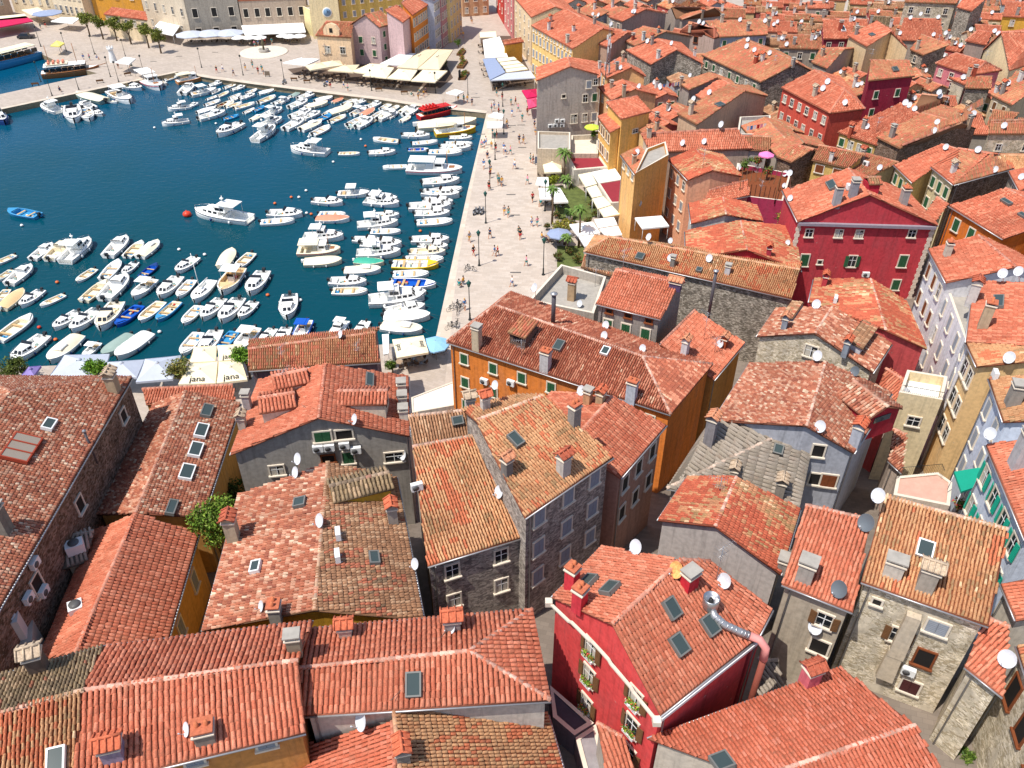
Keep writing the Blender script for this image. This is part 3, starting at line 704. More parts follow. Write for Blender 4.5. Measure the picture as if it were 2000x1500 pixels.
def dish(px, py, size=0.8, k='w', h0=0.7, want=None, on=None, pxpole=None):
    """a dish whose reflector shows round this pixel; it stands on the roof just below"""
    dm = dish_meshes(); r = None; size *= .92 if px < 1900 or py < 400 else .78
    for dy in (h0 * 9, 0, 14, 22, -8, 35):
        r = hit(px, py + dy, want)
        if r: break
    if r: p, h = r[0], r[1]; nm = h.label
    else:
        r = wallhit(px, py)
        if not r: print('dish miss', px, py); return
        p, h = r[0] + np.array((r[2][0], r[2][1], 0)) * 0.1, r[1]
    # centre of the reflector on the pixel ray nearest to the pole
    d = ray(px, py); o = np.array((0, 0, CAMZ)); t = (p[1]) / d[1]; c = o + d * t
    if abs(c[2] - p[2]) > 2.5 or c[2] < p[2]: c = p + np.array((0, 0, h0))
    elif np.linalg.norm((c - p)[:2]) > 1.5: c = p + np.array((0, 0, h0))
    c = np.array((p[0] + (c[0] - p[0]), p[1] + (c[1] - p[1]), max(c[2], p[2] + size * 0.55)))
    nrm = DN.copy(); nrm.rotate(Matrix.Rotation(random.uniform(-0.12, 0.12), 3, 'Z'))
    root = thing('satellite_dish', tuple(p), None, 'satellite dish', 'satellite dishes on the houses')
    q = nrm.to_track_quat('Z', 'Y').to_matrix().to_4x4(); mxd = Matrix.Translation(Vector(c - p)) @ q @ Matrix.Diagonal((size, size * 1.08, size, 1))
    raw('reflector', dm[k], root, mx=mxd); raw('receiver_arm', dm['arm'], root, mx=mxd)
    b = MB(); e = Vector(c) - nrm * 0.06; b.tube([p - (0, 0, 0.2), (p[0], p[1], p[2] + 0.1), (e.x, e.y, e.z - 0.1), tuple(e)], 0.03, STEEL, 5); b.obj('mount_pole', root)
    later(root, {'w': 'white dish', 'g': 'dark grey dish', 'r': 'rusty orange dish'}[k], 'on the ' + short(h.label), px)
    return root
STOPW = {'by', 'in', 'at', 'behind', 'beside', 'under', 'over', 'next', 'below', 'against', 'on', 'with', 'near', 'before', 'into', 'left', 'right', 'above', 'between', 'fixed', 'touching', 'to', 'of', 'the', 'and', 'a', 'front', 'an', 'foot', 'its', 'cut', 'two', 'three', 'four', 'several', 'crowded', 'squeezed'}
def short(label, m=8):
    w = label.split(',')[0].split()
    if len(w) <= m: return ' '.join(w)
    cut = [i for i in range(4, m + 1) if w[i] in STOPW and w[i - 1] not in STOPW]
    return ' '.join(w[:cut[-1]] if cut else w[:m])
def antenna(px, py, hh=3.0, want=None):
    r = hit(px, py, want)
    if not r: print('antenna miss', px, py); return
    p, h, ev, n = r; root = thing('roof_antenna', tuple(p), None, 'antenna', 'television antennas on the roofs')
    b = MB(); b.tube([p - (0, 0, .2), p + (0, 0, hh)], 0.025, ZINC, 5); b.obj('mast', root)
    a = random.uniform(0, 3.1); X = np.array((math.cos(a), math.sin(a), 0)); Y = np.array((-X[1], X[0], 0))
    for k, zz in enumerate((hh - 0.1, hh - 0.8)):
        b = MB(); c = p + np.array((0, 0, zz)); L = 1.3 - 0.4 * k; b.tube([c - X * L * .3, c + X * L * .7], 0.014, ZINC, 4)
        for i in range(7 - k * 2): b.tube([c + X * (L * (i / 6 - .3)) - Y * (.42 - .03 * i), c + X * (L * (i / 6 - .3)) + Y * (.42 - .03 * i)], 0.01, ZINC, 4)
        b.obj('aerial', root)
    later(root, 'thin antenna', 'on the ' + short(h.label), px); return root
def acunit(px, py, want=None, on='wall', col=None):
    r = wallhit(px, py, want) if on == 'wall' else hit(px, py, want)
    if not r: print('ac miss', px, py); return
    if on == 'wall':
        p, h, nrm, e = r; n3 = np.array((nrm[0], nrm[1], 0)); c = p + n3 * 0.26; ax = (np.array((e[0], e[1], 0)), -n3, np.array((0, 0, 1.)))
    else:
        p, h, ev, n = r; ax = frame_axes(ev); c = p + np.array((0, 0, 0.5))
        if ax[1][1] < 0: ax = (-ax[0], -ax[1], ax[2])
    root = thing('air_conditioner', tuple(c - (0, 0, .3)), None, 'air conditioner', 'outdoor air conditioning units')
    b = MB(); b.box(c, (0.85, 0.34, 0.62), WHITE, ax); b.obj('casing', root)
    b = MB(); f = c - ax[1] * 0.18 - ax[0] * 0.12; b.lathe(f + ax[1] * 0.0, [(0.24, 0.0), (0.24, 0.03), (0.0, 0.03)], mat('fan_grille', (0.1, 0.1, 0.1), 0.5), 12, -ax[1]); b.obj('fan_grille', root)
    b = MB()
    for s_ in (-1, 1): b.box(c + ax[0] * s_ * 0.3 + ax[1] * 0.04 - (0, 0, .35), (0.05, 0.5, 0.05), ZINC, ax)
    b.obj('bracket', root)
    later(root, 'air conditioner', ('on the ' if on == 'wall' else 'atop the ') + short(h.label), px); return root
def dormer(px, py, w=2.4, l=2.6, hh=1.0, st='g', tile='N', ang=0.0, wall=None, want=None):
    """small tiled dormer standing on a roof slope; its ridge runs up the slope"""
    r = hit(px, py, want)
    if not r: print('dormer miss', px, py); return
    p, h, ev, n = r; X = np.array((ev[0], ev[1], 0.)); X /= np.linalg.norm(X); dn = np.array((n[0], n[1], 0)); dn /= np.linalg.norm(dn)
    c, s_ = math.cos(ang), math.sin(ang); dn = np.array((dn[0] * c - dn[1] * s_, dn[0] * s_ + dn[1] * c, 0)); X = np.cross(dn, (0, 0, 1))
    t = Tiles(); f = p + dn * l / 2; zt = p[2] + hh; bk = p - dn * l / 2
    e = w / 2 + 0.15
    if st == 'g':
        rz = zt + e * 0.42
        A, B = np.array((*(f - X * e)[:2], zt)), np.array((*(f + X * e)[:2], zt)); R = np.array((*f[:2], rz)); R2_ = np.array((*(bk)[:2], rz)); D, C = np.array((*(bk - X * e)[:2], zt)), np.array((*(bk + X * e)[:2], zt))
        fs = [[D, A, R, R2_], [B, C, R2_, R]]
        for i, q in enumerate(fs):
            ar = sum(q[k][0] * q[(k + 1) % 4][1] - q[(k + 1) % 4][0] * q[k][1] for k in range(4)); ed = (0, 1)
            if ar < 0: q = [q[1], q[0], q[3], q[2]]
            t.slab(q, 0.1, np.array(hexc(PAL[tile][0][0][1])) * 0.45); t.face(q, tile, i + 7, 0.3, 0.36, 3)  # dormer slab darkened too, with the groove shade in its colour
        t.ridge(R, R2_, tile, 3)
    else:
        A, B = np.array((*(f - X * e)[:2], zt)), np.array((*(f + X * e)[:2], zt)); D, C = np.array((*(bk - X * e)[:2], zt + 0.25 * l)), np.array((*(bk + X * e)[:2], zt + 0.25 * l)); q = [A, B, C, D]
        ar = sum(q[k][0] * q[(k + 1) % 4][1] - q[(k + 1) % 4][0] * q[k][1] for k in range(4))
        if ar < 0: q = [B, A, D, C]
        t.slab(q, 0.1, np.array(hexc(PAL[tile][0][0][1])) * 0.45); t.face(q, tile, 5, 0.3, 0.36, 3)  # darkened slab again carries the groove shade
    me = t.mesh('dormer', h.base)
    o = raw('dormer', me, h.roof)
    b = MB(); wm = wallmat(wall) if wall else wallmat('c8bcae'); g = p[2] - 1.6
    q = [(f - dn * .2 - X * w / 2)[:2], (f - dn * .2 + X * w / 2)[:2], (bk + X * w / 2)[:2], (bk - X * w / 2)[:2]]
    b.prism(q, g, zt - 0.05, wm)
    if st == 'g': b.face([(*q[0], zt - .05), (*q[1], zt - .05), (*((q[0] + q[1]) / 2), zt + e * .35)], wm)
    fc = f - dn * .18; b.box((fc[0], fc[1], zt - 0.5), (w * 0.5, 0.06, 0.6), DARKGL, (X, -dn, np.array((0, 0, 1.))))
    b.obj('dormer_wall', h.roof); return o
# ------------------------------------------------------------------ water, quay, ground
def seawater():
    m = bpy.data.materials.new('sea_water'); m.use_nodes = True; n = m.node_tree.nodes; l = m.node_tree.links; b = n['Principled BSDF']
    b.inputs['Roughness'].default_value = 0.12; b.inputs['IOR'].default_value = 1.33; b.inputs['Specular IOR Level'].default_value = 0.28
    g = n.new('ShaderNodeNewGeometry'); no = n.new('ShaderNodeTexNoise'); no.inputs['Scale'].default_value = 0.035; no.inputs['Detail'].default_value = 3
    l.new(g.outputs['Position'], no.inputs['Vector']); sp = n.new('ShaderNodeSeparateXYZ'); l.new(g.outputs['Position'], sp.inputs[0])
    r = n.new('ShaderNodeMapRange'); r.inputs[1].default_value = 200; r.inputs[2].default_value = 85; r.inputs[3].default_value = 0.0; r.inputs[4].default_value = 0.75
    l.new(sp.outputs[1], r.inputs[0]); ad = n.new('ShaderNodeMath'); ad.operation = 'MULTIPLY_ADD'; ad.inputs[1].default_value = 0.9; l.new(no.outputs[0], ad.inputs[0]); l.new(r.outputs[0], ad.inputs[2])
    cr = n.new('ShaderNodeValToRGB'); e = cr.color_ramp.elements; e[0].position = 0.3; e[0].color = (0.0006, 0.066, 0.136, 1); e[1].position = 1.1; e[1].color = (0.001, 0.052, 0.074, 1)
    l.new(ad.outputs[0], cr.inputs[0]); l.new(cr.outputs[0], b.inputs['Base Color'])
    mp = n.new('ShaderNodeMapping'); mp.inputs['Scale'].default_value = (0.7, 1.3, 1); mp.inputs['Rotation'].default_value = (0, 0, 0.5); l.new(g.outputs['Position'], mp.inputs[0])
    w = n.new('ShaderNodeTexNoise'); w.inputs['Scale'].default_value = 0.9; w.inputs['Detail'].default_value = 5; w.inputs['Distortion'].default_value = 0.6; l.new(mp.outputs[0], w.inputs['Vector'])
    bp = n.new('ShaderNodeBump'); bp.inputs['Strength'].default_value = 0.35; bp.inputs['Distance'].default_value = 0.2; l.new(w.outputs[0], bp.inputs['Height']); l.new(bp.outputs[0], b.inputs['Normal'])
    return m
def paving(name, c1, c2, sx, sy, rot, grain=0.12):
    m = bpy.data.materials.new(name); m.use_nodes = True; n = m.node_tree.nodes; l = m.node_tree.links; b = n['Principled BSDF']; b.inputs['Roughness'].default_value = 0.75
    g = n.new('ShaderNodeNewGeometry'); mp = n.new('ShaderNodeMapping'); mp.inputs['Rotation'].default_value = (0, 0, rot); l.new(g.outputs['Position'], mp.inputs[0])
    br = n.new('ShaderNodeTexBrick'); br.inputs['Scale'].default_value = 1; br.inputs['Brick Width'].default_value = sx; br.inputs['Row Height'].default_value = sy; br.inputs['Mortar Size'].default_value = 0.012; br.inputs['Bias'].default_value = 0
    br.inputs['Color1'].default_value = (*hexc(c1), 1); br.inputs['Color2'].default_value = (*hexc(c2), 1); br.inputs['Mortar'].default_value = (*[q * .7 for q in hexc(c1)], 1); l.new(mp.outputs[0], br.inputs['Vector'])
    no = n.new('ShaderNodeTexNoise'); no.inputs['Scale'].default_value = 0.25; no.inputs['Detail'].default_value = 8; no.inputs['Roughness'].default_value = 0.7; l.new(g.outputs['Position'], no.inputs['Vector'])
    r = n.new('ShaderNodeMapRange'); r.inputs[1].default_value = 0.3; r.inputs[2].default_value = 0.7; r.inputs[3].default_value = 1 - grain; r.inputs[4].default_value = 1.05; l.new(no.outputs[0], r.inputs[0])
    mx = n.new('ShaderNodeMix'); mx.data_type = 'RGBA'; mx.blend_type = 'MULTIPLY'; mx.inputs[0].default_value = 1; l.new(br.outputs[0], mx.inputs[6]); l.new(r.outputs[0], mx.inputs[7]); l.new(mx.outputs[2], b.inputs['Base Color'])
    M[name] = m; return m
def struct(name, b): o = b.obj(name); o['kind'] = 'structure'; return o
Z0 = 1.2
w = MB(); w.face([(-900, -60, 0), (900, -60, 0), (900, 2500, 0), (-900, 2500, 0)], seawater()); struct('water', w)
QUAY = paving('quay_paving', 'c6b8aa', 'b9aa9b', 1.1, 0.55, 0.12)
SQ = paving('square_paving', 'bbada0', 'aea092', 0.9, 0.45, 0.5)
KERB = paving('quay_edge_stone', 'd4c6b4', 'c8b8a5', 1.3, 1.0, 0.12)
land = [(-600, 78), (0, 99), (76, 103), (120, 124), (190, 143), (0, 184), (-400, 266), (-400, 303), (0, 214), (347, 141), (412, 152), (500, 164), (750, 195), (817, 206), (950, 221), (913, 375), (850, 665), (345, 703), (60, 716), (-300, 735)]
lp = [tuple(U(x, y, Z0)[:2]) for x, y in land] + [(-260, 70), (-260, -70), (700, -70), (700, 1600), (-800, 1600), (-800, 330)]
q = MB(); n_ = len(lp); wallm = mat('quay_wall', hexc('8f7f66'), 0.9, var=0.3, scale=1.5)
ar_ = sum(lp[i][0] * lp[(i + 1) % n_][1] - lp[(i + 1) % n_][0] * lp[i][1] for i in range(n_)); order = lp if ar_ > 0 else lp[::-1]
q.face([(x, y, Z0) for x, y in order], SQ)
for i in range(n_):
    a, b_ = order[i], order[(i + 1) % n_]; q.face([(*a, -2), (*b_, -2), (*b_, Z0), (*a, Z0)], wallm)
struct('quay', q)
# pale edging stones and the promenade strip
def strip(name, pxs, width, m, z=Z0 + 0.006, side=1):
    P_ = [U(x, y, Z0)[:2] for x, y in pxs]; b = MB()
    nn = []
    for i in range(len(P_)):
        d = P_[min(i + 1, len(P_) - 1)] - P_[max(0, i - 1)]; d /= np.linalg.norm(d); nn.append(np.array((d[1], -d[0])) * side)
    for i in range(len(P_) - 1):
        f = [(*P_[i], z), (*P_[i + 1], z), (*(P_[i + 1] + nn[i + 1] * width), z), (*(P_[i] + nn[i] * width), z)]; b.face(f if side < 0 else f[::-1], m)
    return struct(name, b)
strip('quay_edge', [(950, 222), (913, 375), (850, 664)], 3.2, KERB, side=-1)
strip('quay_edge', [(348, 142), (412, 153), (500, 165), (750, 196), (817, 207), (948, 221)], 1.6, KERB, side=-1)
strip('pier_edge', [(-200, 257), (0, 214), (347, 141)], 1.2, KERB, side=-1)
pr_ = MB(); pp = [(935, 300), (1046, 300), (1068, 500), (1085, 760), (868, 760), (893, 520)]
pr_.face([tuple(U(x, y, Z0 + 0.01)) for x, y in pp][::-1], QUAY); struct('promenade', pr_)
# drains and covers on the promenade
# hillside under the town
xs = np.arange(-120, 330, 6.0); ys = np.arange(-66, 420, 6.0); V = []; Fc = []
for y in ys:
    for x in xs:
        g_ = ground(x, y); V.append((x, y, g_ - 0.03 if g_ > 1.24 else 0.9))
W_ = len(xs)
for j in range(len(ys) - 1):
    for i in range(W_ - 1):
        f_ = (j * W_ + i, j * W_ + i + 1, (j + 1) * W_ + i + 1, (j + 1) * W_ + i)
        if inpoly(np.array([V[k][0] for k in f_]), np.array([V[k][1] for k in f_]), lp).all(): Fc.append(f_)
hb = MB(); hb.add(V, Fc, paving('alley_paving', '83776c', '74695f', 0.7, 0.4, 0.3), True)
struct('hillside_ground', hb)
# garden lawn
LAWN = mat('lawn', hexc('5a6434'), 0.95, var=0.35, scale=1.2)
for pts in ([(1086, 365), (1118, 358), (1150, 380), (1168, 415), (1150, 432), (1092, 428), (1080, 395)], [(1088, 480), (1140, 480), (1142, 520), (1088, 522)]):
    b = MB(); b.face([tuple(U(x, y, Z0 + 0.02)) for x, y in pts], LAWN); o = b.obj('lawn'); o['kind'] = 'structure'

b = MB(); b.face([tuple(U(x, y, Z0 + 0.012)) for x, y in [(562, 135), (610, 128), (870, 122), (885, 152), (860, 172), (690, 158), (575, 146)]][::-1], mat('deck_shade_brown', hexc('5f4f44'), .85, var=.2, scale=2)); b.obj('shade_deck')['kind'] = 'structure'  # dark brown floor added to stand in for the shade under the parasols
b = MB(); b.face([tuple(U(x, y, Z0 + 0.012)) for x, y in [(936, 70), (1000, 70), (1045, 160), (962, 178)]][::-1], M['deck_shade_brown']); b.obj('shade_deck')['kind'] = 'structure'  # second dark floor, painted shade under the street awnings
for i, (x, y) in enumerate([(1014, 330), (1006, 420), (1007, 532), (965, 240), (1000, 245), (940, 262), (1018, 244), (300, 120), (350, 110), (420, 102), (700, 168), (930, 190), (960, 195), (1020, 288), (998, 380)]):
    c = U(x, y, Z0 + .02); b = MB(); b.box(c, (1.6, .35, .01), mat('drain_iron', (.12, .11, .1), .7)); o = b.obj('drain_cover'); o['label'] = 'x'; o['category'] = 'drain cover'; o['group'] = 'drain covers in the paving'; later(o, 'dark iron drain cover', 'in the quay paving', x)
# ------------------------------------------------------------------ the houses
# ---- bottom left and centre
house('L1', 19.5, 'gh', (-60, 1290), (258, 737), (-330, 1200), (22, 765), tile='P', wall='S3', s=0.36, label='huge speckled pink roof of the long stone house over the grey parasols')
house('L2a', 14.5, 'gg', (397, 1010), (470, 788), (265, 1003), (363, 765), C=(300, 790), D=(188, 1005), tile='P', wall='d3a05a', mode='c', label='long ochre house with speckled roof and a row of white skylights')
house('L2b', 14.5, 'gg', (330, 1243), (388, 1043), (148, 1275), (265, 1003), C=(180, 1040), D=(75, 1290), tile='N', wall='d3a05a', mode='c', wins='f2x1s:0.9,1.6,1.2,3', label='ochre house with even new red tiles, foot of the speckled long roof')
mono('L3', [(285, 790, 11.5), (458, 783, 11.5), (455, 752, 11.9), (278, 760, 11.9)], 'N', 'cf9a55', 'low ochre yard wall house with a tile coping behind the speckled roof', gutter=False, over=0.1)
house('B1a', 19.5, 'gg', (-40, 1585), (140, 1540), (-20, 1400), (163, 1349), C=(205, 1261), D=(-10, 1320), tile='M', tb='K', wall='c98c4e', label='ochre house with weathered khaki and straw roof at the near corner')
house('B1b', 19.5, 'gg', (140, 1540), (597, 1431), (163, 1349), (582, 1290), C=(612, 1213), D=(205, 1261), tile='N', wall='c98c4e', wins='f3x1s:0.9,0.5,0.25,3', label='wide ochre house with bright red roof and a dish on a white pole')
house('B2', 18.8, 'gh', (592, 1398), (1076, 1368), (583, 1306), (917, 1272), C=(1040, 1190), D=(600, 1228), tile='N', wall='c9bfb2', label='long red hipped roof house next to the crimson facade')
mono('B3', [(1112, 1545, 15.2), (1070, 1396, 15.2), (768, 1376, 18.6), (786, 1545, 18.6)], 'M', 'b7a894', 'patched straw and red roof of the stone house at the bottom edge')
mono('B4', [(572, 1545, 15.4), (578, 1462, 15.4), (766, 1410, 17.6), (774, 1545, 17.6)], 'R', 'bdb4a6', 'low bright red lean-to roof house below the dish on a white box')
house('M1', 16.5, 'gg', (800, 852), (798, 735), (622, 816), (635, 712), C=(505, 742), D=(450, 888), tile='N', wall='a39d95', mode='d', label='dark grey plaster house with four dormers and a row of air conditioners')
house('M2', 17.2, 'gg', (828, 1212), (775, 932), (614, 1192), (640, 904), C=(465, 968), D=(395, 1232), tile='B', tb='P', wall='b58a2c', mode='d', label='ochre yellow house with pink speckled slope and old brown slope')
mono('C1a', [(835, 1106, 17.5), (1022, 1049, 17.5), (925, 852, 20.6), (806, 873, 20.6)], 'M', 'S1', 'stone house with straw and red mono-pitch roof in the centre', wins='f2x2w:0.9,1.3,0.6,3.2 r1x2w:0.8,1.2,0.7,3', over=0.15)
mono('C1c', [(808, 872, 19.6), (926, 850, 19.6), (928, 800, 20.8), (798, 814, 20.8)], 'B', 'b5aa9c', 'short brown roof house behind the straw and red mono-pitch roof', over=0.12)
house('C1b', 20.8, 'gg', (1025, 1012), (1198, 893), (930, 822), (1062, 773), tile='M', wall='S1', k=0.35, zr=23.4, wins='f3x3s:0.95,1.4,0.35,3.1', label='tall purple stone house with straw tiled roof and shuttered windows')
house('C2', 17.6, 'gg', (1212, 934), (1302, 830), (1112, 868), (1195, 775), C=(1078, 765), D=(1000, 845), tile='O', wall='b28a78', zr=19.6, wins='f3x2d:0.9,1.5,0.9,3.3', label='brown plaster house with even salmon roof over the dark alley')
house('C3', 14.2, 'hh', (872, 668), (1310, 810), (968, 597), (1255, 697), C=(1392, 712), tile='D', wall='e6883f', wins='f7x3g:0.8,1.15,0.9,3', label='bright orange quay house with long mottled red roof')
house('C4', 16.2, 'gg', (1163, 593), (1290, 624), (1202, 527), (1327, 555), tile='N', wall='9c948c', k=0.45, wins='f3x1k:0.6,0.45,0.3,3 f3x1g:0.9,1.4,1.6,3', label='grey house with bright red roof and three green shutters')
flatroof('C5', [(1033, 586), (1160, 612), (1184, 540), (1096, 516)], 13.6, 'b5aca0', 'flat roofed grey house with a walled terrace and little chimney house', para=1.1, wins='f3x1g:0.9,1.4,2.2,3')
mono('C6', [(1395, 742, 12.6), (1455, 670, 12.6), (1357, 606, 15.0), (1290, 672, 15.0)], 'N', 'c08a4a', 'house with bright red single slope roof next to the grey rubble wall')
house('C7', 12.6, 'hg', (1140, 492), (1546, 584), (1190, 463), (1562, 527), tile='M', wall='S0', label='long rubble stone house with old straw roof and three dishes')
mono('C7b', [(1134, 522, 10.2), (1222, 548, 10.2), (1312, 532, 11.6), (1142, 499, 11.6)], 'B', 'a89c8e', 'low brown lean-to roof house by the palm garden', gutter=False)
# ---- centre right
house('C9', 13.2, 'gg', (1305, 312), (1343, 352), (1358, 290), (1392, 333), C=(1450, 345), D=(1412, 303), tile='F', wall='eeb08c', mode='s', wins='f3x3s:0.8,1.3,0.8,3.2', label='peach pink house with salmon roof and blue grey shutters')
mono('C8', [(1212, 303, 13.2), (1240, 341, 13.2), (1272, 318, 14.4), (1250, 286, 14.4)], 'T', 'f0bb78', 'little straw roof house fixed to the tall ochre facade', wins='f3x1w:0.8,1.1,0.3,3')
flatroof('C8b', [(1241, 338), (1306, 302), (1300, 276), (1262, 290)], 15.6, 'e8a85a', 'tall ochre orange house with a plain blank facade and stepped parapet', para=0.5, groundz=1)
house('C10', 13.6, 'gg', (1350, 437), (1345, 398), (1418, 419), (1412, 385), C=(1478, 402), D=(1490, 432), tile='F', wall='c6c0b8', zr=15.4, label='light grey gabled house with an air conditioner by the ochre facade')
house('C10b', 12.8, 'gg', (1340, 506), (1338, 452), (1459, 488), (1446, 432), C=(1552, 444), D=(1565, 530), tile='F', wall='b5303c', zr=15.0, label='wide tan roof house with a low crimson gable')
house('C11', 16.0, 'gg', (1705, 728), (1742, 672), (1592, 651), (1625, 600), C=(1515, 603), D=(1478, 657), tile='P', wall='S2', mode='d', label='pale stone gabled house with two dormers and speckled roof')
house('C11b', 15.4, 'gg', (1810, 682), (1770, 590), (1730, 645), (1700, 545), C=(1590, 545), D=(1580, 590), tile='F', wall='cf5a5a', zr=17.2, label='crimson house with tan roof behind the pale stone gable')
house('C12', 16.4, 'gg', (1668, 885), (1742, 768), (1575, 832), (1612, 707), C=(1463, 710), D=(1393, 822), tile='P', wall='aeb0b8', zr=18.6, label='bluish grey house with large pink speckled roof and metal flue')
# grey corrugated roof: two slopes over a diagonal ridge
_a, _b, _c, _d, _e, _f = U(1302, 954, 13.4), U(1383, 829, 14.2), U(1395, 826, 16.6), U(1565, 829, 16.8), U(1591, 852, 16.0), U(1561, 994, 13.4)
build_house('C13', [([_a, _d, _c, _b], (3, 0), 'G'), ([_f, _e, _d, _a], (0, 1), 'G')], [(_a, 'f'), (_f, 'f'), (_e, 'r'), (_d, 'b'), (_c, 'b'), (_b, 'l')], [(_a, _d)], 'G', 'a9a29a', 'grey house with pale corrugated roof and two capped chimneys')
house('C14', 17.0, 'gg', (1525, 1122), (1563, 995), (1397, 1028), (1438, 932), C=(1343, 930), D=(1285, 1016), tile='F', wall='b9b2ac', mode='d', label='light grey gable house with faded red patched roof behind the crimson house')
mono('C15', [(1527, 1141, 18.6), (1666, 1196, 18.6), (1700, 1016, 20.6), (1573, 987, 20.6)], 'N', 'b8ab97', 'narrow red roof house between patched roofs')
mono('C16', [(1682, 1136, 19.6), (1931, 1223, 19.6), (1968, 1035, 22.2), (1728, 970, 22.2)], 'M', 'S2', 'ruined pale stone house with large straw and red roof')
house('C17', 16.4, 'gg', (1590, 1640), (1850, 1530), (1480, 1520), (1787, 1417), C=(1642, 1303), D=(1265, 1442), tile='R', wall='c4b8a8', s=0.33, label='wide plain red roof house at the bottom with a pink chimney')
mono('C19', [(1884, 1302, 17.6), (1960, 1362, 17.6), (1972, 1226, 18.6), (1925, 1206, 18.6)], 'N', 'S2', 'small red lean-to roof house beside the ruined stone facade')
mono('C20', [(1986, 1262, 19.0), (2064, 1500, 19.0), (2200, 1450, 21.0), (2120, 1220, 21.0)], 'M', 'S2', 'white stone house with lattice windows at the bottom corner', wins='f3x1k:1.0,2.2,1.2,3')
mono('C21', [(1926, 869, 20.6), (2003, 1055, 20.6), (2120, 1020, 22.4), (2040, 850, 22.4)], 'N', 'cdd3de', 'pale blue house with green balcony shutters and fresh red roof', wins='f4x2t:0.9,1.6,1.0,3.2')
mono('C22', [(1955, 1140, 19.4), (1985, 1212, 19.4), (2100, 1190, 20.6), (2060, 1120, 20.6)], 'N', 'cfc6b8', 'small red roof house below the green shutter balcony')
# ---- street of white, yellow and blue houses on the right
house('W1', 20.2, 'gg', (1813, 487), (1848, 552), (1910, 460), (1984, 522), tile='O', wall='e4e2e4', zr=22.0, wins='f3x3o:0.7,1.5,1.0,3.2', label='white street house with salmon roof and a cut-in white terrace')
house('W2', 20.4, 'gg', (1903, 548), (1887, 668), (2045, 556), (2042, 676), tile='O', wall='e6e5ea', s=0.3, wins='f4x3s:0.8,1.6,0.9,3.2', label='white street house with salmon roof and tall tapering chimneys')
mono('W3', [(1887, 670, 20.2), (1908, 716, 20.2), (2070, 700, 22.2), (2050, 655, 22.2)], 'M', 'e9c28a', 'pale yellow street house with one long window row', wins='f2x3w:0.9,1.6,1.0,3.2')
mono('W4', [(1931, 739, 20.2), (1960, 824, 20.2), (2090, 820, 22.2), (2060, 728, 22.2)], 'M', 'cdd6e6', 'light blue street house with patched red roof', wins='f2x3s:0.8,1.6,1.0,3.2')
house('X1', 16.6, 'gg', (1832, 441), (1776, 378), (1700, 380), (1657, 329), C=(1528, 372), D=(1558, 433), tile='O', wall='c8464e', mode='d', label='large crimson house with grey pediment, corner quoins and green shutters')
house('X2', 17.6, 'gg', (1853, 402), (1959, 467), (1963, 368), (2080, 425), tile='O', wall='d9762e', k=0.6, zr=19.4, wins='f3x2g:0.9,1.5,0.9,3.1', label='burnt orange house with two-part salmon roof and white framed windows')
# ---- upper right: houses of the old town
house('T1', 14.6, 'gh', (1525, 171), (1620, 221), (1590, 137), (1650, 176), C=(1690, 213), tile='O', wall='cf5a4a', s=0.36, wins='f6x2w:0.8,1.2,0.9,3.1', label='salmon red corner house with white window frames and hipped roof')
house('T2', 16.4, 'gg', (1695, 158), (1787, 149), (1700, 118), (1776, 119), tile='T', wall='a83246', k=0.5, s=0.4, wins='f2x2g:0.8,1.3,2.0,3.2', label='burgundy house with straw roof and pink triple window gable')
house('T3', 14.8, 'gg', (1773, 96), (1738, 56), (1741, 61), (1712, 42), C=(1655, 70), D=(1693, 91), tile='O', wall='e0c49a', zr=16.6, label='beige gabled house with a broad outside chimney and two green windows')
mono('T4', [(1608, 76, 13.4), (1660, 76, 13.4), (1671, 40, 15.4), (1607, 38, 15.4)], 'O', 'a8404e', 'burgundy house with square salmon roof and white roof hatch', wins='f2x1w')
mono('T5', [(1521, 94, 12.8), (1606, 97, 12.8), (1605, 70, 14.0), (1525, 68, 14.0)], 'T', 'a79a8c', 'tan roof stone house with green door, in front of the burgundy roof hatch house', wins='f3x1g')
house('T6', 13.0, 'gg', (1370, 108), (1485, 161), (1452, 76), (1558, 123), C=(1592, 141), tile='T', wall='S0', mode='s', wins='f7x1g:0.8,1.2,0.7,3', label='broad tan roof stone house with a roof terrace cut into it')
house('T7', 12.6, 'gg', (1585, 122), (1615, 134), (1603, 94), (1650, 96), tile='T', wall='a89c90', zr=14.4, label='small tan roof house beside the burgundy pediment house')
mono('T8', [(1777, 97, 13.2), (1803, 108, 13.2), (1853, 88, 14.6), (1800, 68, 14.6)], 'T', 'S0', 'tan roof stone house with a tall chimney, right of the beige gable', wins='f1x1w')
mono('T9', [(1752, 78, 12.4), (1842, 82, 12.4), (1838, 38, 14.4), (1766, 36, 14.4)], 'O', 'b9a99b', 'salmon roof house with a white rimmed round terrace')
mono('T10', [(1766, 4, 15.0), (1868, 8, 15.0), (1882, -16, 16.6), (1772, -20, 16.6)], 'T', 'S2', 'big pale stone block with small windows on the skyline', wins='f3x2w:0.9,1.3,1.0,3.4')
mono('T10b', [(1868, 14, 14.8), (1898, 22, 14.8), (1930, -6, 17.0), (1890, -14, 17.0)], 'O', 'S0', 'salmon roof annex of the pale stone block')
mono('T11', [(1690, 56, 12.6), (1734, 60, 12.6), (1740, 34, 13.8), (1708, 32, 13.8)], 'K', 'S2', 'khaki roof stone house in front of the pale stone block')
house('T12', 14.0, 'hg', (1885, 80), (1926, 88), (1910, 60), (1938, 64), tile='O', wall='a08e84', zr=15.6, label='salmon hipped roof house next to the cream gable')
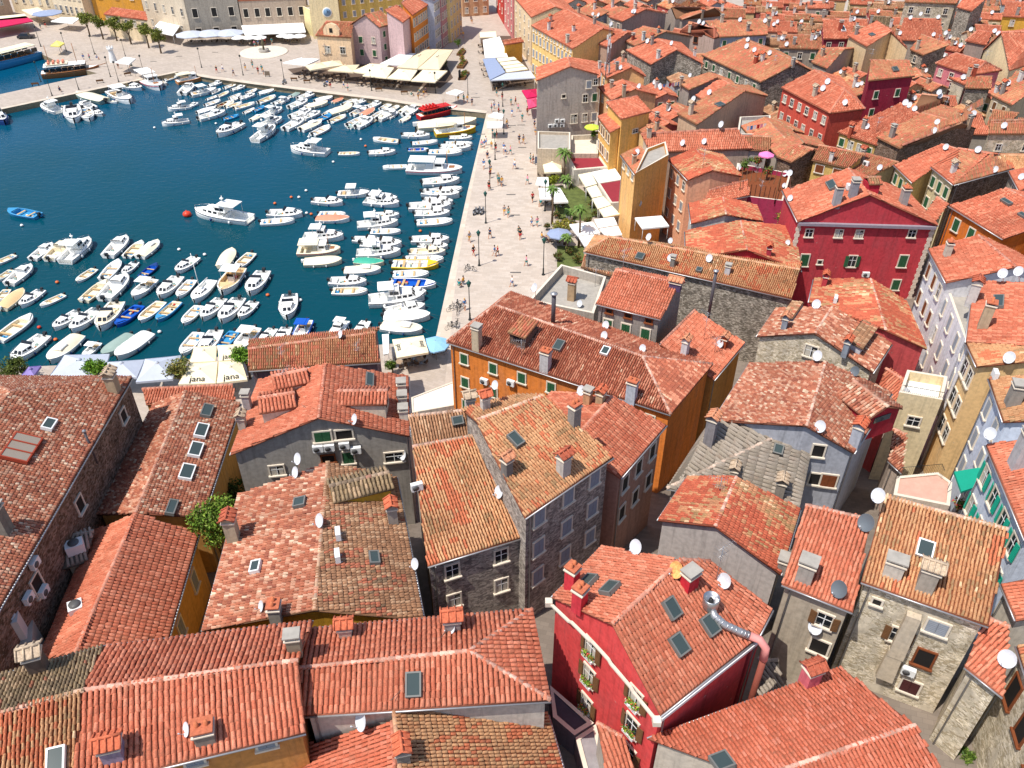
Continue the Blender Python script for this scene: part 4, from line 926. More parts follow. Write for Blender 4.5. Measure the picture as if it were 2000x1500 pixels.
house('T13', 13.6, 'gg', (1972, 138), (2060, 110), (1956, 63), (2030, 62), C=(1990, 60), D=(1920, 98), tile='O', wall='ecd9ac', zr=19.0, wins='l3x2g:0.8,1.2,2.0,3', label='cream gabled house with five brown windows near the right edge')
house('T14', 13.4, 'hh', (1827, 124), (1896, 146), (1866, 104), (1925, 121), C=(1957, 138), tile='O', wall='cf7f86', s=0.34, wins='f3x1w', label='pink house with hipped salmon roof below the cream gable')
house('T15', 14.2, 'gg', (1935, 186), (1976, 206), (1985, 140), (2040, 160), tile='T', wall='c4b191', zr=17.0, wins='f2x1b', label='tan roof house with a shady loggia at the right edge')
mono('T16', [(1832, 142, 11.6), (1884, 166, 11.6), (1892, 158, 12.2), (1838, 136, 12.2)], 'O', 'S2', 'narrow tile strip stone house below the pink hipped house', wins='f1x1w')
mono('T16b', [(1884, 172, 12.8), (1936, 174, 12.8), (1938, 150, 14.0), (1890, 150, 14.0)], 'T', 'S0', 'small tan roof stone house with grey wall and two dishes')
mono('T17a', [(1635, 258, 13.0), (1712, 284, 13.0), (1800, 226, 15.6), (1758, 202, 15.6)], 'O', 'd9b36a', 'long salmon roof house with two white chimneys', wins='f4x1g')
house('T17', 14.2, 'gg', (1711, 268), (1756, 290), (1800, 221), (1876, 241), C=(1900, 222), D=(1838, 206), tile='T', wall='S3', zr=16.2, label='brown stone house with broad patched tan roof and a white chimney')
mono('T17c', [(1756, 291, 14.2), (1906, 250, 14.2), (1878, 240, 16.2), (1762, 284, 14.6)], 'T', 'S3', 'brown stone verge house under the broad patched tan roof', gutter=False, wins='f1x1w')
house('T18', 12.6, 'gg', (1785, 212), (1838, 208), (1800, 184), (1852, 190), tile='T', wall='a08c80', zr=14.2, label='small tan roof house with an open dark attic')
mono('T18b', [(1895, 262, 12.2), (1936, 264, 12.2), (1916, 224, 13.6), (1884, 222, 13.6)], 'N', 'b0a598', 'small red roof house beside two white chimneys')
mono('T19a', [(1745, 322, 13.2), (1782, 357, 13.2), (1872, 292, 16.2), (1838, 282, 16.2)], 'O', 'e0c07c', 'yellow street house with salmon roof and dark green shutters', wins='f3x2g:0.9,1.5,0.8,3')
house('T19', 15.0, 'gg', (1818, 326), (1862, 361), (1870, 290), (1932, 300), tile='O', wall='d8c79c', k=0.5, zr=17.4, wins='f3x2g:0.9,1.5,0.9,3.1', label='stone street house with red and tan roof and a dark tall chimney')
mono('T19c', [(1863, 361, 15.0), (1981, 329, 15.0), (1936, 302, 17.2), (1874, 294, 17.2)], 'T', 'S3', 'stone side wing with tan verge tiles and two big dishes')
mono('T20', [(1585, 313, 12.6), (1656, 329, 12.6), (1690, 302, 13.8), (1600, 284, 13.8)], 'T', 'd7b56a', 'yellow boarded house with tan scalloped eaves', wins='f2x1o:1.2,1.2,0.4,3')
mono('T20b', [(1655, 330, 11.8), (1700, 345, 11.8), (1755, 318, 12.8), (1690, 300, 12.8)], 'T', 'c9b98c', 'small mossy tan roof house by the alley')
house('T21', 12.4, 'gg', (1515, 306), (1545, 318), (1555, 283), (1588, 292), tile='T', wall='S3', zr=13.8, label='little tan roof stone house behind the pink parasol')
house('T21b', 12.2, 'gg', (1500, 286), (1516, 304), (1552, 262), (1570, 280), tile='T', wall='b6a898', zr=13.6, label='tan roof house with a white chimney in front of the salmon corner house')
mono('T23', [(1930, 262, 14.0), (2040, 262, 14.0), (2050, 234, 15.6), (1935, 236, 15.6)], 'T', 'S2', 'pale rubble stone house with one white window at the right edge', wins='f2x1w:.8,1.1,1.6,3')
mono('T24', [(1780, 452, 13.0), (1800, 470, 13.0), (1850, 400, 14.0), (1830, 385, 14.0)], 'O', 'e2cf9e', 'cream street house squeezed beside the crimson quoins', wins='f2x2g')
mono('T25', [(1970, 335, 15.4), (1990, 372, 15.4), (2060, 350, 17), (2040, 318, 17)], 'O', 'b0a494', 'salmon roof house at the right edge with one dish', wins='f1x1w')
mono('T26', [(1925, 248, 12.0), (1965, 252, 12.0), (1990, 222, 13.4), (1940, 215, 13.4)], 'T', 'b3a698', 'small tan roof house with crowded chimneys near the right edge', wins='f1x1w')
mono('T27', [(1958, 32, 13.0), (2040, 36, 13.0), (2050, 8, 14.6), (1965, 4, 14.6)], 'O', 'e0b04a', 'golden yellow house with a white balcony at the top corner', wins='f2x1w')
# ---- top centre
house('U1', 13.0, 'gg', (1037, 50), (1118, 96), (1104, 18), (1178, 56), tile='O', wall='f0c77e', s=0.3, k=0.4, wins='f13x1w:0.6,0.6,0.25,3 f11x3s:0.8,1.6,1.5,3.4', label='long pale yellow palazzo with three storeys of grey windows')
house('U2', 15.2, 'gg', (1170, 146), (1166, 122), (1114, 130), (1108, 112), C=(1047, 134), D=(1047, 158), tile='O', wall='b8aca2', mode='d', label='tall grey stained gable house beside the promenade')
flatroof('U2b', [(1050, 290), (1114, 292), (1114, 258), (1050, 256)], 6.6, 'c6b49c', 'low stone bastion with an arched door at the promenade', para=0.5, groundz=1)
flatroof('U2c', [(1116, 300), (1168, 300), (1168, 262), (1116, 264)], 5.0, 'c9bba8', 'white walled roof terrace with a lime green parasol', para=0.9, groundz=1, deck=LIME)
mono('U3', [(1213, 233, 13.0), (1272, 218, 13.0), (1245, 188, 13.6), (1184, 200, 13.6)], 'O', 'f0bd6c', 'bright yellow house with square salmon roof and one small window', wins='f1x1w:1.1,0.6,2.4,3')
mono('U3b', [(1167, 228, 10.8), (1191, 259, 10.8), (1213, 248, 11.4), (1187, 220, 11.4)], 'O', 'f0bd6c', 'low wing of the bright yellow house with two window rows', wins='f5x2b:0.7,1.5,0.6,3.2')
house('U4', 12.6, 'gg', (1172, 138), (1185, 153), (1220, 121), (1232, 132), C=(1262, 150), D=(1250, 136), tile='O', wall='eab67c', zr=14.2, wins='f1x1w', label='apricot house with salmon roof behind the grey gable')
house('U5', 11.6, 'gg', (1168, 170), (1194, 196), (1215, 156), (1240, 174), C=(1285, 186), D=(1262, 170), tile='O', wall='e6b184', zr=13.2, wins='f2x1w', label='apricot house with a dish between the yellow and grey houses')
house('U6', 12.6, 'gg', (1152, 80), (1186, 92), (1186, 55), (1225, 64), tile='O', wall='b59a88', zr=14.2, label='small salmon roof house behind the lattice mast')
house('U7', 12.4, 'gg', (1210, 75), (1240, 90), (1255, 52), (1300, 62), tile='T', wall='b5a692', zr=14.4, wins='f2x1w', label='tan roof house with three chimneys behind the dark stone gable')
house('U8', 12.6, 'gg', (1375, 126), (1330, 84), (1322, 97), (1285, 76), C=(1222, 98), D=(1271, 126), tile='O', wall='S0', zr=14.8, label='dark rubble stone gable house with round holes')
house('U9', 12.8, 'gg', (1188, 33), (1215, 42), (1238, 12), (1262, 18), tile='O', wall='a3948a', zr=14.6, wins='f2x1w', label='salmon roof house with a dark stone gable end')
house('U10', 11.8, 'gh', (1300, 26), (1332, 38), (1312, 14), (1395, 15), C=(1412, 30), tile='T', wall='a89a8e', zr=13.8, label='hipped tan roof house in front of the terrace houses')
house('U11', 12.2, 'hh', (1328, 60), (1405, 72), (1350, 44), (1395, 55), tile='O', wall='c0a79a', zr=14.0, wins='f4x1k', label='red hipped roof house with a chimney and open loggia')
mono('U11b', [(1405, 73, 12.2), (1500, 68, 12.2), (1500, 38, 13.8), (1378, 42, 13.8)], 'T', 'a5b0bd', 'blue grey walled house with broad tan roof', wins='f4x1g')
house('U13', 12.0, 'gg', (1325, 162), (1345, 176), (1385, 142), (1400, 152), C=(1440, 170), D=(1425, 156), tile='T', wall='a59a90', zr=13.4, label='narrow grey house with tan roof and a white chimney')
mono('U14', [(1358, 186, 11.4), (1384, 202, 11.4), (1440, 172, 13.0), (1405, 154, 13.0)], 'N', 'b5a596', 'small red roof house with two big dishes')
house('U15', 12.8, 'gg', (1322, 222), (1361, 244), (1420, 166), (1455, 178), C=(1500, 188), D=(1462, 168), tile='T', wall='c9ab8e', zr=15.0, label='long tan roof house with skylight and small chimneys')
mono('U16', [(1270, 297, 12.4), (1470, 291, 12.4), (1440, 252, 14.4), (1252, 262, 14.4)], 'N', 'cbb39e', 'bright red roof house crowded with dishes and solar tank', wins='f1x1w')
mono('U17', [(1448, 292, 12.2), (1502, 296, 12.2), (1508, 268, 13.2), (1450, 266, 13.2)], 'T', 'b3a8a0', 'small tan roof house next to the white terrace frame')
flatroof('U18', [(1440, 262), (1505, 262), (1505, 225), (1445, 228)], 11.5, 'b9aaa4', 'rooftop terrace house with white frame and washing', para=0.6)
flatroof('X5', [(1430, 380), (1530, 392), (1545, 338), (1440, 318)], 11.2, 'b03a5a', 'crimson roof garden house with pergola and flowers', para=0.7, deck=ORANGEW)
mono('X6', [(1372, 400, 11.6), (1465, 382, 11.6), (1460, 352, 12.6), (1385, 372, 12.6)], 'O', 'd88a80', 'low salmon roof house beside the crimson roof garden', wins='f2x1w')
# ---- harbour front houses, top
mono('V14', [(202, 28, 7.0), (288, 40, 7.0), (284, 24, 7.9), (218, 15, 7.9)], 'O', 'e9d3b0', 'low cream kiosk house with long salmon roof behind the quay trees', wins='f5x1w:1.0,1.6,0.5,3')
house('V1', 9.0, 'hg', (616, 70), (686, 74), (638, 42), (690, 44), tile='T', wall='f3d0a8', zr=10.8, k=0.7, wins='f2x1w:1.2,1.5,2.2,3', label='cream house with a little bell gable and anchor sign')
house('V2', 10.4, 'gg', (741, 54), (774, 45), (712, 29), (745, 22), D=(680, 50), tile='T', wall='cbb0ae', zr=13.0, wins='l2x3g:0.9,1.4,2.4,3 f2x3g:0.8,1.3,1,3', label='pink grey gable house with green shutters on the quay corner')
mono('V3', [(787, 44, 12.2), (806, 30, 12.2), (775, 11, 14.2), (752, 20, 14.2)], 'O', 'd3b4b4', 'dusty pink house with salmon roof in the street row', groundz=1)
mono('V4', [(806, 30, 12.8), (848, 2, 12.8), (815, -14, 15.0), (784, 6, 15.0)], 'O', 'de8a3c', 'tall orange house in the street row', groundz=1, wins='f9x3w:0.9,1.7,1,3.4')
for _k, (_x, _y, _x2, _y2, _c, _n) in enumerate([(848, 0, 862, -10, 'b9bccb', 'bluish grey'), (862, -8, 878, -20, 'c08a8a', 'mauve'), (878, -16, 902, -34, 'e3c98c', 'straw yellow')]):
    mono('V5%d' % _k, [(_x, _y, 14.0), (_x2, _y2, 14.0), (_x2 - 40, _y2 - 20, 16.0), (_x - 40, _y - 16, 16.0)], 'O', _c, _n + ' narrow house in the street row behind the orange house', groundz=1, wins='f4x4w:0.9,1.6,1,3.2')
mono('V24', [(985, 88, 6.0), (1024, 82, 6.0), (1018, 74, 6.8), (982, 80, 6.8)], 'O', 'e0a84a', 'low golden annex with salmon roof beside the street awnings', groundz=1)
# ---- the crimson house
hero = house('HERO', 19.0, 'gg', (1290, 1397), (1479, 1247), (1196, 1219), (1330, 1094), C=(1176, 1066), D=(1078, 1166), tile='N', wall='d84d4c', mode='d', over=0.2, label='crimson house with curved white cornice, flower boxes and brown shutters')
mono('HERO2', [(1480, 1246, 18.9), (1509, 1190, 18.9), (1388, 1097, 20.6), (1330, 1094, 21.3)], 'N', 'cc4c52', 'side wing of the crimson house with fresh red tiles', over=0.2)
mono('HERO3', [(1186, 1520, 13.6), (1240, 1500, 13.6), (1215, 1440, 14.6), (1166, 1412, 14.6)], 'N', 'b9b0a6', 'small curved porch roof at the foot of the crimson house', over=0.1, gutter=False)
house('Q1', 10.6, 'gg', (486, 724), (742, 708), (484, 682), (733, 650), C=(742, 640), D=(486, 664), tile='T', wall='7d6a72', zr=12.0, over=0.3, label='low dark stone harbour house with long red and straw roof')

block('V10', (477, 70), (606, 64), 12, 10.2, 'b3a08e', 'grey brown palazzo with six dark windows above a white awning', roof='O', wins='f6x1d:1.2,2.1,2.0,4')
block('V11', (376, 76), (476, 70), 14, 21, 'a89e90', 'ornate grey palazzo with pedimented windows and a balcony', wins='f3x1d:1.3,2.2,12.2,4.4 f3x1d:1.3,2.2,6.6,4 f3x1d:1.4,1.8,17.2,4', para=.3)
block('V12', (290, 55), (375, 75), 13, 21, 'd3c4ae', 'cream ornate palazzo with five window columns', wins='f5x1w:.9,1.9,12.4,4 f5x1w:.9,1.9,7,4 f3x1w:1.2,1.9,17,4', para=.3)
block('V15', (190, 40), (287, 46), 10, 15, 'd79a3e', 'golden ochre house above the low salmon roof', side=(0, 1), wins='f3x1w:1,1.6,6,3', para=.3)
block('V16', (112, 35), (172, 44), 12, 15, 'e6d3b4', 'cream house with a row of narrow windows behind the quay', wins='f6x1w:.8,1.9,6,3 f6x1w:.8,1.9,10,3', para=.3)
block('V17', (30, 24), (111, 34), 12, 13, 'e3cfae', 'pale restaurant house behind beige parasols', wins='f5x2w:.9,1.7,3,4', para=.3)
block('V18', (-60, 50), (28, 30), 10, 6.5, 'b9a08c', 'shaded market hall at the top left corner', wins='f3x1w', para=.3)
block('V9', (613, 76), (668, 74), 8, 12.5, 'f0dcae', 'cream clock tower with a blue and white clock', para=.3)
block('V22', (669, 68), (792, 52), 10, 11.5, 'd6b968', 'yellow house behind the clock tower', wins='f7x2s:.8,1.4,1.2,3.2', roof='T')
block('V23', (598, 64), (612, 72), 8, 8.2, 'ead9a4', 'cream arch gate house beside the grey brown palazzo', para=.3, wins='f1x1d:1.6,2.6,5,3')
block('V8', (904, 33), (955, 29), 10, 11, 'caa07a', 'brown corner house closing the far end of the street', wins='f3x3w:.9,1.5,1,3.2', para=.3)
block('V21', (1036, 128), (1004, 84), 12, 12.5, 'ecd0a8', 'cream house next to the pale yellow palazzo', side=(1, 0), wins='f4x3w:.8,1.5,1,3.3', roof='O')
block('V20', (1002, 80), (984, 50), 12, 12, 'd98a86', 'pink house behind the white awnings of the street', side=(1, 0), wins='f3x3w:.8,1.4,1,3.2', roof='O')
block('V25', (983, 48), (969, 22), 12, 12.6, 'c9493f', 'dark red narrow house near the far end of the street', side=(1, 0), wins='f3x3w:.8,1.4,1,3.2', roof='O')
flatroof('Y1', [(1757, 766), (1841, 781), (1851, 735), (1772, 722)], 15.6, 'e3cfa6', 'beige house with a white roof terrace and orange door canopy', deck=WHITE, para=1.0, wins='f1x1w:1.0,1.0,2.4,3')
flatroof('Y2', [(1745, 966), (1855, 988), (1860, 942), (1832, 922), (1752, 930)], 12.0, 'cbb9a6', 'pink paved balcony terrace above the patched red roof', deck=mat('pink_paving', hexc('cf9f8e'), .8, var=.1), para=.15)
mono('Y3', [(1712, 762, 13.6), (1752, 792, 13.6), (1768, 745, 15.0), (1730, 720, 15.0)], 'O', 'c4524c', 'small red lean-to roof house left of the white terrace')
mono('Y4', [(1735, 900, 11.6), (1762, 925, 11.6), (1770, 850, 13.0), (1745, 838, 13.0)], 'P', 'b5a394', 'narrow speckled strip roof house in the courtyard')
block('Z1', (1180, 60), (1240, 30), 0.1, 1, 'b5a394', 'x', para=.1) if False else None

flatroof('W1b', [(1847, 557), (1885, 663), (1906, 652), (1905, 552)], 18.8, 'e8e6e8', 'white street house with flat top between two salmon roofs', para=.4, wins='f3x3s:0.8,1.6,0.7,3.2 l3x3s:0.8,1.6,0.7,3.2')

flatroof('Y5', [(1074, 1338), (1160, 1412), (1122, 1436), (1080, 1400)], 11.6, '6a6068', 'dark flat roof in the alley beside the crimson facade', deck=mat('dark_felt', hexc('4a4650'), .9, var=.15), para=.12)
flatroof('Y6', [(1124, 1440), (1164, 1414), (1192, 1530), (1150, 1540)], 11.4, '8a8288', 'grey metal roof strip below the crimson facade', deck=mat('grey_felt', hexc('8f8a8c'), .8, var=.15), para=.1)
mono('Y7', [(1484, 1378, 12.4), (1530, 1350, 12.4), (1520, 1290, 13.0), (1488, 1290, 13.0)], 'G', 'a59c90', 'low corrugated yard roof behind the crimson house', gutter=False)
# ------------------------------------------------------------------ boats (local x forward, 6 m prototypes)
def bmat(k):
    T_ = {'w': ('f2f1ec', .3), 'c': ('e8dcc0', .6), 'b': ('1557b8', .35), 'l': ('3f93c4', .4), 'n': ('1c3d78', .4), 'o': ('c98a50', .6), 'r': ('c92a25', .4), 'y': ('e8bb25', .45), 'g': ('8fa39a', .7),
          't': ('d9b888', .7), 'd': ('6b4630', .6), 'G': ('3aa58a', .6), 's': ('e58d70', .7), 'G2': ('6f7e78', .5), 'W': ('9a6236', .5), 'p': ('e2486a', .6), 'k': ('2a2c30', .5), 'B': ('c9a877', .6)}
    c, r = T_[k]; return mat('boat_' + k, hexc(c), r, var=0.06, scale=3, spec=0.45)
def hullform(L, B, fb, n=13):
    st = []
    for i in range(n):
        t = i / (n - 1); hb = B / 2 * (0.84 + 0.16 * math.sin(min(1, t / .5) * math.pi / 2)) if t < 0.5 else B / 2 * max(0.02, (1 - ((t - .5) / .5) ** 2.3)) ** 0.62
        st.append((-L / 2 + L * t, hb, fb * (1 + 0.4 * t * t)))
    return st
BP = {}
def boat_proto(kind, hc='w', dc='w'):
    key = kind + hc + dc
    if key in BP: return BP[key]
    L, B, fb = 6.0, 2.15, 0.62
    if kind in 'or': B = 1.9; fb = 0.48
    if kind == 's': B = 2.0
    if kind == 'E': B = 1.75; fb = 0.7
    root = bpy.data.objects.new({'c': 'motor_boat', 'o': 'open_boat', 'r': 'rowing_boat', 't': 'covered_boat', 'b': 'canopy_boat', 's': 'sailing_boat', 'K': 'cabin_cruiser', 'F': 'fishing_boat', 'E': 'excursion_boat'}[kind], None); COL.objects.link(root)
    hm, dm = bmat(hc), bmat(dc); st = hullform(L, B, fb); n = len(st)
    b = MB(); ring = lambda f, z: [(x, s * hb * f, z(zz)) for s in (1,) for x, hb, zz in st]
    for s in (-1, 1):
        V = [(x, s * hb * 0.72, -0.25) for x, hb, z in st] + [(x, s * hb * 0.97, z * 0.55) for x, hb, z in st] + [(x, s * hb, z) for x, hb, z in st] + [(x, s * max(0, hb - 0.13), z + 0.015) for x, hb, z in st]
        fs = [];
        for k in range(3):
            for i in range(n - 1):
                f = (k * n + i, k * n + i + 1, (k + 1) * n + i + 1, (k + 1) * n + i); fs.append(f if s < 0 else f[::-1])
        b.add(V, fs, hm, True)
    x0, h0, z0 = st[0]; b.face([(x0, -h0 * .72, -.25), (x0, -h0, z0), (x0, h0, z0), (x0, h0 * .72, -.25)], hm)
    b.tube([(x, hb + .02, z * .98) for x, hb, z in st] + [(x, -hb - .02, z * .98) for x, hb, z in st[::-1]], 0.035, bmat('k') if hc in 'wc' and kind in 'cbK' else hm, 4)
    raw('hull', b.mesh('hull'), root)
    cock = {'c': (-0.92, 0.05), 'o': (-0.9, 0.55), 'r': (-0.9, 0.7), 't': (2, 2), 'b': (-0.9, 0.3), 's': (-0.85, -0.2), 'K': (-0.92, -0.1), 'F': (-0.9, -0.35), 'E': (-.9, .6)}[kind]
    b = MB(); fl = 0.12; fm = {'o': bmat(dc), 'r': bmat(dc)}.get(kind, dm)
    inner = [(x, max(0.0, hb - 0.13 - (0.12 if kind in 'cbsK' else 0)), z + .015) for x, hb, z in st]
    if kind in 'cbsK':
        for s in (-1, 1):
            for i in range(n - 1):
                p, q = st[i], st[i + 1]; a_, c_ = inner[i], inner[i + 1]; f = [(p[0], s * max(0, p[1] - .13), p[2] + .015), (q[0], s * max(0, q[1] - .13), q[2] + .015), (c_[0], s * c_[1], c_[2]), (a_[0], s * a_[1], a_[2])]; b.face(f if s < 0 else f[::-1], dm)
    for i in range(n - 1):
        (xa, ha, za), (xb, hb, zb) = inner[i], inner[i + 1]; t = (xa + xb) / L
        if cock[0] < t < cock[1]:
            b.face([(xa, -ha, fl), (xb, -hb, fl), (xb, hb, fl), (xa, ha, fl)], fm)
            for s in (-1, 1):
                f = [(xa, s * ha, fl), (xb, s * hb, fl), (xb, s * hb, zb), (xa, s * ha, za)]; b.face(f if s < 0 else f[::-1], fm)
            tp = (inner[i - 1][0] + xa) / L if i else -9
            if not cock[0] < tp < cock[1]: b.face([(xa, -ha, fl), (xa, ha, fl), (xa, ha, za), (xa, -ha, za)], fm)
            tn = (inner[i + 2][0] + xb) / L if i + 2 < n else 9
            if not cock[0] < tn < cock[1]: b.face([(xb, -hb, fl), (xb, hb, fl), (xb, hb, zb), (xb, -hb, zb)], fm)
        else: b.face([(xa, -ha, za), (xb, -hb, zb), (xb, 0, zb + .05), (xa, 0, za + .05)], dm); b.face([(xa, 0, za + .05), (xb, 0, zb + .05), (xb, hb, zb), (xa, ha, za)], dm)
    raw('deck', b.mesh('deck'), root)
    def part(name, f, par=root):
        b = MB(); f(b); return raw(name, b.mesh(name), par)
    def motor(b):
        b.box((-L / 2 - .2, 0, .75), (.42, .34, .42), bmat('k') if hc != 'c' else bmat('w')); b.box((-L / 2 - .16, 0, .2), (.16, .12, .9), bmat('k')); b.box((-L / 2 - .02, 0, .5), (.2, .3, .16), bmat('k'))
    if kind in 'cobt' or kind == 'r' and hc in 'wl': part('outboard_motor', motor)
    if kind == 'o' or kind == 'r':
        for x in ((-1.6, 0.1, 1.5) if kind == 'r' else (-1.5, 0.5)): part('bench', lambda b: b.box((x, 0, .4), (.32, 1.5 if x < 1 else 1.1, .06), bmat('B')))
        if kind == 'o': part('foredeck', lambda b: b.face([(1.6, -.72, .74), (2.9, -.1, .86), (2.9, .1, .86), (1.6, .72, .74)], bmat(hc)))
    def cabin(xa, xb, w, hh, zb, m=dm, nw=2):
        def body(b):
            A = [(xa, -w / 2, zb), (xb, -w * .36, zb), (xb, w * .36, zb), (xa, w / 2, zb)]; T = [(xa + .08, -w * .43, zb + hh), (xb - .55, -w * .32, zb + hh), (xb - .55, w * .32, zb + hh), (xa + .08, w * .43, zb + hh)]
            b.add(A + T, [(4, 5, 6, 7), (0, 1, 5, 4), (1, 2, 6, 5), (2, 3, 7, 6), (3, 0, 4, 7)], m)
        c = part('cabin', body)
        def win(b):
            for s in (-1, 1):
                for k in range(nw):
                    t0, t1 = (k + .15) / nw, (k + .85) / nw; e = lambda t, q: (xa + .1 + (xb - xa - .5) * t, s * (w * (.5 - .14 * t) * (1 - .12 * q) + .012), zb + hh * q)
                    f = [e(t0, .4), e(t1, .4), e(t1, .82), e(t0, .82)]; b.face(f if s < 0 else f[::-1], DARKGL)
            for s in (-1, 1):
                g = lambda y, q: (xb - .55 * q + .015, s * y * (1 - .1 * q), zb + hh * q + .01); b.face([g(w * .04, .25), g(w * .31, .25), g(w * .31, .85), g(w * .04, .85)][::1 if s > 0 else -1], DARKGL)
        part('window', win, c); return c
    def canopy(xa, xb, w, z, m, posts=True):
        c = part('canopy', lambda b: (b.box(((xa + xb) / 2, 0, z), (xb - xa, w, .06), m), b.box(((xa + xb) / 2, 0, z + .05), ((xb - xa) * .9, w * .6, .05), m)))
        if posts:
            for x in (xa + .1, xb - .1):
                for s in (-1, 1): part('canopy_post', lambda b: b.tube([(x, s * w * .46, .5), (x, s * w * .44, z)], .025, STEEL, 4), c)
        return c
    def rail(b):
        pts = [(x, s_ * max(0, hb - .1), z + .32) for s_ in (1,) for x, hb, z in st[7:]] + [(x, -max(0, hb - .1), z + .32) for x, hb, z in st[:6:-1]]
        b.tube(pts, .02, STEEL, 4)
        for p in pts[::2]: b.tube([(p[0], p[1], p[2] - .32), p], .015, STEEL, 4)
    if kind == 'c':
        cabin(0.1, 2.1, 1.45, .62, .66); part('windscreen', lambda b: b.face([(0.15, -.68, 1.2), (0.15, .68, 1.2), (-0.15, .62, 1.55), (-0.15, -.62, 1.55)], DARKGL))
        part('seat', lambda b: b.box((-2.1, 0, .35), (.5, 1.5, .35), bmat('w'))); part('bow_rail', rail)
    if kind == 'b':
        part('steering_console', lambda b: (b.box((-.3, 0, .6), (.5, .7, .9), bmat('w'), taper=.8), b.box((-.05, 0, 1.15), (.05, .7, .35), DARKGL)))
        canopy(-1.4, .5, 1.8, 2.0, bmat('w') if hc != 'b' else bmat('b')); part('seat', lambda b: b.box((-1.9, 0, .4), (.5, 1.4, .35), bmat('B'))); part('bow_rail', rail)
    if kind == 't':
        cm = bmat(dc)
        def cover(b):
            V = []; m_ = 7
            for i, (x, hb, z) in enumerate(st):
                t = i / (n - 1); rise = .5 * math.sin(math.pi * min(1, t * 1.05 + .1)) ** .8 if t < .86 else .12
                for k in range(m_): a = -1 + 2 * k / (m_ - 1); V.append((x, a * (hb + .03), z - .03 + rise * (1 - abs(a) ** 2.2) + .03 * math.sin(i * 2.1 + k)))
            b.add(V, [(i * m_ + k, (i + 1) * m_ + k, (i + 1) * m_ + k + 1, i * m_ + k + 1) for i in range(n - 1) for k in range(m_ - 1)], cm, True)
        part('tarpaulin', cover)
        if hc == 'w' and dc == 'c': part('cabin_roof', lambda b: b.box((.6, 0, 1.2), (1.5, 1.1, .12), bmat('w'), taper=.85))
    if kind == 's':
        cabin(-.1, 1.9, 1.2, .42, .64); part('mast', lambda b: b.tube([(.7, 0, .6), (.7, 0, 7.2)], [.06, .04], bmat('w'), 6)); part('boom', lambda b: (b.tube([(.7, 0, 1.5), (-2.2, 0, 1.45)], .05, STEEL, 5), b.tube([(.6, 0, 1.62), (-2.1, 0, 1.55)], [.14, .07], bmat('w'), 6)))
    if kind == 'K':
        cabin(-.1, 2.2, 1.6, .6, .66, nw=3); w_ = part('wheelhouse', lambda b: b.box((-.2, 0, 1.5), (1.3, 1.4, .7), dm, taper=.84)); part('window', lambda b: (b.box((.44, 0, 1.5), (.06, 1.15, .4), DARKGL), b.box((-.2, 0, 1.5), (.9, 1.37, .32), DARKGL)), w_)
        canopy(-1.9, -.2, 1.6, 2.05, bmat('w')); part('bow_rail', rail); part('radar_mast', lambda b: (b.tube([(-.2, 0, 2), (-.3, 0, 2.9)], .04, bmat('w'), 5), b.lathe((-.25, 0, 2.5), [(.0, 0), (.18, .02), (.18, .12), (0, .16)], bmat('w'), 8)))
        part('fender', lambda b: b.lathe((0.4, -1.12, .15), [(0, 0), (.12, .06), (.12, .4), (0, .46)], bmat('w'), 8)); part('fender', lambda b: b.lathe((-1.3, -1.14, .15), [(0, 0), (.12, .06), (.12, .4), (0, .46)], bmat('w'), 8))
    if kind == 'F':
        w_ = part('wheelhouse', lambda b: (b.box((.5, 0, 1.15), (1.1, 1.3, .95), bmat('w'), taper=.92), b.box((.5, 0, 1.65), (1.35, 1.45, .08), bmat('w')))); part('window', lambda b: (b.box((1.02, 0, 1.3), (.06, 1.0, .32), DARKGL), b.box((.5, 0, 1.3), (.7, 1.28, .3), DARKGL)), w_)
        canopy(-2.7, .1, 1.8, 1.85, bmat('w') if hc == 'w' else bmat('c')); part('mast', lambda b: b.tube([(1.4, 0, .7), (1.4, 0, 3.0)], .04, bmat('W'), 5)); part('stripe', lambda b: [b.tube([(x, s * (hb * .985 + .02), z * .72) for x, hb, z in st], .03, bmat('r'), 4) for s in (-1, 1)])
        part('hatch', lambda b: b.box((1.9, 0, .85), (.6, .6, .12), bmat('W')))
    if kind == 'E':
        rf = canopy(-2.6, 1.7, 1.55, 1.55, bmat({'r': 'r', 'W': 'w', 'l': 'c', 'y': 'c'}.get(hc, 'w')), True)
        [part('side_window', lambda b: b.box((-.45 + dx, s * .76, 1.12), (.52, .04, .42), DARKGL)) for s in (-1, 1) for dx in np.arange(-1.9, 2.0, .63)]
        part('bench', lambda b: [b.box((x, s * .4, .62), (.22, .5, .3), bmat('o')) for x in np.arange(-2.2, 1.4, .5) for s in (-1, 1)])
        if hc in 'rW': part('upper_deck', lambda b: (b.box((-1.2, 0, 1.75), (2.3, 1.2, .08), bmat('r' if hc == 'r' else 'c')), [b.box((x, s * .3, 1.95), (.2, .4, .25), bmat('r' if hc == 'r' else 's')) for x in (-2.0, -1.5, -1.0, -.5) for s in (-1, 1)]))
        for x in ((.9, -1.9) if hc == 'W' else (.9,)): part('mast', lambda b: b.tube([(x, 0, 1), (x, 0, 4.2 if hc == 'W' else 2.5)], .035, bmat('W'), 5))
        if hc == 'W': part('bowsprit', lambda b: b.tube([(2.7, 0, .85), (3.9, 0, 1.15)], .05, bmat('W'), 5))
    if kind in 'cotbs': 
        for s_ in (-1, 1): part('mooring_line', lambda b: b.tube([(L / 2 - .3, s_ * .15, .75), (L / 2 + .7, s_ * .3, .35), (L / 2 + 1.3, s_ * .4, .02)], .012, CABLE, 3))
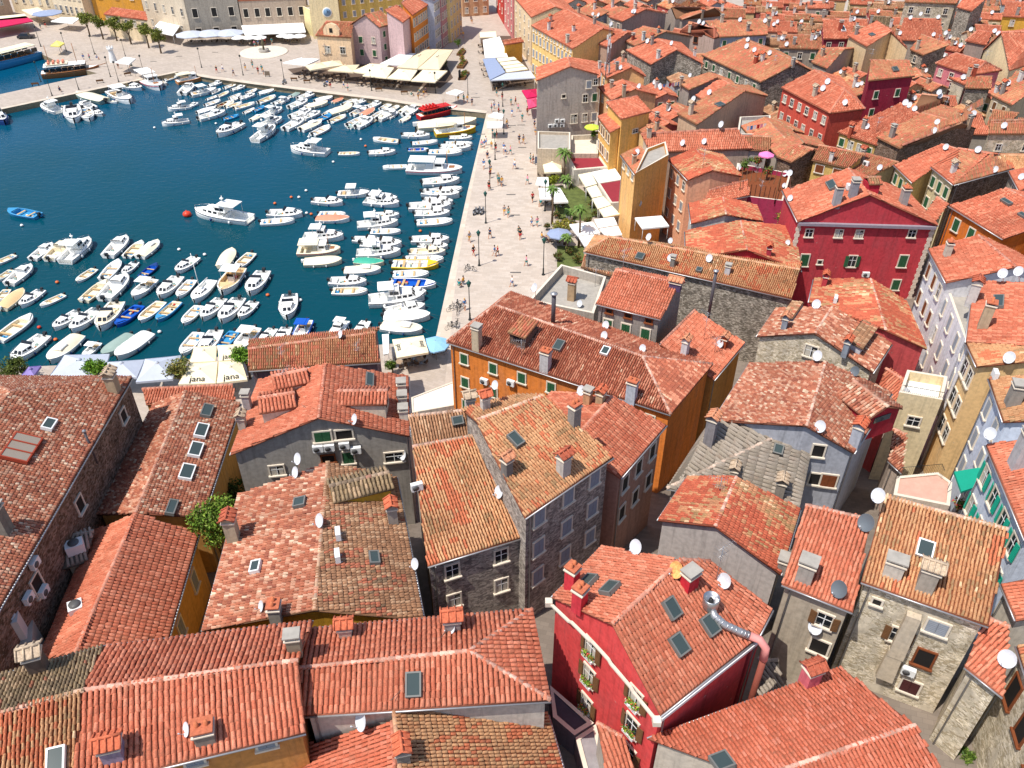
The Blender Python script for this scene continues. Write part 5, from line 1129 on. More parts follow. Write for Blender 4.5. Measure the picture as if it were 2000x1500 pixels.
    if kind in 'ocb':
        rr_ = random.Random(hash(key) % 99 if False else len(BP)); part('gear', lambda b: [b.box((rr_.uniform(-2.4, -.6), rr_.uniform(-.4, .4), .24), (rr_.uniform(.2, .5), rr_.uniform(.2, .4), .22), bmat(rr_.choice('lrkgcto'))) for _ in range(4)])
    if kind in 'cbtK':
        for x_ in (-1.4, .6):
            for s_ in (-1, 1): part('fender', lambda b: b.lathe((x_, s_ * (B / 2 + .04), .1), [(0, 0), (.1, .05), (.1, .34), (0, .4)], bmat('n' if hc == 'w' and x_ > 0 else 'w'), 6))
    freeze(root); BP[key] = [root, False]; return BP[key]
LOOK = {'c': 'cabin motorboat', 'o': 'open boat', 'r': 'rowing boat', 't': 'boat under a tarpaulin', 'b': 'boat with a canopy', 's': 'sailing boat', 'K': 'cabin cruiser', 'F': 'fishing boat with awning', 'E': 'excursion boat'}
CN = {'w': 'white', 'c': 'cream', 'b': 'bright blue', 'l': 'light blue', 'n': 'navy blue', 'o': 'brown decked', 'r': 'red', 'y': 'yellow', 'g': 'grey green', 't': 'tan', 'G': 'green', 's': 'salmon', 'W': 'brown wooden', 'd': 'dark brown'}
TN = {'c': 'cream', 'g': 'grey green', 'G': 'green', 's': 'orange', 'w': 'white', 'b': 'blue'}
def boat(bx, by, sx, sy, code, place, way='from the left'):
    kind = code[0]; hc = code[1] if len(code) > 1 else 'w'; dc = code[2] if len(code) > 2 else {'o': 'c' if hc == 'w' else hc, 'r': 'c'}.get(kind, 'w' if hc not in 'ct' else hc)
    a, b = U(bx, by, .55), U(sx, sy, .55); L = np.linalg.norm(a - b); c = (a + b) / 2; L = min(max(L, 3.4), 30)
    e = boat_proto(kind, hc, dc)
    if e[1]: o = dup(e[0])
    else: o = e[0]; e[1] = True
    o.location = (c[0], c[1], 0.02); o.rotation_euler = (random.uniform(-.03, .03), 0, math.atan2(a[1] - b[1], a[0] - b[0])); s = L / 6.0
    o.scale = (s, s * (1.0 if L > 8 else 1.22), s if L < 9 else s * .8); o['category'] = 'boat'
    o['group'] = 'excursion boats' if kind == 'E' else 'small boats moored in the harbour'
    look = CN[hc] + ' ' + LOOK[kind]
    if kind == 't': look = CN[hc] + ' boat under a ' + TN.get(dc, 'white') + ' tarpaulin'
    elif dc in ('d', 'o') and kind == 'o': look = CN[hc] + ' open boat, brown inside'
    later(o, look, place, (bx + sx) / 2 if way == 'from the left' else (by + sy) / 2, way); return o
WH = {'owd': 'cw', 'ocd': 'owc', 'oto': 'oc', 'tcc': 'twc', 'oco': 'owc', 'ccc': 'cwc', 'tct': 'twc', 'cc': 'cw', 'owc': 'oww', 'ow': 'oww', 'oc': 'owc', 'ot': 'owc', 'tcs': 'twc', 'owb': 'oww', 'ol': 'oww', 'olc': 'ol', 'cwt': 'cw'}
def boats(ox, oy, place, data, way='from the left'):
    for ln in data.split(';'):
        p = ln.split()
        if len(p) < 5: continue
        v = [float(q) / 4 for q in p[:4]]; p[4] = WH.get(p[4], p[4]) if (len(ln) + int(v[0])) % 3 else p[4]; boat(v[0] + ox, v[1] + oy, v[2] + ox, v[3] + oy, p[4], place, way)
boats(0, 375, 'alone on the open water', '65 140 300 180 ol')
boats(0, 375, 'beside a red buoy in mid harbour', '1530 150 1955 215 Kw')
boats(0, 375, 'in the lower harbour upper row', '''410 400 250 515 cw;540 380 380 520 ccc;700 370 505 540 Kw;990 350 840 495 cw;1110 380 985 495 oc;1235 380 1090 500 tcc;-60 560 110 480 ow;
1375 620 1530 505 cw;1815 445 1735 575 tcc;1845 590 1965 470 ot''')
boats(0, 375, 'in the lower harbour second row', '''-30 680 80 600 ot;245 570 65 710 owd;595 690 735 590 ocd;930 530 805 670 owc;960 635 1055 540 owd;1225 550 1100 650 onb''')
boats(0, 375, 'in the lower harbour third row', '''-30 850 50 750 oc;180 760 10 905 tct;155 885 320 760 cw;310 880 495 790 owc;835 690 650 840 oto;990 650 810 830 cw;1040 820 1195 680 bw;1245 815 1390 660 cw;1390 810 1500 680 owc;
1515 845 1650 690 sw;1735 785 1865 600 bwt;1950 790 2060 620 cw''')
boats(0, 375, 'in the lower harbour fourth row', '''415 1060 610 925 cw;555 1080 765 910 cw;780 1065 915 865 cwc;905 1035 1090 880 obb;1090 1000 1260 850 rw;1225 995 1385 850 olc;1430 1020 1555 880 owc;1580 985 1730 830 cw;1730 1005 1870 830 cw;1870 975 1985 850 cw''')
boats(0, 375, 'in the row behind the parasols', '''250 960 -20 1150 ow;95 1320 345 1120 cw;385 1320 610 1120 twc;650 1280 760 1170 bw;800 1270 1020 1110 tgg;910 1290 1160 1100 tw;1420 1260 1550 1090 ow;1580 1270 1690 1080 cw;1700 1230 1830 1080 ol;1850 1240 1990 1060 bw''')
boats(500, 375, 'alone above the dark harbour house', '240 975 265 800 cw')
boats(500, 375, 'behind the dark stone harbour house', '''20 1190 135 1060 cw;170 1190 240 1050 cw;320 1160 400 1000 bb;590 1140 690 1000 Kw;780 1120 860 1000 cw''')
boats(500, 375, 'in the pair left of centre', '300 215 35 230 ow;365 170 95 160 cw')
boats(500, 375, 'in the central mooring column', '''680 80 445 60 cw;890 5 640 10 bw;730 205 470 205 tws;700 165 490 160 ow;1120 90 850 65 Kw;1105 50 880 30 cw;685 345 370 345 Kw;660 450 325 460 Fc;670 530 375 545 tcc;1110 235 790 260 Kw;1120 175 895 175 cw;1130 300 895 300 owb;
980 375 760 360 cw;1140 405 820 400 cw;1130 465 785 480 Kw;1000 545 770 530 tcG;975 600 690 610 twc;865 700 575 690 cw;870 765 595 765 oc''', 'from the top')
boats(500, 375, 'at the promenade wall', '''1590 20 1300 0 cw;1540 75 1310 55 cw;1525 110 1195 115 cw;1515 160 1240 165 cw;1535 220 1255 235 ow;1510 370 1215 370 cw;1500 420 1270 405 cw;1480 465 1200 465 cwc;1465 520 1165 520 ow;1425 565 1065 560 oyw;
1350 630 1070 635 ow;1405 720 1065 700 owb;1330 775 1130 750 cw;1315 815 880 850 Kw;1320 885 1010 930 cw;1360 965 1000 970 tw;1300 1075 980 1040 tcc''', 'from the top')
boats(500, 0, 'in the open middle water', '''275 1160 560 1190 Kw;810 1190 645 1190 rw;915 1080 1115 1100 ow;1090 1180 880 1190 cw;990 1300 1180 1290 ow''')
boats(500, 0, 'at the promenade corner', '''1720 955 1260 995 tc;1715 1010 1400 1045 Fy;1360 1060 1145 1050 cw;1420 1100 1220 1115 ow;1350 1160 1190 1160 owb;1690 1070 1510 1070 cw;1690 1120 1480 1115 owb;1680 1150 1440 1145 cw;1610 1185 1350 1185 ow;1610 1330 1180 1320 Fw;1590 1405 1300 1425 cw;1610 1470 1350 1490 ow''', 'from the top')
boats(500, 0, 'at the upper harbour corner', '1570 850 1270 915 Er')
boats(500, 0, 'below the upper quay wall', '''140 695 20 725 tw;150 745 20 795 ow;330 722 250 750 ow;260 765 140 805 cw;400 780 260 835 cw;470 720 330 765 cw;200 840 70 895 Kw;600 750 460 785 tw;560 795 390 835 tcc;430 855 270 910 cw;500 870 370 920 cw;590 885 480 935 ol;700 895 575 945 oco;
750 830 570 885 tcc;800 765 680 815 ow;880 770 760 805 cw;980 790 870 835 cw;860 840 750 890 bw;920 845 830 895 tcs;1060 800 975 845 ow;1120 815 1040 855 owc;1010 860 910 915 ow;1080 860 950 930 cw;860 910 715 975 ow;905 920 780 990 cw;370 930 225 1005 cw;510 945 350 1010 twc;575 980 440 1045 owc;
200 920 30 985 Kw;145 990 -10 1095 Kw;65 820 -20 860 ol;45 890 -40 930 tcs;1210 825 1130 870 tcc;1265 830 1160 895 cw;680 760 600 790 tcs''')
boats(0, 0, 'at the inner upper quay', '''1265 965 1475 935 Kw;1310 850 1490 825 Kw;1700 1055 1880 965 cw;1760 870 1550 925 cw;1680 835 1540 875 tw;1865 890 1740 925 ol;1745 630 1630 665 cw;1850 645 1750 680 ow;1915 665 1810 695 owd;1785 708 1700 745 ot;1880 725 1790 755 ol;1990 730 1870 765 cw;
1720 775 1600 815 ow;1800 785 1690 825 ocd;1890 795 1760 830 ow;1990 800 1830 840 ot;1700 740 1620 765 ow;1500 660 1420 730 cc;1690 695 1490 740 bw;1600 600 1380 640 Fo;1390 585 1280 620 ow;1980 840 1910 870 ol;2000 690 1930 715 ow''')
boats(0, 0, 'along the long stone pier', '''335 820 460 870 Kw;480 830 560 865 oc;580 945 560 830 cw;630 800 730 840 cw;700 930 650 850 ol;800 890 700 860 cw;1250 690 1105 605 Fw;1110 690 950 665 cw;1300 650 1200 625 ow;1015 795 870 715 bw;910 790 825 775 ow;600 735 820 790 tgc;845 700 960 720 on;40 960 -60 880 Kn''')
boats(0, 0, 'at the far left quay', '-200 560 300 430 El')
boats(0, 0, 'lying beside the pier', '780 545 330 590 EW')

for i, (a, b, c, d) in enumerate([(395, 178, 375, 186), (430, 172, 412, 180), (455, 196, 440, 205), (470, 187, 452, 193), (540, 171, 520, 179), (562, 190, 545, 200), (585, 178, 570, 186), (610, 201, 594, 210), (650, 212, 632, 222), (690, 197, 672, 207), (720, 205, 702, 214), (745, 224, 727, 234), (775, 217, 758, 228), (700, 238, 682, 247), (600, 222, 584, 230), (500, 172, 484, 180), (800, 226, 784, 234), (385, 200, 364, 207)]):
    boat(a, b, c, d, ['cw', 'oww', 'twc', 'cw', 'oc', 'bw', 'twg'][i % 7], 'in the packed upper rows')
# ------------------------------------------------------------------ parasols, awnings, people, lamps, trees
def cloth(k):
    T_ = {'white': 'f3f2ee', 'cream': 'efe3c4', 'beige': 'dfcfae', 'grey': 'b9bfcb', 'crimson': 'c01a50', 'rose': 'd84a70', 'yellow': 'f0e07a', 'lime': 'bfd94a', 'pink': 'ef7fb5', 'sky': '8fc1e6', 'green': '12957a', 'lilac': '8f7fb8', 'slate': '8f9cb8', 'rust': 'c4663e'}
    return mat('cloth_' + k, hexc(T_[k]), 0.85, var=0.05, scale=1.5)
def lettering(txt, size, m):
    cu = bpy.data.curves.new('lettering', 'FONT'); cu.body = txt; cu.size = size; cu.align_x = 'CENTER'; cu.align_y = 'CENTER'; cu.extrude = 0.004; cu.offset = 0.0
    o = bpy.data.objects.new('tmp', cu); COL.objects.link(o); dg = bpy.context.evaluated_depsgraph_get(); me = bpy.data.meshes.new_from_object(o.evaluated_get(dg)); bpy.data.objects.remove(o); me.materials.clear(); me.materials.append(m); return me
def parasol4(pxs, z, col, label, rise=0.7, group=None, text=None, gz=None, cat='parasol', flat=False, legs=None):
    c = [U(x, y, z) for x, y in pxs]; cen = sum(c) / 4; g = gz if gz is not None else Z0
    root = thing('parasol' if cat == 'parasol' else 'awning', (cen[0], cen[1], g), label, cat, group); b = MB(); m = cloth(col); top = cen + (0, 0, rise)
    n = 4
    if flat:
        b.face(c, m); b.face([p - (0, 0, .05) for p in c][::-1], m)
        for i in range(4): b.face([c[i] - (0, 0, .22), c[(i + 1) % 4] - (0, 0, .22), c[(i + 1) % 4], c[i]], m)
    else:
        for i in range(4):
            p, q = c[i], c[(i + 1) % 4]; mid = (p + q) / 2 - (0, 0, .1); k = 4
            for j in range(k):
                a0, a1 = p + (q - p) * j / k, p + (q - p) * (j + 1) / k; s0, s1 = -.12 * math.sin(math.pi * j / k), -.12 * math.sin(math.pi * (j + 1) / k)
                b.face([a0 + (0, 0, s0), a1 + (0, 0, s1), top + (a1 - top) * .1, top + (a0 - top) * .1], m, True)
            b.face([p - (0, 0, .28), q - (0, 0, .28), q, p], m)
        b.lathe(top - (0, 0, .02), [(.25, -.03), (.2, .08), (0.0, .16)], m, 8)
    o = b.obj('canopy', root)
    b = MB()
    if legs or flat:
        for p in c: q = p + (cen - p) * .05; b.tube([(q[0], q[1], g), (q[0], q[1], z - .05)], .035, WHITE, 5)
        b.obj('posts', root) if False else None
        for p in c:
            b2 = MB(); q = p + (cen - p) * .05; b2.tube([(q[0], q[1], g), (q[0], q[1], z - .05)], .035, WHITE, 5); b2.obj('post', root)
    else:
        b.tube([(cen[0], cen[1], g), (cen[0], cen[1], z + rise - .05)], .05, ZINC, 6); b.obj('pole', root)
        for i in range(4):
            b = MB(); b.tube([tuple(cen + (0, 0, rise * .4)), tuple(cen + (c[i] - cen) * .93)], .02, ZINC, 4); b.obj('rib', root)
    if text:
        for (txt, side, sz) in text:
            p, q = c[side], c[(side + 1) % 4]; x = (q - p); x /= np.linalg.norm(x); mid = (p + q) / 2; up = top - mid; n_ = np.cross(x, up); n_ /= np.linalg.norm(n_)
            if n_[2] < 0: x = -x; n_ = np.cross(x, up); n_ /= np.linalg.norm(n_)
            y = np.cross(n_, x); pos = mid + up * .3 + n_ * .03
            mx = Matrix(((x[0], y[0], n_[0], pos[0] - cen[0]), (x[1], y[1], n_[1], pos[1] - cen[1]), (x[2], y[2], n_[2], pos[2] - g), (0, 0, 0, 1)))
            raw('lettering', lettering(txt, sz, BLACK), root, mx=mx)
    return root
def parasol_round(px, py, z, r, col, label, group=None, gz=None, n=8, rise=.5):
    c = U(px, py, z); g = gz if gz is not None else Z0; root = thing('parasol', (c[0], c[1], g), label, 'parasol', group); m = cloth(col); b = MB()
    b.lathe(c, [(r, -.18), (r, 0), (r * .5, rise * .62), (0.02, rise)], m, n, smooth=False); b.obj('canopy', root)
    b = MB(); b.tube([(c[0], c[1], g), (c[0], c[1], z + rise + .15)], .035, ZINC, 5); b.obj('pole', root); return root
JT = [('jana', 2, 1.15)]
parasol4([(126, 693), (214, 691), (201, 733), (93, 739)], 4.4, 'grey', 'widest grey parasol behind the huge speckled roof', .9)
parasol4([(205, 707), (282, 702), (267, 737), (208, 735)], 4.2, 'grey', 'grey parasol right of the small round tree', .9)
parasol4([(283, 701), (353, 694), (337, 740), (265, 746)], 4.5, 'grey', 'grey parasol with sharp folds left of the cream parasols', .9)
parasol4([(379, 677), (423, 675), (421, 705), (369, 708)], 4.2, 'cream', 'cream parasol at the back left of four printed with jana', .6, 'cream jana parasols')
parasol4([(424, 675), (472, 671), (469, 701), (427, 705)], 4.2, 'cream', 'cream parasol at the back right of four printed with jana', .6, 'cream jana parasols', [('jana', 2, 1.0)])
parasol4([(368, 709), (425, 706), (421, 748), (348, 750)], 4.3, 'cream', 'cream parasol with the word jana, front left of four', .6, 'cream jana parasols', JT)
parasol4([(427, 706), (470, 702), (483, 741), (423, 748)], 4.3, 'cream', 'cream parasol with the word jana, front right beside the shrub', .6, 'cream jana parasols', JT)
parasol4([(766, 663), (827, 655), (837, 688), (775, 699)], 4.2, 'cream', 'single cream parasol with faint lettering over white tables', .35, 'cream jana parasols', [('jana', 3, .9), ('jana', 1, .9)])
parasol_round(850, 672, 3.6, 1.8, 'sky', 'light blue parasol between the cream parasol and orange house')
parasol4([(746, 653), (759, 652), (759, 690), (749, 692)], 3.6, 'white', 'narrow white awning by the stone harbour house', 0, cat='awning', flat=True)
parasol4([(56, 716), (80, 714), (66, 733), (38, 736)], 3.6, 'lilac', 'purple parasol at the left shore', .4)
for i, (q, c_, l) in enumerate([
 ([(552, 122), (585, 113), (624, 115), (598, 127)], 'white', 'white pavilion parasol in front of the cream bell gable house'),
 ([(596, 128), (630, 122), (642, 131), (606, 137)], 'beige', 'beige parasol next to the white pavilion parasol'),
 ([(626, 122), (664, 118), (670, 127), (640, 131)], 'beige', 'beige parasol touching the cream house wall'),
 ([(640, 137), (668, 128), (702, 126), (690, 141)], 'beige', 'beige parasol before the pink grey gable house'),
 ([(686, 139), (722, 124), (760, 126), (740, 147)], 'cream', 'cream parasol fourth along the upper quay cafe'),
 ([(708, 147), (745, 129), (770, 132), (755, 152)], 'cream', 'cream parasol fifth along the upper quay cafe'),
 ([(756, 152), (778, 134), (815, 137), (802, 156)], 'cream', 'cream parasol sixth along the upper quay cafe'),
 ([(803, 157), (826, 136), (874, 138), (850, 160)], 'cream', 'rightmost cream parasol along the upper quay cafe'),
 ([(742, 124), (782, 104), (812, 104), (784, 127)], 'white', 'white awning squeezed beside the orange street houses'),
 ([(775, 131), (828, 95), (857, 96), (815, 134)], 'beige', 'long beige parasol with crossed ribs, left of the pair'),
 ([(816, 134), (858, 96), (885, 97), (858, 136)], 'beige', 'long beige parasol with crossed ribs, right of the pair')]):
    parasol4(q, 4.2, c_, l, .7, 'beige cafe parasols on the upper quay')
for q, c_, l in [([(937, 63), (968, 61), (970, 72), (937, 73)], 'cream', 'small cream awning at the far end of the street cafes'),
 ([(943, 78), (976, 71), (992, 111), (947, 113)], 'white', 'large white awning over the street cafe'),
 ([(943, 115), (967, 113), (987, 141), (957, 156)], 'slate', 'bluish white awning at the street corner, long side'),
 ([(988, 143), (1036, 138), (1046, 152), (958, 157)], 'grey', 'bluish white awning at the street corner, short side'),
 ([(970, 114), (1004, 111), (1010, 116), (975, 121)], 'cream', 'cream awning strip, first of four behind the bluish awning'),
 ([(976, 122), (1011, 118), (1018, 123), (981, 128)], 'cream', 'cream awning strip, second of four behind the bluish awning'),
 ([(982, 129), (1019, 124), (1025, 129), (986, 134)], 'cream', 'cream awning strip, third of four behind the bluish awning'),
 ([(987, 135), (1026, 130), (1031, 135), (990, 141)], 'cream', 'cream awning strip, nearest of four behind the bluish awning'),
 ([(1129, 341), (1154, 336), (1166, 359), (1144, 365)], 'cream', 'cream garden awning panel touching the red terrace'),
 ([(1145, 367), (1165, 361), (1177, 382), (1157, 386)], 'cream', 'cream garden awning panel, second from the red terrace'),
 ([(1157, 388), (1178, 383), (1194, 400), (1168, 408)], 'cream', 'cream garden awning panel, third from the red terrace'),
 ([(1170, 409), (1195, 401), (1211, 418), (1180, 424)], 'cream', 'cream garden awning panel farthest from the red terrace'),
 ([(1155, 336), (1200, 327), (1215, 349), (1169, 357)], 'white', 'white awning between the two dark red flat roofs'),
 ([(1161, 428), (1199, 424), (1206, 439), (1169, 445)], 'white', 'white awning panel by the ochre facade, upper of two'),
 ([(1171, 447), (1207, 441), (1215, 458), (1185, 462)], 'white', 'white awning panel by the ochre facade, lower of two'),
 ([(-30, 40), (50, 31), (65, 41), (-20, 57)], 'crimson', 'crimson awning of the waterfront restaurant, top left corner'),
 ([(-30, 34), (48, 27), (54, 35), (-26, 42)], 'cream', 'cream striped awning behind the crimson awning'),
 ([(167, 9), (193, 6), (196, 14), (169, 14)], 'cream', 'cream awning on the wall behind the quay trees'),
 ([(294, 60), (312, 41), (352, 49), (338, 69)], 'white', 'slanted white awning of the ornate cream palazzo'),
 ([(470, 47), (592, 44), (597, 62), (478, 68)], 'white', 'longest white awning along the grey brown palazzo'),
 ]:
    parasol4(q, 3.9, c_, l, 0, 'cafe awnings', cat='awning', flat=True)
for q, c_, l, g in [([(1019, 176), (1048, 173), (1049, 188), (1029, 192)], 'crimson', 'deep crimson parasol beside the tall grey gable house', None),
 ([(1029, 193), (1048, 190), (1048, 207), (1032, 212)], 'rose', 'rose parasol in front of the deep crimson parasol', None),
 ([(953, 226), (965, 219), (985, 223), (981, 231)], 'white', 'white parasol at the harbour corner, upper of two', None),
 ([(951, 238), (982, 237), (981, 248), (951, 249)], 'white', 'white parasol at the harbour corner, lower of two', None),
 ([(871, 181), (889, 174), (906, 179), (893, 185)], 'white', 'small white parasol by the red excursion boat', None),
 ([(1057, 309), (1096, 306), (1097, 335), (1064, 337)], 'cream', 'largest cream parasol beside the tallest palm', None),
 ([(1050, 346), (1071, 346), (1072, 363), (1046, 359)], 'white', 'small white parasol at the promenade garden edge', None),
 ([(1052, 367), (1074, 367), (1076, 388), (1055, 388)], 'white', 'white parasol left of the thin garden palm', None),
 ([(1077, 366), (1094, 367), (1110, 394), (1080, 395)], 'white', 'white parasol right of the thin garden palm', None),
 ([(1112, 438), (1158, 433), (1172, 455), (1129, 460)], 'white', 'wide white parasol between palms, upper half of the pair', None),
 ([(1130, 461), (1172, 457), (1162, 479), (1142, 480)], 'white', 'white parasol touching the long old straw roof', None),
 ([(42, 19), (74, 14), (92, 24), (62, 29)], 'cream', 'cream parasol at the top left restaurants', None),
 ([(99, 41), (120, 33), (157, 35), (142, 45)], 'white', 'white parasol left of the first quay tree', None),
 ([(98, 89), (111, 79), (126, 84), (116, 90)], 'yellow', 'yellow parasol near the wooden excursion boat', None),
 ([(224, 121), (244, 111), (265, 114), (252, 125)], 'white', 'white tent next to the white kiosk on the pier', None)]:
    parasol4(q, 3.7, c_, l, .5)
parasol4([(1240, 425), (1292, 421), (1307, 441), (1255, 446)], 9.5, 'white', 'white awning on the ochre orange facade', 0, cat='awning', flat=True, gz=7.5)
parasol4([(1864, 921), (1919, 912), (1924, 944), (1878, 960)], 14.5, 'green', 'teal green awning over the little terrace', 0, cat='awning', flat=True, gz=12.5)
for x, y in ((372, 67), (410, 65), (448, 64)): later(parasol_round(x, y, 3.7, 4.0, 'grey', 'x', 'grey parasols by the palazzo', n=8, rise=.8), 'octagonal grey parasol', 'below the ornate grey palazzo', x)
for x, y in ((465, 73), (487, 73), (507, 73), (552, 69), (566, 71), (585, 70)): later(parasol_round(x, y, 3.2, 1.8, 'white', 'x', 'round white parasols', n=12), 'round white parasol', 'in front of the long white awning', x)
parasol_round(92, 25, 3.9, 4.2, 'slate', 'dark grey octagonal parasol at the top left')
parasol_round(1092, 456, 3.4, 1.9, 'slate', 'blue grey octagonal parasol on the garden lawn')
parasol_round(1157, 248, 7.2, 1.5, 'lime', 'lime green parasol on the white roof terrace', gz=4.2)
parasol_round(1497, 302, 13.6, 1.2, 'pink', 'pink parasol on the crimson roof garden', gz=10.6)
flatroof('D1', [(1104, 300), (1168, 298), (1188, 326), (1121, 332)], 4.3, 'd8cdbf', 'low restaurant with dark red flat roof, the larger of two', mat('red_felt', hexc('8f2f38'), .9, var=.12), .15, th=.5, groundz=1)
flatroof('D2', [(1168, 357), (1217, 349), (1216, 395), (1193, 396)], 4.3, 'd8cdbf', 'low restaurant with dark red flat roof against the ochre facade', M['red_felt'], .15, th=.3, groundz=1)
flatroof('D3', [(803, 776), (887, 744), (889, 791), (805, 806)], 5.2, 'd0cabf', 'white flat roof annex between red dormer roof and orange house', mat('white_membrane', (.74, .72, .68), .6, var=.05), .1, th=.2, groundz=1)
# ---- lamps
LP = []
def lamp_proto(kind):
    root = bpy.data.objects.new('street_lamp', None); COL.objects.link(root); g = mat('lamp_green', hexc('24564f'), .5)
    b = MB(); b.lathe((0, 0, 0), [(.2, 0), (.2, .12), (.11, .2), (.09, .9), (.06, 1.0), (.045, 4.3), (0, 4.35)], IRON, 8); raw('post', b.mesh('post'), root)
    h = MB()
    if kind == 'a': h.lathe((0, 0, 4.3), [(.12, 0), (.26, .45), (.3, .5), (.12, .68), (.03, .85), (0, .86)], g, 8)
    else: h.lathe((0, 0, 4.3), [(.08, 0), (.22, .1), (.26, .3), (.1, .5), (0, .52)], IRON, 8)
    raw('lantern', h.mesh('lantern'), root); gl = MB(); gl.lathe((0, 0, 4.34), [(.1, 0), (.2, .36)], mat('lamp_glass', (.5, .55, .5), .2), 8); raw('glass', gl.mesh('glass'), root.children[1] if len(root.children) > 1 else root); return root
la = lamp_proto('a'); lb = lamp_proto('b'); freeze(la); freeze(lb); used = {id(la): 0, id(lb): 0}
for i, (x, y, k, s_) in enumerate([(936, 519, 'a', 1.15), (949, 436, 'a', 1.1), (918, 625, 'a', 1.2), (1061, 537, 'a', 1.2), (1064, 412, 'a', 1.1), (967, 312, 'a', 1.05), (957, 368, 'a', 1.05), (982, 208, 'a', 1), (984, 262, 'a', 1),
    (394, 132, 'b', 1), (475, 147, 'b', 1), (555, 156, 'b', 1), (726, 177, 'b', 1), (851, 182, 'b', 1), (914, 186, 'b', 1), (102, 187, 'b', 1), (154, 175, 'b', 1), (216, 150, 'b', 1), (232, 160, 'b', 1), (282, 147, 'b', 1), (80, 91, 'b', 1.1), (130, 100, 'b', 1), (185, 106, 'b', 1), (245, 110, 'b', .9), (80, 160, 'b', 1)]):
    p = la if k == 'a' else lb; o = p if not used[id(p)] else dup(p); used[id(p)] = 1; c = U(x, y, Z0); o.location = c; o.scale = (s_, s_, s_); o['category'] = 'street lamp'; o['group'] = 'street lamps'
    pl = 'on the promenade' if k == 'a' else ('on the long pier' if x < 300 and y > 125 else 'on the upper quay'); later(o, 'green lantern street lamp' if k == 'a' else 'slim dark street lamp', pl, y if k == 'a' else x, 'from the top' if k == 'a' else 'from the left')
# ---- people
def skinmesh(name, pts, edges, rad, m, sub=1):
    me = bpy.data.meshes.new(name); me.from_pydata(pts, edges, []); o = bpy.data.objects.new(name, me); COL.objects.link(o)
    sk = o.modifiers.new('s', 'SKIN'); sk.use_smooth_shade = True
    for i, r in enumerate(rad): me.skin_vertices[0].data[i].radius = (r, r) if not hasattr(r, '__len__') else r
    me.skin_vertices[0].data[0].use_root = True
    if sub: o.modifiers.new('u', 'SUBSURF').levels = sub
    dg = bpy.context.evaluated_depsgraph_get(); r = bpy.data.meshes.new_from_object(o.evaluated_get(dg)); bpy.data.objects.remove(o); r.materials.clear(); r.materials.append(m); r.name = name; return r
SKIN = mat('skin', hexc('c98f6d'), .6, var=.05); PC = {}
def pcol(h): return mat('garment_' + h, hexc(h), .85, var=.08)
def person_mesh(pose):
    if pose in PC: return PC[pose]
    st = {'walk': .28, 'stand': .05, 'sit': 0}[pose]; dz = 0 if pose != 'sit' else -.42
    hip, kn, an = .92 + dz, .5, .08
    P_ = [(0, 0, hip), (0, 0, 1.1 + dz), (0, 0, 1.3 + dz), (0, 0, 1.43 + dz), (0, 0.0, 1.5 + dz), (0, .02, 1.6 + dz), (0, .01, 1.7 + dz)]; R = [(.15, .1), (.125, .09), (.15, .1), (.1, .08), .05, (.075, .09), (.06, .07)]
    E = [(0, 1), (1, 2), (2, 3), (3, 4), (4, 5), (5, 6)]; n = 7
    for s in (-1, 1):
        f = s * st
        if pose == 'sit': leg = [(s * .09, 0, hip - .02), (s * .1, .42, hip), (s * .1, .45, .07), (s * .1, .6, .04)]
        else: leg = [(s * .09, 0, hip - .06), (s * .1, f * .5 + .03, kn), (s * .1, f, an), (s * .1, f + .14, .04)]
        P_ += leg; R += [.09, .062, .04, .035]; E += [(0, n), (n, n + 1), (n + 1, n + 2), (n + 2, n + 3)]; n += 4
        arm = [(s * .17, 0, 1.4 + dz), (s * .23, -f * .3 + .0, 1.14 + dz), (s * .22, -f * .8 + .1, .9 + dz), (s * .215, -f * .85 + .13, .82 + dz)]
        P_ += arm; R += [.055, .042, .03, .034]; E += [(3, n), (n, n + 1), (n + 1, n + 2), (n + 2, n + 3)]; n += 4
    body = skinmesh('person', P_, E, R, SKIN)
    sh = skinmesh('shirt', [P_[0], P_[1], P_[2], P_[3], P_[11], P_[12], P_[19], P_[20]], [(0, 1), (1, 2), (2, 3), (3, 4), (4, 5), (3, 6), (6, 7)], [(.165, .125), (.145, .11), (.17, .12), (.12, .1), .075, .06, .075, .06], pcol('ffffff'))
    k1, k2 = P_[8], P_[16]; mid = lambda a, b, t: tuple(a[i] + (b[i] - a[i]) * t for i in range(3))
    so = skinmesh('shorts', [P_[0], P_[7], mid(P_[7], k1, .8), P_[15], mid(P_[15], k2, .8)], [(0, 1), (1, 2), (0, 3), (3, 4)], [(.17, .125), .105, .09, .105, .09], pcol('333344'))
    b = MB(); hc_ = P_[6]; b.lathe((hc_[0], hc_[1] - .02, hc_[2] - .06), [(.085, -.04), (.1, .03), (.08, .1), (0, .13)], pcol('3a2a1c'), 8); hr = b.mesh('hair')
    PC[pose] = (body, sh, so, hr); return PC[pose]
CNAMES = {'f4f2ee': 'white', 'b5202c': 'red', '24365e': 'navy blue', '1f1f22': 'black', '4f86c2': 'light blue', 'd9a23a': 'mustard', '7d8a78': 'grey green', 'e79ab0': 'pink', '1b9aa0': 'turquoise', '8c8f96': 'grey'}
CK = list(CNAMES)
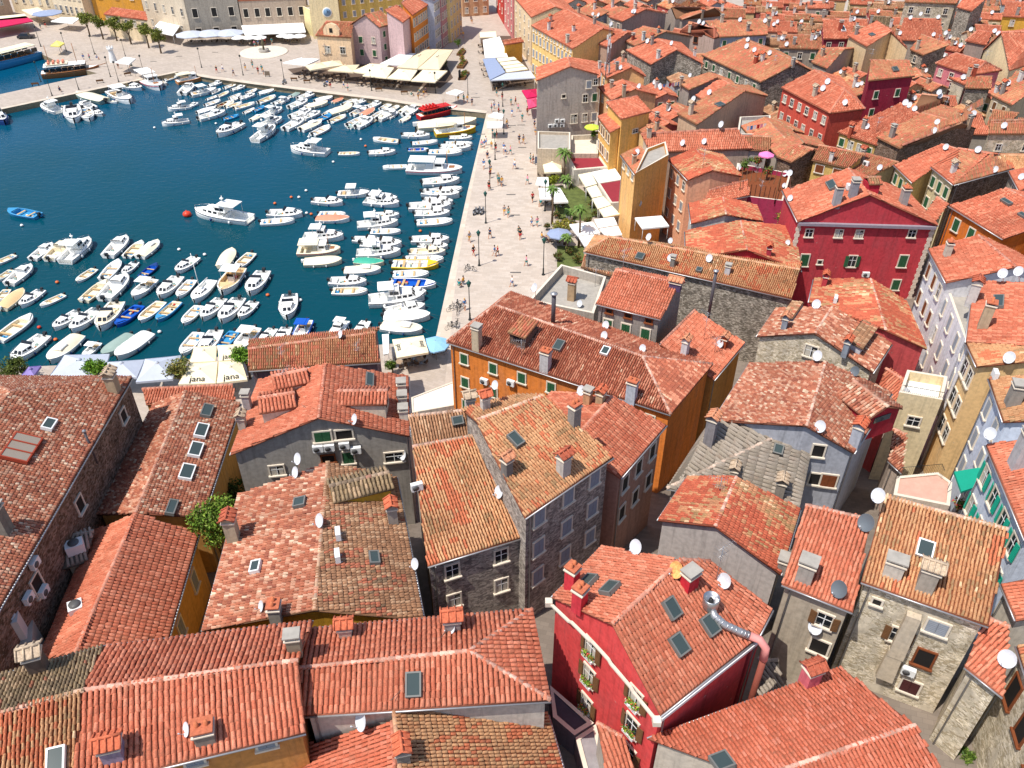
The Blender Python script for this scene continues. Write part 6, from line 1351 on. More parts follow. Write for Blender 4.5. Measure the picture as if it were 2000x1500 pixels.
def person(px, py, pose, i, place, z=None, rz=None):
    m = person_mesh(pose); c = U(px, py, z or Z0); root = bpy.data.objects.new('person', m[0]); COL.objects.link(root); root.location = c; root.rotation_euler = (0, 0, rz if rz is not None else random.uniform(0, 6.28)); s = random.uniform(.94, 1.08) * 1.06; root.scale = (s, s, s)
    a, b_ = CK[(i * 7 + 3) % len(CK)], CK[(i * 3 + 1) % len(CK)]
    if a == b_: b_ = CK[(i * 3 + 2) % len(CK)]
    for nm, me, h in (('shirt', m[1], a), ('shorts', m[2], b_), ('hair', m[3], ('3a2a1c', '171310', 'c9a56a')[i % 3])):
        o = raw(nm, me, root); o.material_slots[0].link = 'OBJECT'; o.material_slots[0].material = pcol(h)
    root['category'] = 'person'; root['group'] = 'people on the quays'
    later(root, 'person, %s shirt, %s shorts,' % (CNAMES[a], CNAMES[b_]), {'walk': 'walking ', 'stand': 'standing ', 'sit': 'sitting '}[pose] + place, py, 'from the top')
i = 0
for x, y, p in [(968, 297, 'walk'), (987, 302, 'walk'), (997, 302, 'walk'), (984, 297, 'stand'), (957, 348, 'stand'), (975, 362, 'walk'), (980, 364, 'walk'), (957, 466, 'walk'), (917, 473, 'walk'), (1013, 460, 'walk'), (1016, 468, 'walk'), (1038, 442, 'walk'), (1049, 442, 'walk'), (966, 501, 'walk'), (972, 500, 'walk'),
    (897, 562, 'sit'), (905, 556, 'sit'), (1014, 280, 'walk'), (1022, 281, 'walk'), (1036, 318, 'stand'), (1041, 320, 'stand'), (949, 284, 'stand'), (941, 287, 'sit'), (946, 290, 'stand'), (1007, 204, 'walk'), (998, 206, 'walk'), (960, 292, 'stand'), (952, 308, 'sit'), (958, 340, 'stand'), (973, 357, 'stand'), (955, 372, 'stand'), (1060, 330, 'stand'), (1012, 218, 'walk'), (1000, 228, 'walk'), (1030, 225, 'walk'), (1020, 238, 'stand'), (990, 250, 'walk'), (1044, 250, 'stand'), (1046, 262, 'sit'), (962, 262, 'stand'), (970, 270, 'stand'), (1005, 330, 'walk'), (1030, 360, 'walk'), (945, 330, 'walk'), (1054, 372, 'stand'), (1056, 402, 'sit'), (1058, 468, 'sit'), (1066, 474, 'sit'), (985, 420, 'walk'), (993, 424, 'walk'), (925, 500, 'walk'), (1000, 560, 'walk'), (1028, 520, 'walk'), (908, 606, 'stand'), (1040, 395, 'walk')]:
    person(x, y, p, i, 'on the promenade'); i += 1
for x, y, p in [(906, 200, 'stand'), (913, 201, 'walk'), (922, 206, 'walk'), (895, 198, 'stand'), (970, 188, 'walk'), (981, 196, 'stand'), (965, 212, 'stand'), (960, 218, 'stand'), (974, 216, 'stand'), (974, 225, 'stand'), (820, 187, 'stand'), (828, 190, 'walk'), (832, 186, 'walk'), (817, 194, 'stand'), (804, 188, 'sit'),
    (646, 172, 'stand'), (672, 172, 'walk'), (680, 178, 'stand'), (640, 167, 'sit'), (505, 145, 'walk'), (512, 140, 'walk'), (515, 146, 'stand'), (457, 149, 'walk'), (480, 138, 'walk'), (494, 133, 'walk'), (424, 143, 'walk'), (436, 140, 'walk'), (498, 92, 'walk'), (505, 90, 'walk'), (518, 88, 'stand'), (532, 88, 'walk'), (905, 75, 'walk'), (920, 42, 'walk'), (922, 46, 'walk'), (80, 56, 'stand'), (90, 54, 'walk')]:
    person(x, y, p, i, 'on the upper quay'); i += 1
for x, y, p in [(190, 116, 'sit'), (176, 118, 'stand'), (165, 120, 'stand'), (232, 134, 'stand'), (258, 132, 'sit'), (120, 98, 'stand'), (118, 180, 'sit')]:
    person(x, y, p, i, 'on the pier'); i += 1
# ---- tables, chairs, bicycles, benches
def proto_table():
    r = bpy.data.objects.new('cafe_table', None); COL.objects.link(r); b = MB(); b.box((0, 0, .74), (.85, .85, .04), mat('table_wood', hexc('a08a74'), .6)); raw('table_top', b.mesh('table_top'), r); b = MB(); b.tube([(0, 0, 0), (0, 0, .73)], .04, ZINC, 5); b.box((0, 0, .02), (.45, .45, .04), ZINC); raw('leg', b.mesh('leg'), r); freeze(r); return r
def proto_chair():
    r = bpy.data.objects.new('cafe_chair', None); COL.objects.link(r); m = mat('chair_dark', hexc('4a3a30'), .6); b = MB(); b.box((0, 0, .45), (.45, .45, .05), m); raw('seat', b.mesh('seat'), r); b = MB(); b.box((0, -.22, .72), (.45, .04, .45), m); raw('backrest', b.mesh('backrest'), r)
    for sx in (-1, 1):
        for sy in (-1, 1): b = MB(); b.tube([(sx * .19, sy * .19, 0), (sx * .19, sy * .19, .44)], .018, ZINC, 4); raw('leg', b.mesh('leg'), r)
    freeze(r); return r
def proto_bike():
    r = bpy.data.objects.new('bicycle', None); COL.objects.link(r); b = MB()
    for a, c in (((-.5, 0, .34), (-.12, 0, .3)), ((-.12, 0, .3), (.3, 0, .75)), ((-.12, 0, .3), (-.25, 0, .8)), ((-.25, 0, .74), (.3, 0, .78)), ((-.5, 0, .34), (-.25, 0, .74)), ((.52, 0, .34), (.32, 0, .95)), ((.3, -.28, .98), (.3, .28, .98))): b.tube([a, c], .022, IRON, 5)
    raw('frame', b.mesh('frame'), r)
    for x in (-.5, .52):
        b = MB(); b.tube([(x + .33 * math.cos(t), 0, .34 + .33 * math.sin(t)) for t in np.linspace(0, 2 * math.pi, 17)], .022, BLACK, 4, cap=False)
        for t in np.linspace(0, math.pi, 5)[:-1]: b.tube([(x + .32 * math.cos(t), 0, .34 + .32 * math.sin(t)), (x - .32 * math.cos(t), 0, .34 - .32 * math.sin(t))], .006, STEEL, 3)
        raw('wheel', b.mesh('wheel'), r)
    b = MB(); b.box((-.26, 0, .84), (.26, .14, .06), BLACK); raw('saddle', b.mesh('saddle'), r); freeze(r); return r
def proto_moped():
    r = bpy.data.objects.new('motor_scooter', None); COL.objects.link(r); b = MB(); b.box((-.35, 0, .6), (.8, .32, .35), mat('scooter_grey', (.25, .26, .28), .35), taper=.8); b.box((.1, 0, .32), (.5, .3, .08), BLACK); b.box((.45, 0, .65), (.14, .42, .65), M['scooter_grey'], taper=.7); raw('body', b.mesh('body'), r)
    for x in (-.6, .62): b = MB(); b.lathe((x, -.06, .27), [(.0, 0), (.26, 0), (.26, .12), (0, .12)], BLACK, 12, (0, 1, 0)); raw('wheel', b.mesh('wheel'), r)
    b = MB(); b.tube([(.5, -.32, 1.05), (.5, .32, 1.05)], .02, IRON, 5); b.tube([(.6, 0, .3), (.46, 0, 1.05)], .03, IRON, 5); raw('handlebar', b.mesh('handlebar'), r); b = MB(); b.box((-.3, 0, .83), (.65, .28, .1), BLACK); raw('saddle', b.mesh('saddle'), r); freeze(r); return r
def proto_bench():
    r = bpy.data.objects.new('park_bench', None); COL.objects.link(r); b = MB(); [b.box((0, y, .45), (1.6, .1, .04), BRNSH) for y in (-.15, 0, .15)]; raw('seat', b.mesh('seat'), r); b = MB(); b.box((0, -.25, .72), (1.6, .04, .3), BRNSH); raw('backrest', b.mesh('backrest'), r)
    for x in (-.65, .65): b = MB(); b.box((x, -.05, .22), (.08, .45, .44), IRON); raw('leg', b.mesh('leg'), r)
    freeze(r); return r
PR = {}
def put(kind, mk, px, py, look, place, cat, group, rz=None, z=None, s=1.0, way='from the left', key=None):
    if kind not in PR: PR[kind] = mk(); o = PR[kind]
    else: o = dup(PR[kind])
    o.location = U(px, py, z if z is not None else Z0); o.rotation_euler = (0, 0, rz if rz is not None else random.uniform(0, 6.28)); o.scale = (s, s, s); o['category'] = cat; o['group'] = group; later(o, look, place, key if key is not None else px, way); return o
def tables(lst, place, z=None):
    for x, y in lst:
        c = U(x, y, z if z is not None else Z0); a0 = random.uniform(0, 1.5)
        put('t', proto_table, x, y, 'small cafe table', place, 'table', 'cafe tables', a0, z)
        for k in range(3):
            a = a0 + k * math.pi / 2; q = c + np.array((math.sin(a) * -.75, math.cos(a) * -.75, 0)) * -1; pp = proj(q); put('c', proto_chair, pp[0], pp[1], 'brown cafe chair', place, 'chair', 'cafe chairs', math.atan2(c[1] - q[1], c[0] - q[0]) - math.pi / 2, z)
tables([(780, 716), (796, 713), (822, 710), (786, 705), (806, 702), (845, 690), (860, 686)], 'by the cream and blue parasols')
tables([(x, 147 + (x - 600) * .105 + d) for x in range(590, 700, 14) for d in (0, 8)][:13], 'left under the upper quay parasols')
tables([(x, 158 + (x - 700) * .08 + d) for x in range(705, 870, 15) for d in (0, 9)][:13], 'right under the upper quay parasols')
tables([(968, 170), (985, 171), (1002, 170), (1020, 170), (951, 150), (947, 140), (944, 128), (941, 105), (938, 92)], 'under the street awnings')
tables([(470, 88), (490, 88), (420, 84), (440, 84), (395, 84), (375, 84), (560, 84), (580, 82)], 'at the palazzo cafe')
tables([(1060, 345), (1075, 345), (1090, 345), (1060, 398), (1075, 400), (1095, 403), (1085, 475), (1100, 478), (1072, 470)], 'in the palm garden')
for x, y in [(883, 607), (889, 602), (895, 598), (901, 603), (893, 612), (886, 640), (893, 637), (880, 642), (912, 528), (921, 530)]: put('b', proto_bike, x, y, 'dark bicycle', 'on the promenade edge', 'bicycle', 'bicycles on the promenade', s=1.05)
for x, y in [(928, 418), (935, 416), (942, 417), (556, 166 - 2), (636, 168)]: put('m', proto_moped, x, y, 'grey motor scooter', 'parked on the quay', 'motor scooter', 'parked motor scooters', 1.2)
for x, y, r in [(575, 158, 0), (600, 162, .1), (740, 178, .1), (790, 184, .1), (70, 168, .3), (196, 162, .4), (250, 148, .5)]: put('n', proto_bench, x, y, 'wooden bench', 'on the upper quay', 'bench', 'quay benches', r)
def buoy(px, py, col, r=.28):
    c = U(px, py, .1); b = MB(); m = mat('buoy_' + col, hexc({'red': 'd8452e', 'white': 'ecebe6', 'orange': 'e0703a'}[col]), .4); b.lathe((0, 0, 0), [(0, -.2), (.75, -.1), (1, .3), (.8, .8), (.3, 1.05), (.12, 1.1), (.12, 1.3), (0, 1.32)], m, 10); o = bpy.data.objects.new('mooring_buoy', b.mesh('buoy')); COL.objects.link(o); o.location = c; o.scale = (r, r, r); o['category'] = 'buoy'; o['group'] = 'mooring buoys'; later(o, col + ' mooring buoy', 'floating in the harbour', px); return o
buoy(366, 421, 'red', .75)
for x, y, c in [(43, 441, 'white'), (350, 488, 'white'), (400, 498, 'white'), (112, 552, 'orange'), (77, 640, 'red'), (312, 649, 'white'), (569, 386, 'orange'), (584, 386, 'white'), (537, 398, 'orange'), (583, 421, 'white'), (599, 417, 'white'), (608, 419, 'orange'), (523, 577, 'orange'), (587, 587, 'white'), (682, 385, 'orange'), (821 + 0, 452, 'orange'), (651, 317, 'white'), (705, 273, 'white'), (714, 286, 'orange'), (598, 373, 'white'), (651, 241, 'white'), (302, 250, 'white'), (422, 242, 'white'), (109, 664, 'orange')]: buoy(x, y, c)
# ---- trees and shrubs
LEAF = {}
def leafmat(k, h):
    if k in LEAF: return LEAF[k]
    m = attr_mat('leaf_' + k, 'leaf_col', .6, .15, 3.0); LEAF[k] = m; return m
def crown(blobs, n, size, cols, seed):
    r = np.random.default_rng(seed); V = []; Cc = []; tot = sum(b[3] ** 2 for b in blobs)
    for cx, cy, cz, rad, zs in blobs:
        k = int(n * rad * rad / tot); d = r.normal(size=(k, 3)); d /= np.linalg.norm(d, axis=1)[:, None]; rr = rad * (r.random(k) ** .45) * (0.8 + .35 * np.sin(d[:, 0] * 5 + d[:, 2] * 7 + seed)); p = d * rr[:, None] * (1, 1, zs) + (cx, cy, cz)
        a = r.normal(size=(k, 3)); a /= np.linalg.norm(a, axis=1)[:, None]; b_ = np.cross(a, r.normal(size=(k, 3))); b_ /= np.linalg.norm(b_, axis=1)[:, None]; s = size * (.6 + .8 * r.random((k, 1)))
        V.append(np.stack([p - a * s, p + b_ * s * .45, p + a * s, p - b_ * s * .45], 1).reshape(-1, 3)); cc = np.array([hexc(c) for c in cols])[r.integers(0, len(cols), k)] * (.7 + .6 * r.random((k, 1))); Cc.append(cc)
    V = np.concatenate(V); Cc = np.concatenate(Cc); Q = np.arange(len(V)).reshape(-1, 4)
    me = bpy.data.meshes.new('crown'); me.vertices.add(len(V)); me.vertices.foreach_set('co', V.astype('f').ravel()); me.loops.add(len(V)); me.loops.foreach_set('vertex_index', Q.astype('i').ravel()); me.polygons.add(len(Q)); me.polygons.foreach_set('loop_start', np.arange(len(Q), dtype='i') * 4); me.polygons.foreach_set('loop_total', np.full(len(Q), 4, 'i')); me.update(calc_edges=True)
    at = me.attributes.new('leaf_col', 'FLOAT_COLOR', 'FACE'); at.data.foreach_set('color', np.hstack([Cc, np.ones((len(Cc), 1))]).astype('f').ravel()); me.materials.append(leafmat('a', None)); return me
BARK = mat('bark', hexc('6b5a48'), .95, var=.3, scale=6)
GREENS = ['4f6b24', '5f7a2c', '3c5520', '70853a', '465f22']
def tree(px, py, z, r, hgt, label, gz=None, cols=GREENS, n=2600, leaf=.16, zs=.85, name='tree', cat='tree', group=None, blobs=7, seed=1):
    """px, py: the middle of the crown; z its height"""
    c = U(px, py, z); g = gz if gz is not None else z - hgt; root = thing(name, (c[0], c[1], g), label, cat, group); rr = random.Random(seed)
    bl = [(0, 0, z - g, r * .72, zs)] + [(rr.uniform(-.6, .6) * r, rr.uniform(-.6, .6) * r, z - g + rr.uniform(-.45, .5) * r * zs, r * rr.uniform(.3, .52), zs) for _ in range(blobs)]
    raw('crown', crown(bl, n, leaf, cols, seed), root)
    b = MB(); h = z - g; b.tube([(0, 0, 0), (.05, 0, h * .5), (0, .05, h * .95)], [r * .08 + .05, r * .06 + .03, .02], BARK, 7)
    for bx_, by_, bz_, _, _ in bl[1:5]: b.tube([(0, 0, h * .5), (bx_ * .5, by_ * .5, h * .5 + (bz_ - h * .5) * .6), (bx_, by_, bz_)], [r * .04 + .02, .03, .012], BARK, 5)
    raw('trunk', b.mesh('trunk'), root); return root
for i, (x, y) in enumerate([(166, 37), (192, 42), (219, 45), (247, 51), (282, 58), (306, 68)]):
    later(tree(x, y, 5.8, 2.3, 4, 'x', gz=Z0, cols=['66722c', '55641f', '7b8235', '8a8a3e'], n=1400, leaf=.26, group='quay trees', seed=20 + i), 'round crowned quay tree', 'before the cream and golden houses', x)
tree(416, 1012, 14.6, 2.3, 6, 'bushy green tree between the ochre house and pink speckled roof', gz=4, n=5200, leaf=.13, cols=['5a7a26', '6f8c30', '46621f', '86993f'], seed=3, blobs=10)
tree(452, 958, 10.6, 1.6, 4, 'dark leafy shrub in the gap below the dark grey house', gz=4, n=1800, leaf=.13, cols=['3a4f1c', '4b6424', '2f431a'], seed=4, name='shrub', cat='shrub')
tree(20, 722, 3.4, 2.4, 2, 'large olive shrub at the left shore edge', gz=Z0, n=2600, cols=['5b6a2c', '6d7a3a', '47561f'], seed=5, name='shrub', cat='shrub')
tree(186, 721, 5.0, 1.7, 3, 'small round green tree between grey parasols', gz=Z0, n=2200, cols=['5f8a22', '74992c', '4c701c'], seed=6)
tree(347, 718, 4.8, 1.9, 3, 'olive brown tree between grey and cream parasols', gz=Z0, n=2200, cols=['6f7a3e', '837f4a', '565f2c', '94883f'], seed=7)
tree(477, 690, 5.0, 1.6, 3, 'bright green climbing shrub beside the stone harbour house', gz=Z0, n=1900, cols=['63902a', '7aa336', '4d7420'], seed=8, name='shrub', cat='shrub')
tree(765, 712, 2.6, .9, 1, 'potted shrub by the cafe under the cream parasol', gz=Z0, n=700, seed=9, name='shrub', cat='shrub')
tree(1093, 440, 2.6, 2.2, 1.5, 'yellowish shrub in the palm garden', gz=Z0, n=1800, cols=['8b8a3a', '6f7730', 'a0903e'], seed=10, zs=.6, name='shrub', cat='shrub')
tree(1080, 352, 2.8, 1.4, 1.5, 'yellow green shrub beside the tallest palm', gz=Z0, n=900, cols=['9aa032', '7c8a2c'], seed=11, name='shrub', cat='shrub')
for i, (x, y, z, r, l) in enumerate([(1456, 318, 12.2, 1.2, 'leafy green plants on the crimson roof garden'), (1482, 312, 12.3, 1.0, 'red flowering shrub on the crimson roof garden'), (1500, 333, 12.0, .9, 'low flowering shrub in front of the pink parasol'), (1527, 425, 12.4, 1.3, 'dry yellow climber on the crimson wall'), (1160, 262, 6.0, .9, 'potted plant below the lime green parasol'),
    (1941, 945, 15.0, .8, 'plants on the balcony beside the teal awning'), (1955, 1005, 14.6, .7, 'hanging plants at the balcony corner'), (1875, 985, 11.2, .9, 'red flowering plants under the teal awning'), (1890, 1478, 9.6, .7, 'green weeds at the foot of the ruined facade'), (1955, 1482, 10.5, .6, 'green weeds by the lattice window'), (905, 142, 1.9, .8, 'planter shrub in the street, second'), (902, 112, 2.0, 1.0, 'yellow flowering planter shrub in the street'), (895, 82, 3.6, 1.3, 'slender street tree near the orange houses'), (868, 122, 2.4, 1.4, 'dark shrub beside the long beige parasols')]):
    tree(x, y, z, r, 1.2, l, n=700, leaf=.13, cols=GREENS + (['b8433a', 'c8564a'] if 'red' in l or 'flower' in l else []) + (['c9b04a', 'a8923c'] if 'yellow' in l else []), seed=30 + i, name='shrub', cat='shrub', blobs=4)
def palm(cx, cy, bx, by, label, r=1.7, planter=False):
    b0 = U(bx, by, Z0); lo, hi = Z0, 16
    # height so that the crown shows at its pixel
    for _ in range(40):
        m_ = (lo + hi) / 2
        if proj((b0[0], b0[1], m_))[1] > cy: lo = m_
        else: hi = m_
    h = lo - Z0; root = thing('palm_tree', tuple(b0), label, 'palm tree', 'palms in the garden'); b = MB()
    b.tube([(0, 0, 0), (.05, 0, h * .5), (0, 0, h)], [.2, .16, .15], BARK, 8); b.obj if False else raw('trunk', b.mesh('trunk'), root); b = MB(); pm = mat('palm_leaf', hexc('5f7a34'), .6, var=.3, scale=3)
    for k in range(26):
        a = k * 2.4; e = -.3 + 1.2 * (k / 26); L = r * (.8 + .3 * random.random()); prev = None
        for j in range(6):
            t = j / 5; x = L * t * math.cos(e * .8); z = L * (t * math.sin(e) + .25 * t - .75 * t * t); c_ = np.array((x * math.cos(a), x * math.sin(a), h + z)); w = .2 * math.sin(math.pi * min(1, t * .85 + .12)); s_ = np.array((-math.sin(a), math.cos(a), -.3)) * w
            if prev is not None: b.face([prev[0] - prev[1], c_ - s_ * (1, 1, -1), c_, prev[0]], pm); b.face([prev[0], c_, c_ + s_ * (1, 1, 1), prev[0] + prev[1]], pm)
            prev = (c_, s_)
    raw('fronds', b.mesh('fronds'), root)
    if planter: b = MB(); b.lathe((0, 0, 0), [(.5, 0), (.7, .75), (.6, .78), (.58, .6), (0, .6)], LIME, 14); raw('planter', b.mesh('planter'), root)
palm(1098, 297, 1101, 356, 'tallest palm beside the large cream parasol', 2.0)
palm(1077, 368, 1078, 438, 'thin palm between two white garden parasols', 1.3)
palm(1129, 407, 1130, 484, 'palm with thin trunk before the wide white parasol', 1.4)
palm(1107, 462, 1106, 494, 'low palm at the near end of the garden', 1.2)
palm(1118, 348, 1106, 366, 'short palm in a round white planter, upper one', 1.5, True)
palm(1113, 413, 1112, 427, 'short palm in a round white planter, lower one', 1.2, True)
# ---- kiosk, car, sign boards
c = U(222, 121, Z0); k = thing('kiosk', tuple(c), 'tall white round kiosk next to the white tent', 'kiosk'); b = MB(); b.lathe((0, 0, 0), [(.9, 0), (.8, 1.2), (.6, 2.2), (.55, 3.0)], WHITE, 16); raw('body', b.mesh('body'), k); b = MB(); b.lathe((0, 0, 3.0), [(.75, 0), (.85, .35), (.8, .5), (0, .55)], WHITE, 12); [b.box((.7 * math.cos(t), .7 * math.sin(t), 3.65), (.25, .25, .3), WHITE) for t in np.linspace(0, 6.28, 7)[:-1]]; raw('crown_top', b.mesh('crown_top'), k)
c = U(52, 75, Z0); car = thing('parked_car', tuple(c), 'black car parked at the top left quay', 'car', rz=.15); cm = mat('car_paint', (.02, .022, .03), .25, spec=.6); b = MB(); b.box((0, 0, .55), (4.3, 1.75, .6), cm, taper=.97); raw('body', b.mesh('body'), car); b = MB(); b.box((-.2, 0, 1.1), (2.4, 1.6, .55), DARKGL, taper=.78); b.box((-.2, 0, 1.38), (1.8, 1.2, .04), cm); raw('cabin', b.mesh('cabin'), car)
for x in (-1.35, 1.35):
    for s_ in (-1, 1): b = MB(); b.lathe((x, s_ * .8 - .1, .32), [(0, 0), (.32, 0), (.32, .2), (0, .2)], BLACK, 12, (0, 1, 0)); raw('wheel', b.mesh('wheel'), car)
def board(px, py, w, h, col, label, z=Z0, rz=0):
    c = U(px, py, z); r = thing('sign_board', tuple(c), label, 'sign', rz=rz); b = MB(); b.box((0, 0, h / 2 + .3), (w, .1, h), mat('board_' + col, hexc(col), .6)); raw('panel', b.mesh('panel'), r); b = MB(); [b.box((s * w * .4, 0, .15), (.08, .3, .3), IRON) for s in (-1, 1)]; raw('feet', b.mesh('feet'), r)
board(898, 156, 1.1, 2.0, '22242a', 'tall black advertising board beside the street planters', rz=1.2)
board(523, 150, 1.2, 1.0, '7a6a5a', 'small brown board on the upper quay')
board(1049, 322, .9, 1.3, '5a6478', 'blue grey board at the garden corner')

c = U(516, 102, Z0); f = thing('fountain', tuple(c), 'low round stone fountain on the upper square', 'fountain'); b = MB(); b.lathe((0, 0, 0), [(6.2, 0), (6.2, .12), (5.8, .14), (0, .14)], LIME, 32); raw('base', b.mesh('base'), f); b = MB(); b.lathe((0, 0, .14), [(1.3, 0), (1.4, .7), (1.1, .72), (1.0, .4), (0, .4)], CONC, 20); raw('basin', b.mesh('basin'), f); b = MB(); b.lathe((0, 0, .5), [(.3, 0), (.2, 1.2), (.5, 1.6), (.25, 2.2), (.1, 3.0), (0, 3.1)], mat('bronze', hexc('5f5a44'), .6), 12); raw('statue', b.mesh('statue'), f)
for i, (x, y) in enumerate([(903, 128), (906, 150), (901, 105)]):
    c = U(x, y, Z0); p_ = thing('street_planter', tuple(c), None, 'planter', 'planters in the street', 1.4); b = MB(); b.box((0, 0, .25), (5.5 if i < 2 else 4, 1.7, .5), BRNSH); raw('box', b.mesh('box'), p_); raw('plants', crown([(dx, 0, .75, .8, .6) for dx in (-1.8, 0, 1.8)], 500, .14, GREENS + ['a83c30', 'b8893c'], 60 + i), p_); later(p_, 'long wooden planter', 'in the street by the beige parasols', y, 'from the top')
h = H['V1']; r = wallhit(648, 74, 'V1')
if r:
    p, hh, nrm, e = r; n3 = np.array((nrm[0], nrm[1], 0)); X = np.array((e[0], e[1], 0)); Z = np.array((0, 0, 1.)); b = MB(); q = p + Z * .2; m = P('f3d0a8'); w_ = 2.0
    F_ = [q - X * w_, q + X * w_, q + X * w_ + Z * 1.6, q + X * w_ * .6 + Z * 2.7, q + Z * 3.1, q - X * w_ * .6 + Z * 2.7, q - X * w_ + Z * 1.6]; G_ = [v - n3 * 1.0 for v in F_]; b.face(F_, m); b.face(G_[::-1], m)
    for i in range(7): j = (i + 1) % 7; b.face([F_[j], F_[i], G_[i], G_[j]], m)
    b.obj('bell_gable', h.root); b = MB(); b.box(q + Z * 1.5 + n3 * .02, (.8, .1, 1.0), DARK, (X, n3, Z)); b.obj('bell_opening', h.root)

for i, (x, y, r) in enumerate([(1135, 352, 1.1), (1148, 372, 1.0), (1158, 398, 1.0), (1164, 416, 1.0), (1085, 418, .9), (1098, 380, .9), (1120, 436, .9), (1090, 500, 1.1), (1128, 505, 1.2), (1112, 488, .8), (1068, 440, .7), (1148, 430, .8)]):
    later(tree(x, y, 2.0, r, .8, 'x', gz=Z0, n=500, leaf=.14, cols=['3f4f22', '55602a', '4a5a26', '6b6a30', '7a4a34'], seed=80 + i, name='shrub', cat='shrub', blobs=4, group='garden shrubs'), 'low dark shrub', 'in the palm garden', y, 'from the top')
# ------------------------------------------------------------------ the smaller houses crowded in between
def covered(P_):
    X = np.array([p[0] for p in P_]); Y = np.array([p[1] for p in P_]); c = np.zeros(len(X), bool)
    for poly, h in FOOT:
        if abs(poly[0][0] - X[0]) > 60 or abs(poly[0][1] - Y[0]) > 60: continue
        c |= inpoly(X, Y, poly)
    return c.mean()
RGN = [(1075, -40), (2060, -40), (2060, 330), (1900, 345), (1560, 300), (1500, 300), (1290, 290), (1180, 190), (1175, 60), (1120, 20), (1085, -10)]
WCN = [('d9a08c', 'pink walled'), ('c9ab7c', 'ochre walled'), ('a89c90', 'grey walled'), ('ddd0b8', 'cream walled'), ('b8605a', 'red walled'), ('S0', 'rubble walled'), ('c5a890', 'buff walled'), ('b5b9bd', 'bluish walled'), ('e0bd8a', 'yellow walled')]
RN = {'T': 'tan', 'O': 'salmon', 'N': 'red', 'B': 'brown', 'M': 'patched'}
seen_l = set(); nf = 0; rf = random.Random(11)
nf_far = 0
SPOTS = [(x, y, 10.5) for y in range(330, -14, -8) for x in range(1080, 2050, 11) if inpoly(np.array([x]), np.array([y]), RGN)[0]]
SPOTS2 = [(x, y, 19.0) for y in range(400, 1300, 30) for x in range(2110, 2420, 40)]
for px, py, pz in SPOTS + SPOTS2:
    for _ in (0,):
        if hit(px, py): continue
        p = U(px, py, pz)
        if covered([p]): continue
        near = min(FOOT, key=lambda f: (f[0][0][0] - p[0]) ** 2 + (f[0][0][1] - p[1]) ** 2); e = near[0][1] - near[0][0]; ang = math.atan2(e[1], e[0])
        if nf >= (150 if pz < 15 else nf_far + 14): break
        if pz < 15: nf_far = nf + 1
        for w, d in ((11, 8), (9, 7), (7.5, 6), (6, 5)):
            w *= rf.uniform(.9, 1.1); X = np.array((math.cos(ang), math.sin(ang))); Y = np.array((-X[1], X[0]))
            pts = [p[:2] + X * (i / 4 - .5) * w + Y * (j / 4 - .5) * d for i in range(5) for j in range(5)]
            if covered(pts) <= (0.04 if w > 6 else .12): break
        else: continue
        ze = ground(p[0], p[1]) + (rf.uniform(6.5, 9.5) if pz < 15 else rf.uniform(9, 11)); zr = ze + d * .5 * .36; P3 = lambda a, b, z: np.array((*(p[:2] + X * a * w / 2 + Y * b * d / 2), z))
        A, B, C, D, R1, R2 = P3(-1, -1, ze), P3(1, -1, ze), P3(1, 1, ze), P3(-1, 1, ze), P3(-1, 0, zr), P3(1, 0, zr)
        tk = rf.choice('TTOONBM'); wc, wn = rf.choice(WCN); nb = short(near[1].label, 7) if not near[1].key.startswith('Z') else short(near[1].label, 6)
        adj = 'large' if w > 10 else ('small' if w < 7 else 'medium')
        for k in range(9):
            wc, wn = WCN[(WCN.index((wc, wn)) + 1) % 9]; lb = f'{adj} {wn} {RN[tk]} roof house by the {nb}'
            if lb not in seen_l: break
        seen_l.add(lb)
        h = build_house('Z%d' % nf, [([A, B, R2, R1], (0, 1), tk), ([C, D, R1, R2], (0, 1), tk)], [(A, 'f'), (B, 'r'), (R2, 'r'), (C, 'b'), (D, 'l'), (R1, 'l')], [(R1, R2)], tk, wc, lb, over=.15)
        windows(h, 'f%dx2%s b%dx2%s l2x2%s r2x2%s' % (max(1, int(w / 3)), rf.choice('wgs'), max(1, int(w / 3)), rf.choice('wgs'), rf.choice('wg'), rf.choice('wg'))); nf += 1
        q = (A + B) / 2 * .3 + (R1 + R2) / 2 * .7; sx, sy = proj(q)[:2]
        if hit(sx, sy) and rf.random() < .7: chimney(sx, sy, .6, .5, rf.uniform(1, 1.8), rf.choice('tpf'), rf.choice(['d9d4ce', 'b59c84', '9a9088']))
        if rf.random() < .35 and hit(sx + 8, sy): dish(sx + 8, sy - 6, .9, 'w')
print('fillers', nf)
# overhead cables between houses
def cable(p1, p2, sag, label):
    a, b = hit(*p1), hit(*p2)
    if not a or not b: return
    a, b = a[0] + (0, 0, .6), b[0] + (0, 0, .6); r = thing('overhead_cable', tuple((a + b) / 2), label, 'cable'); m = MB()
    m.tube([a + (b - a) * t - np.array((0, 0, sag * 4 * t * (1 - t))) for t in np.linspace(0, 1, 12)], .018, CABLE, 4); m.obj('cable', r)
cable((1200, 680), (1380, 705), .5, 'thin cable across the mottled hip of the orange house')
cable((590, 800), (690, 830), .8, 'thin cable above the dark grey plaster gable')
cable((1420, 745), (1500, 760), .6, 'cable over the pink speckled roof')
cable((880, 1230), (765, 1380), .4, 'pale cable lying across the long red hipped roof')
cable((1335, 1090), (1262, 1075), .3, 'cable between antenna and crimson house roof')
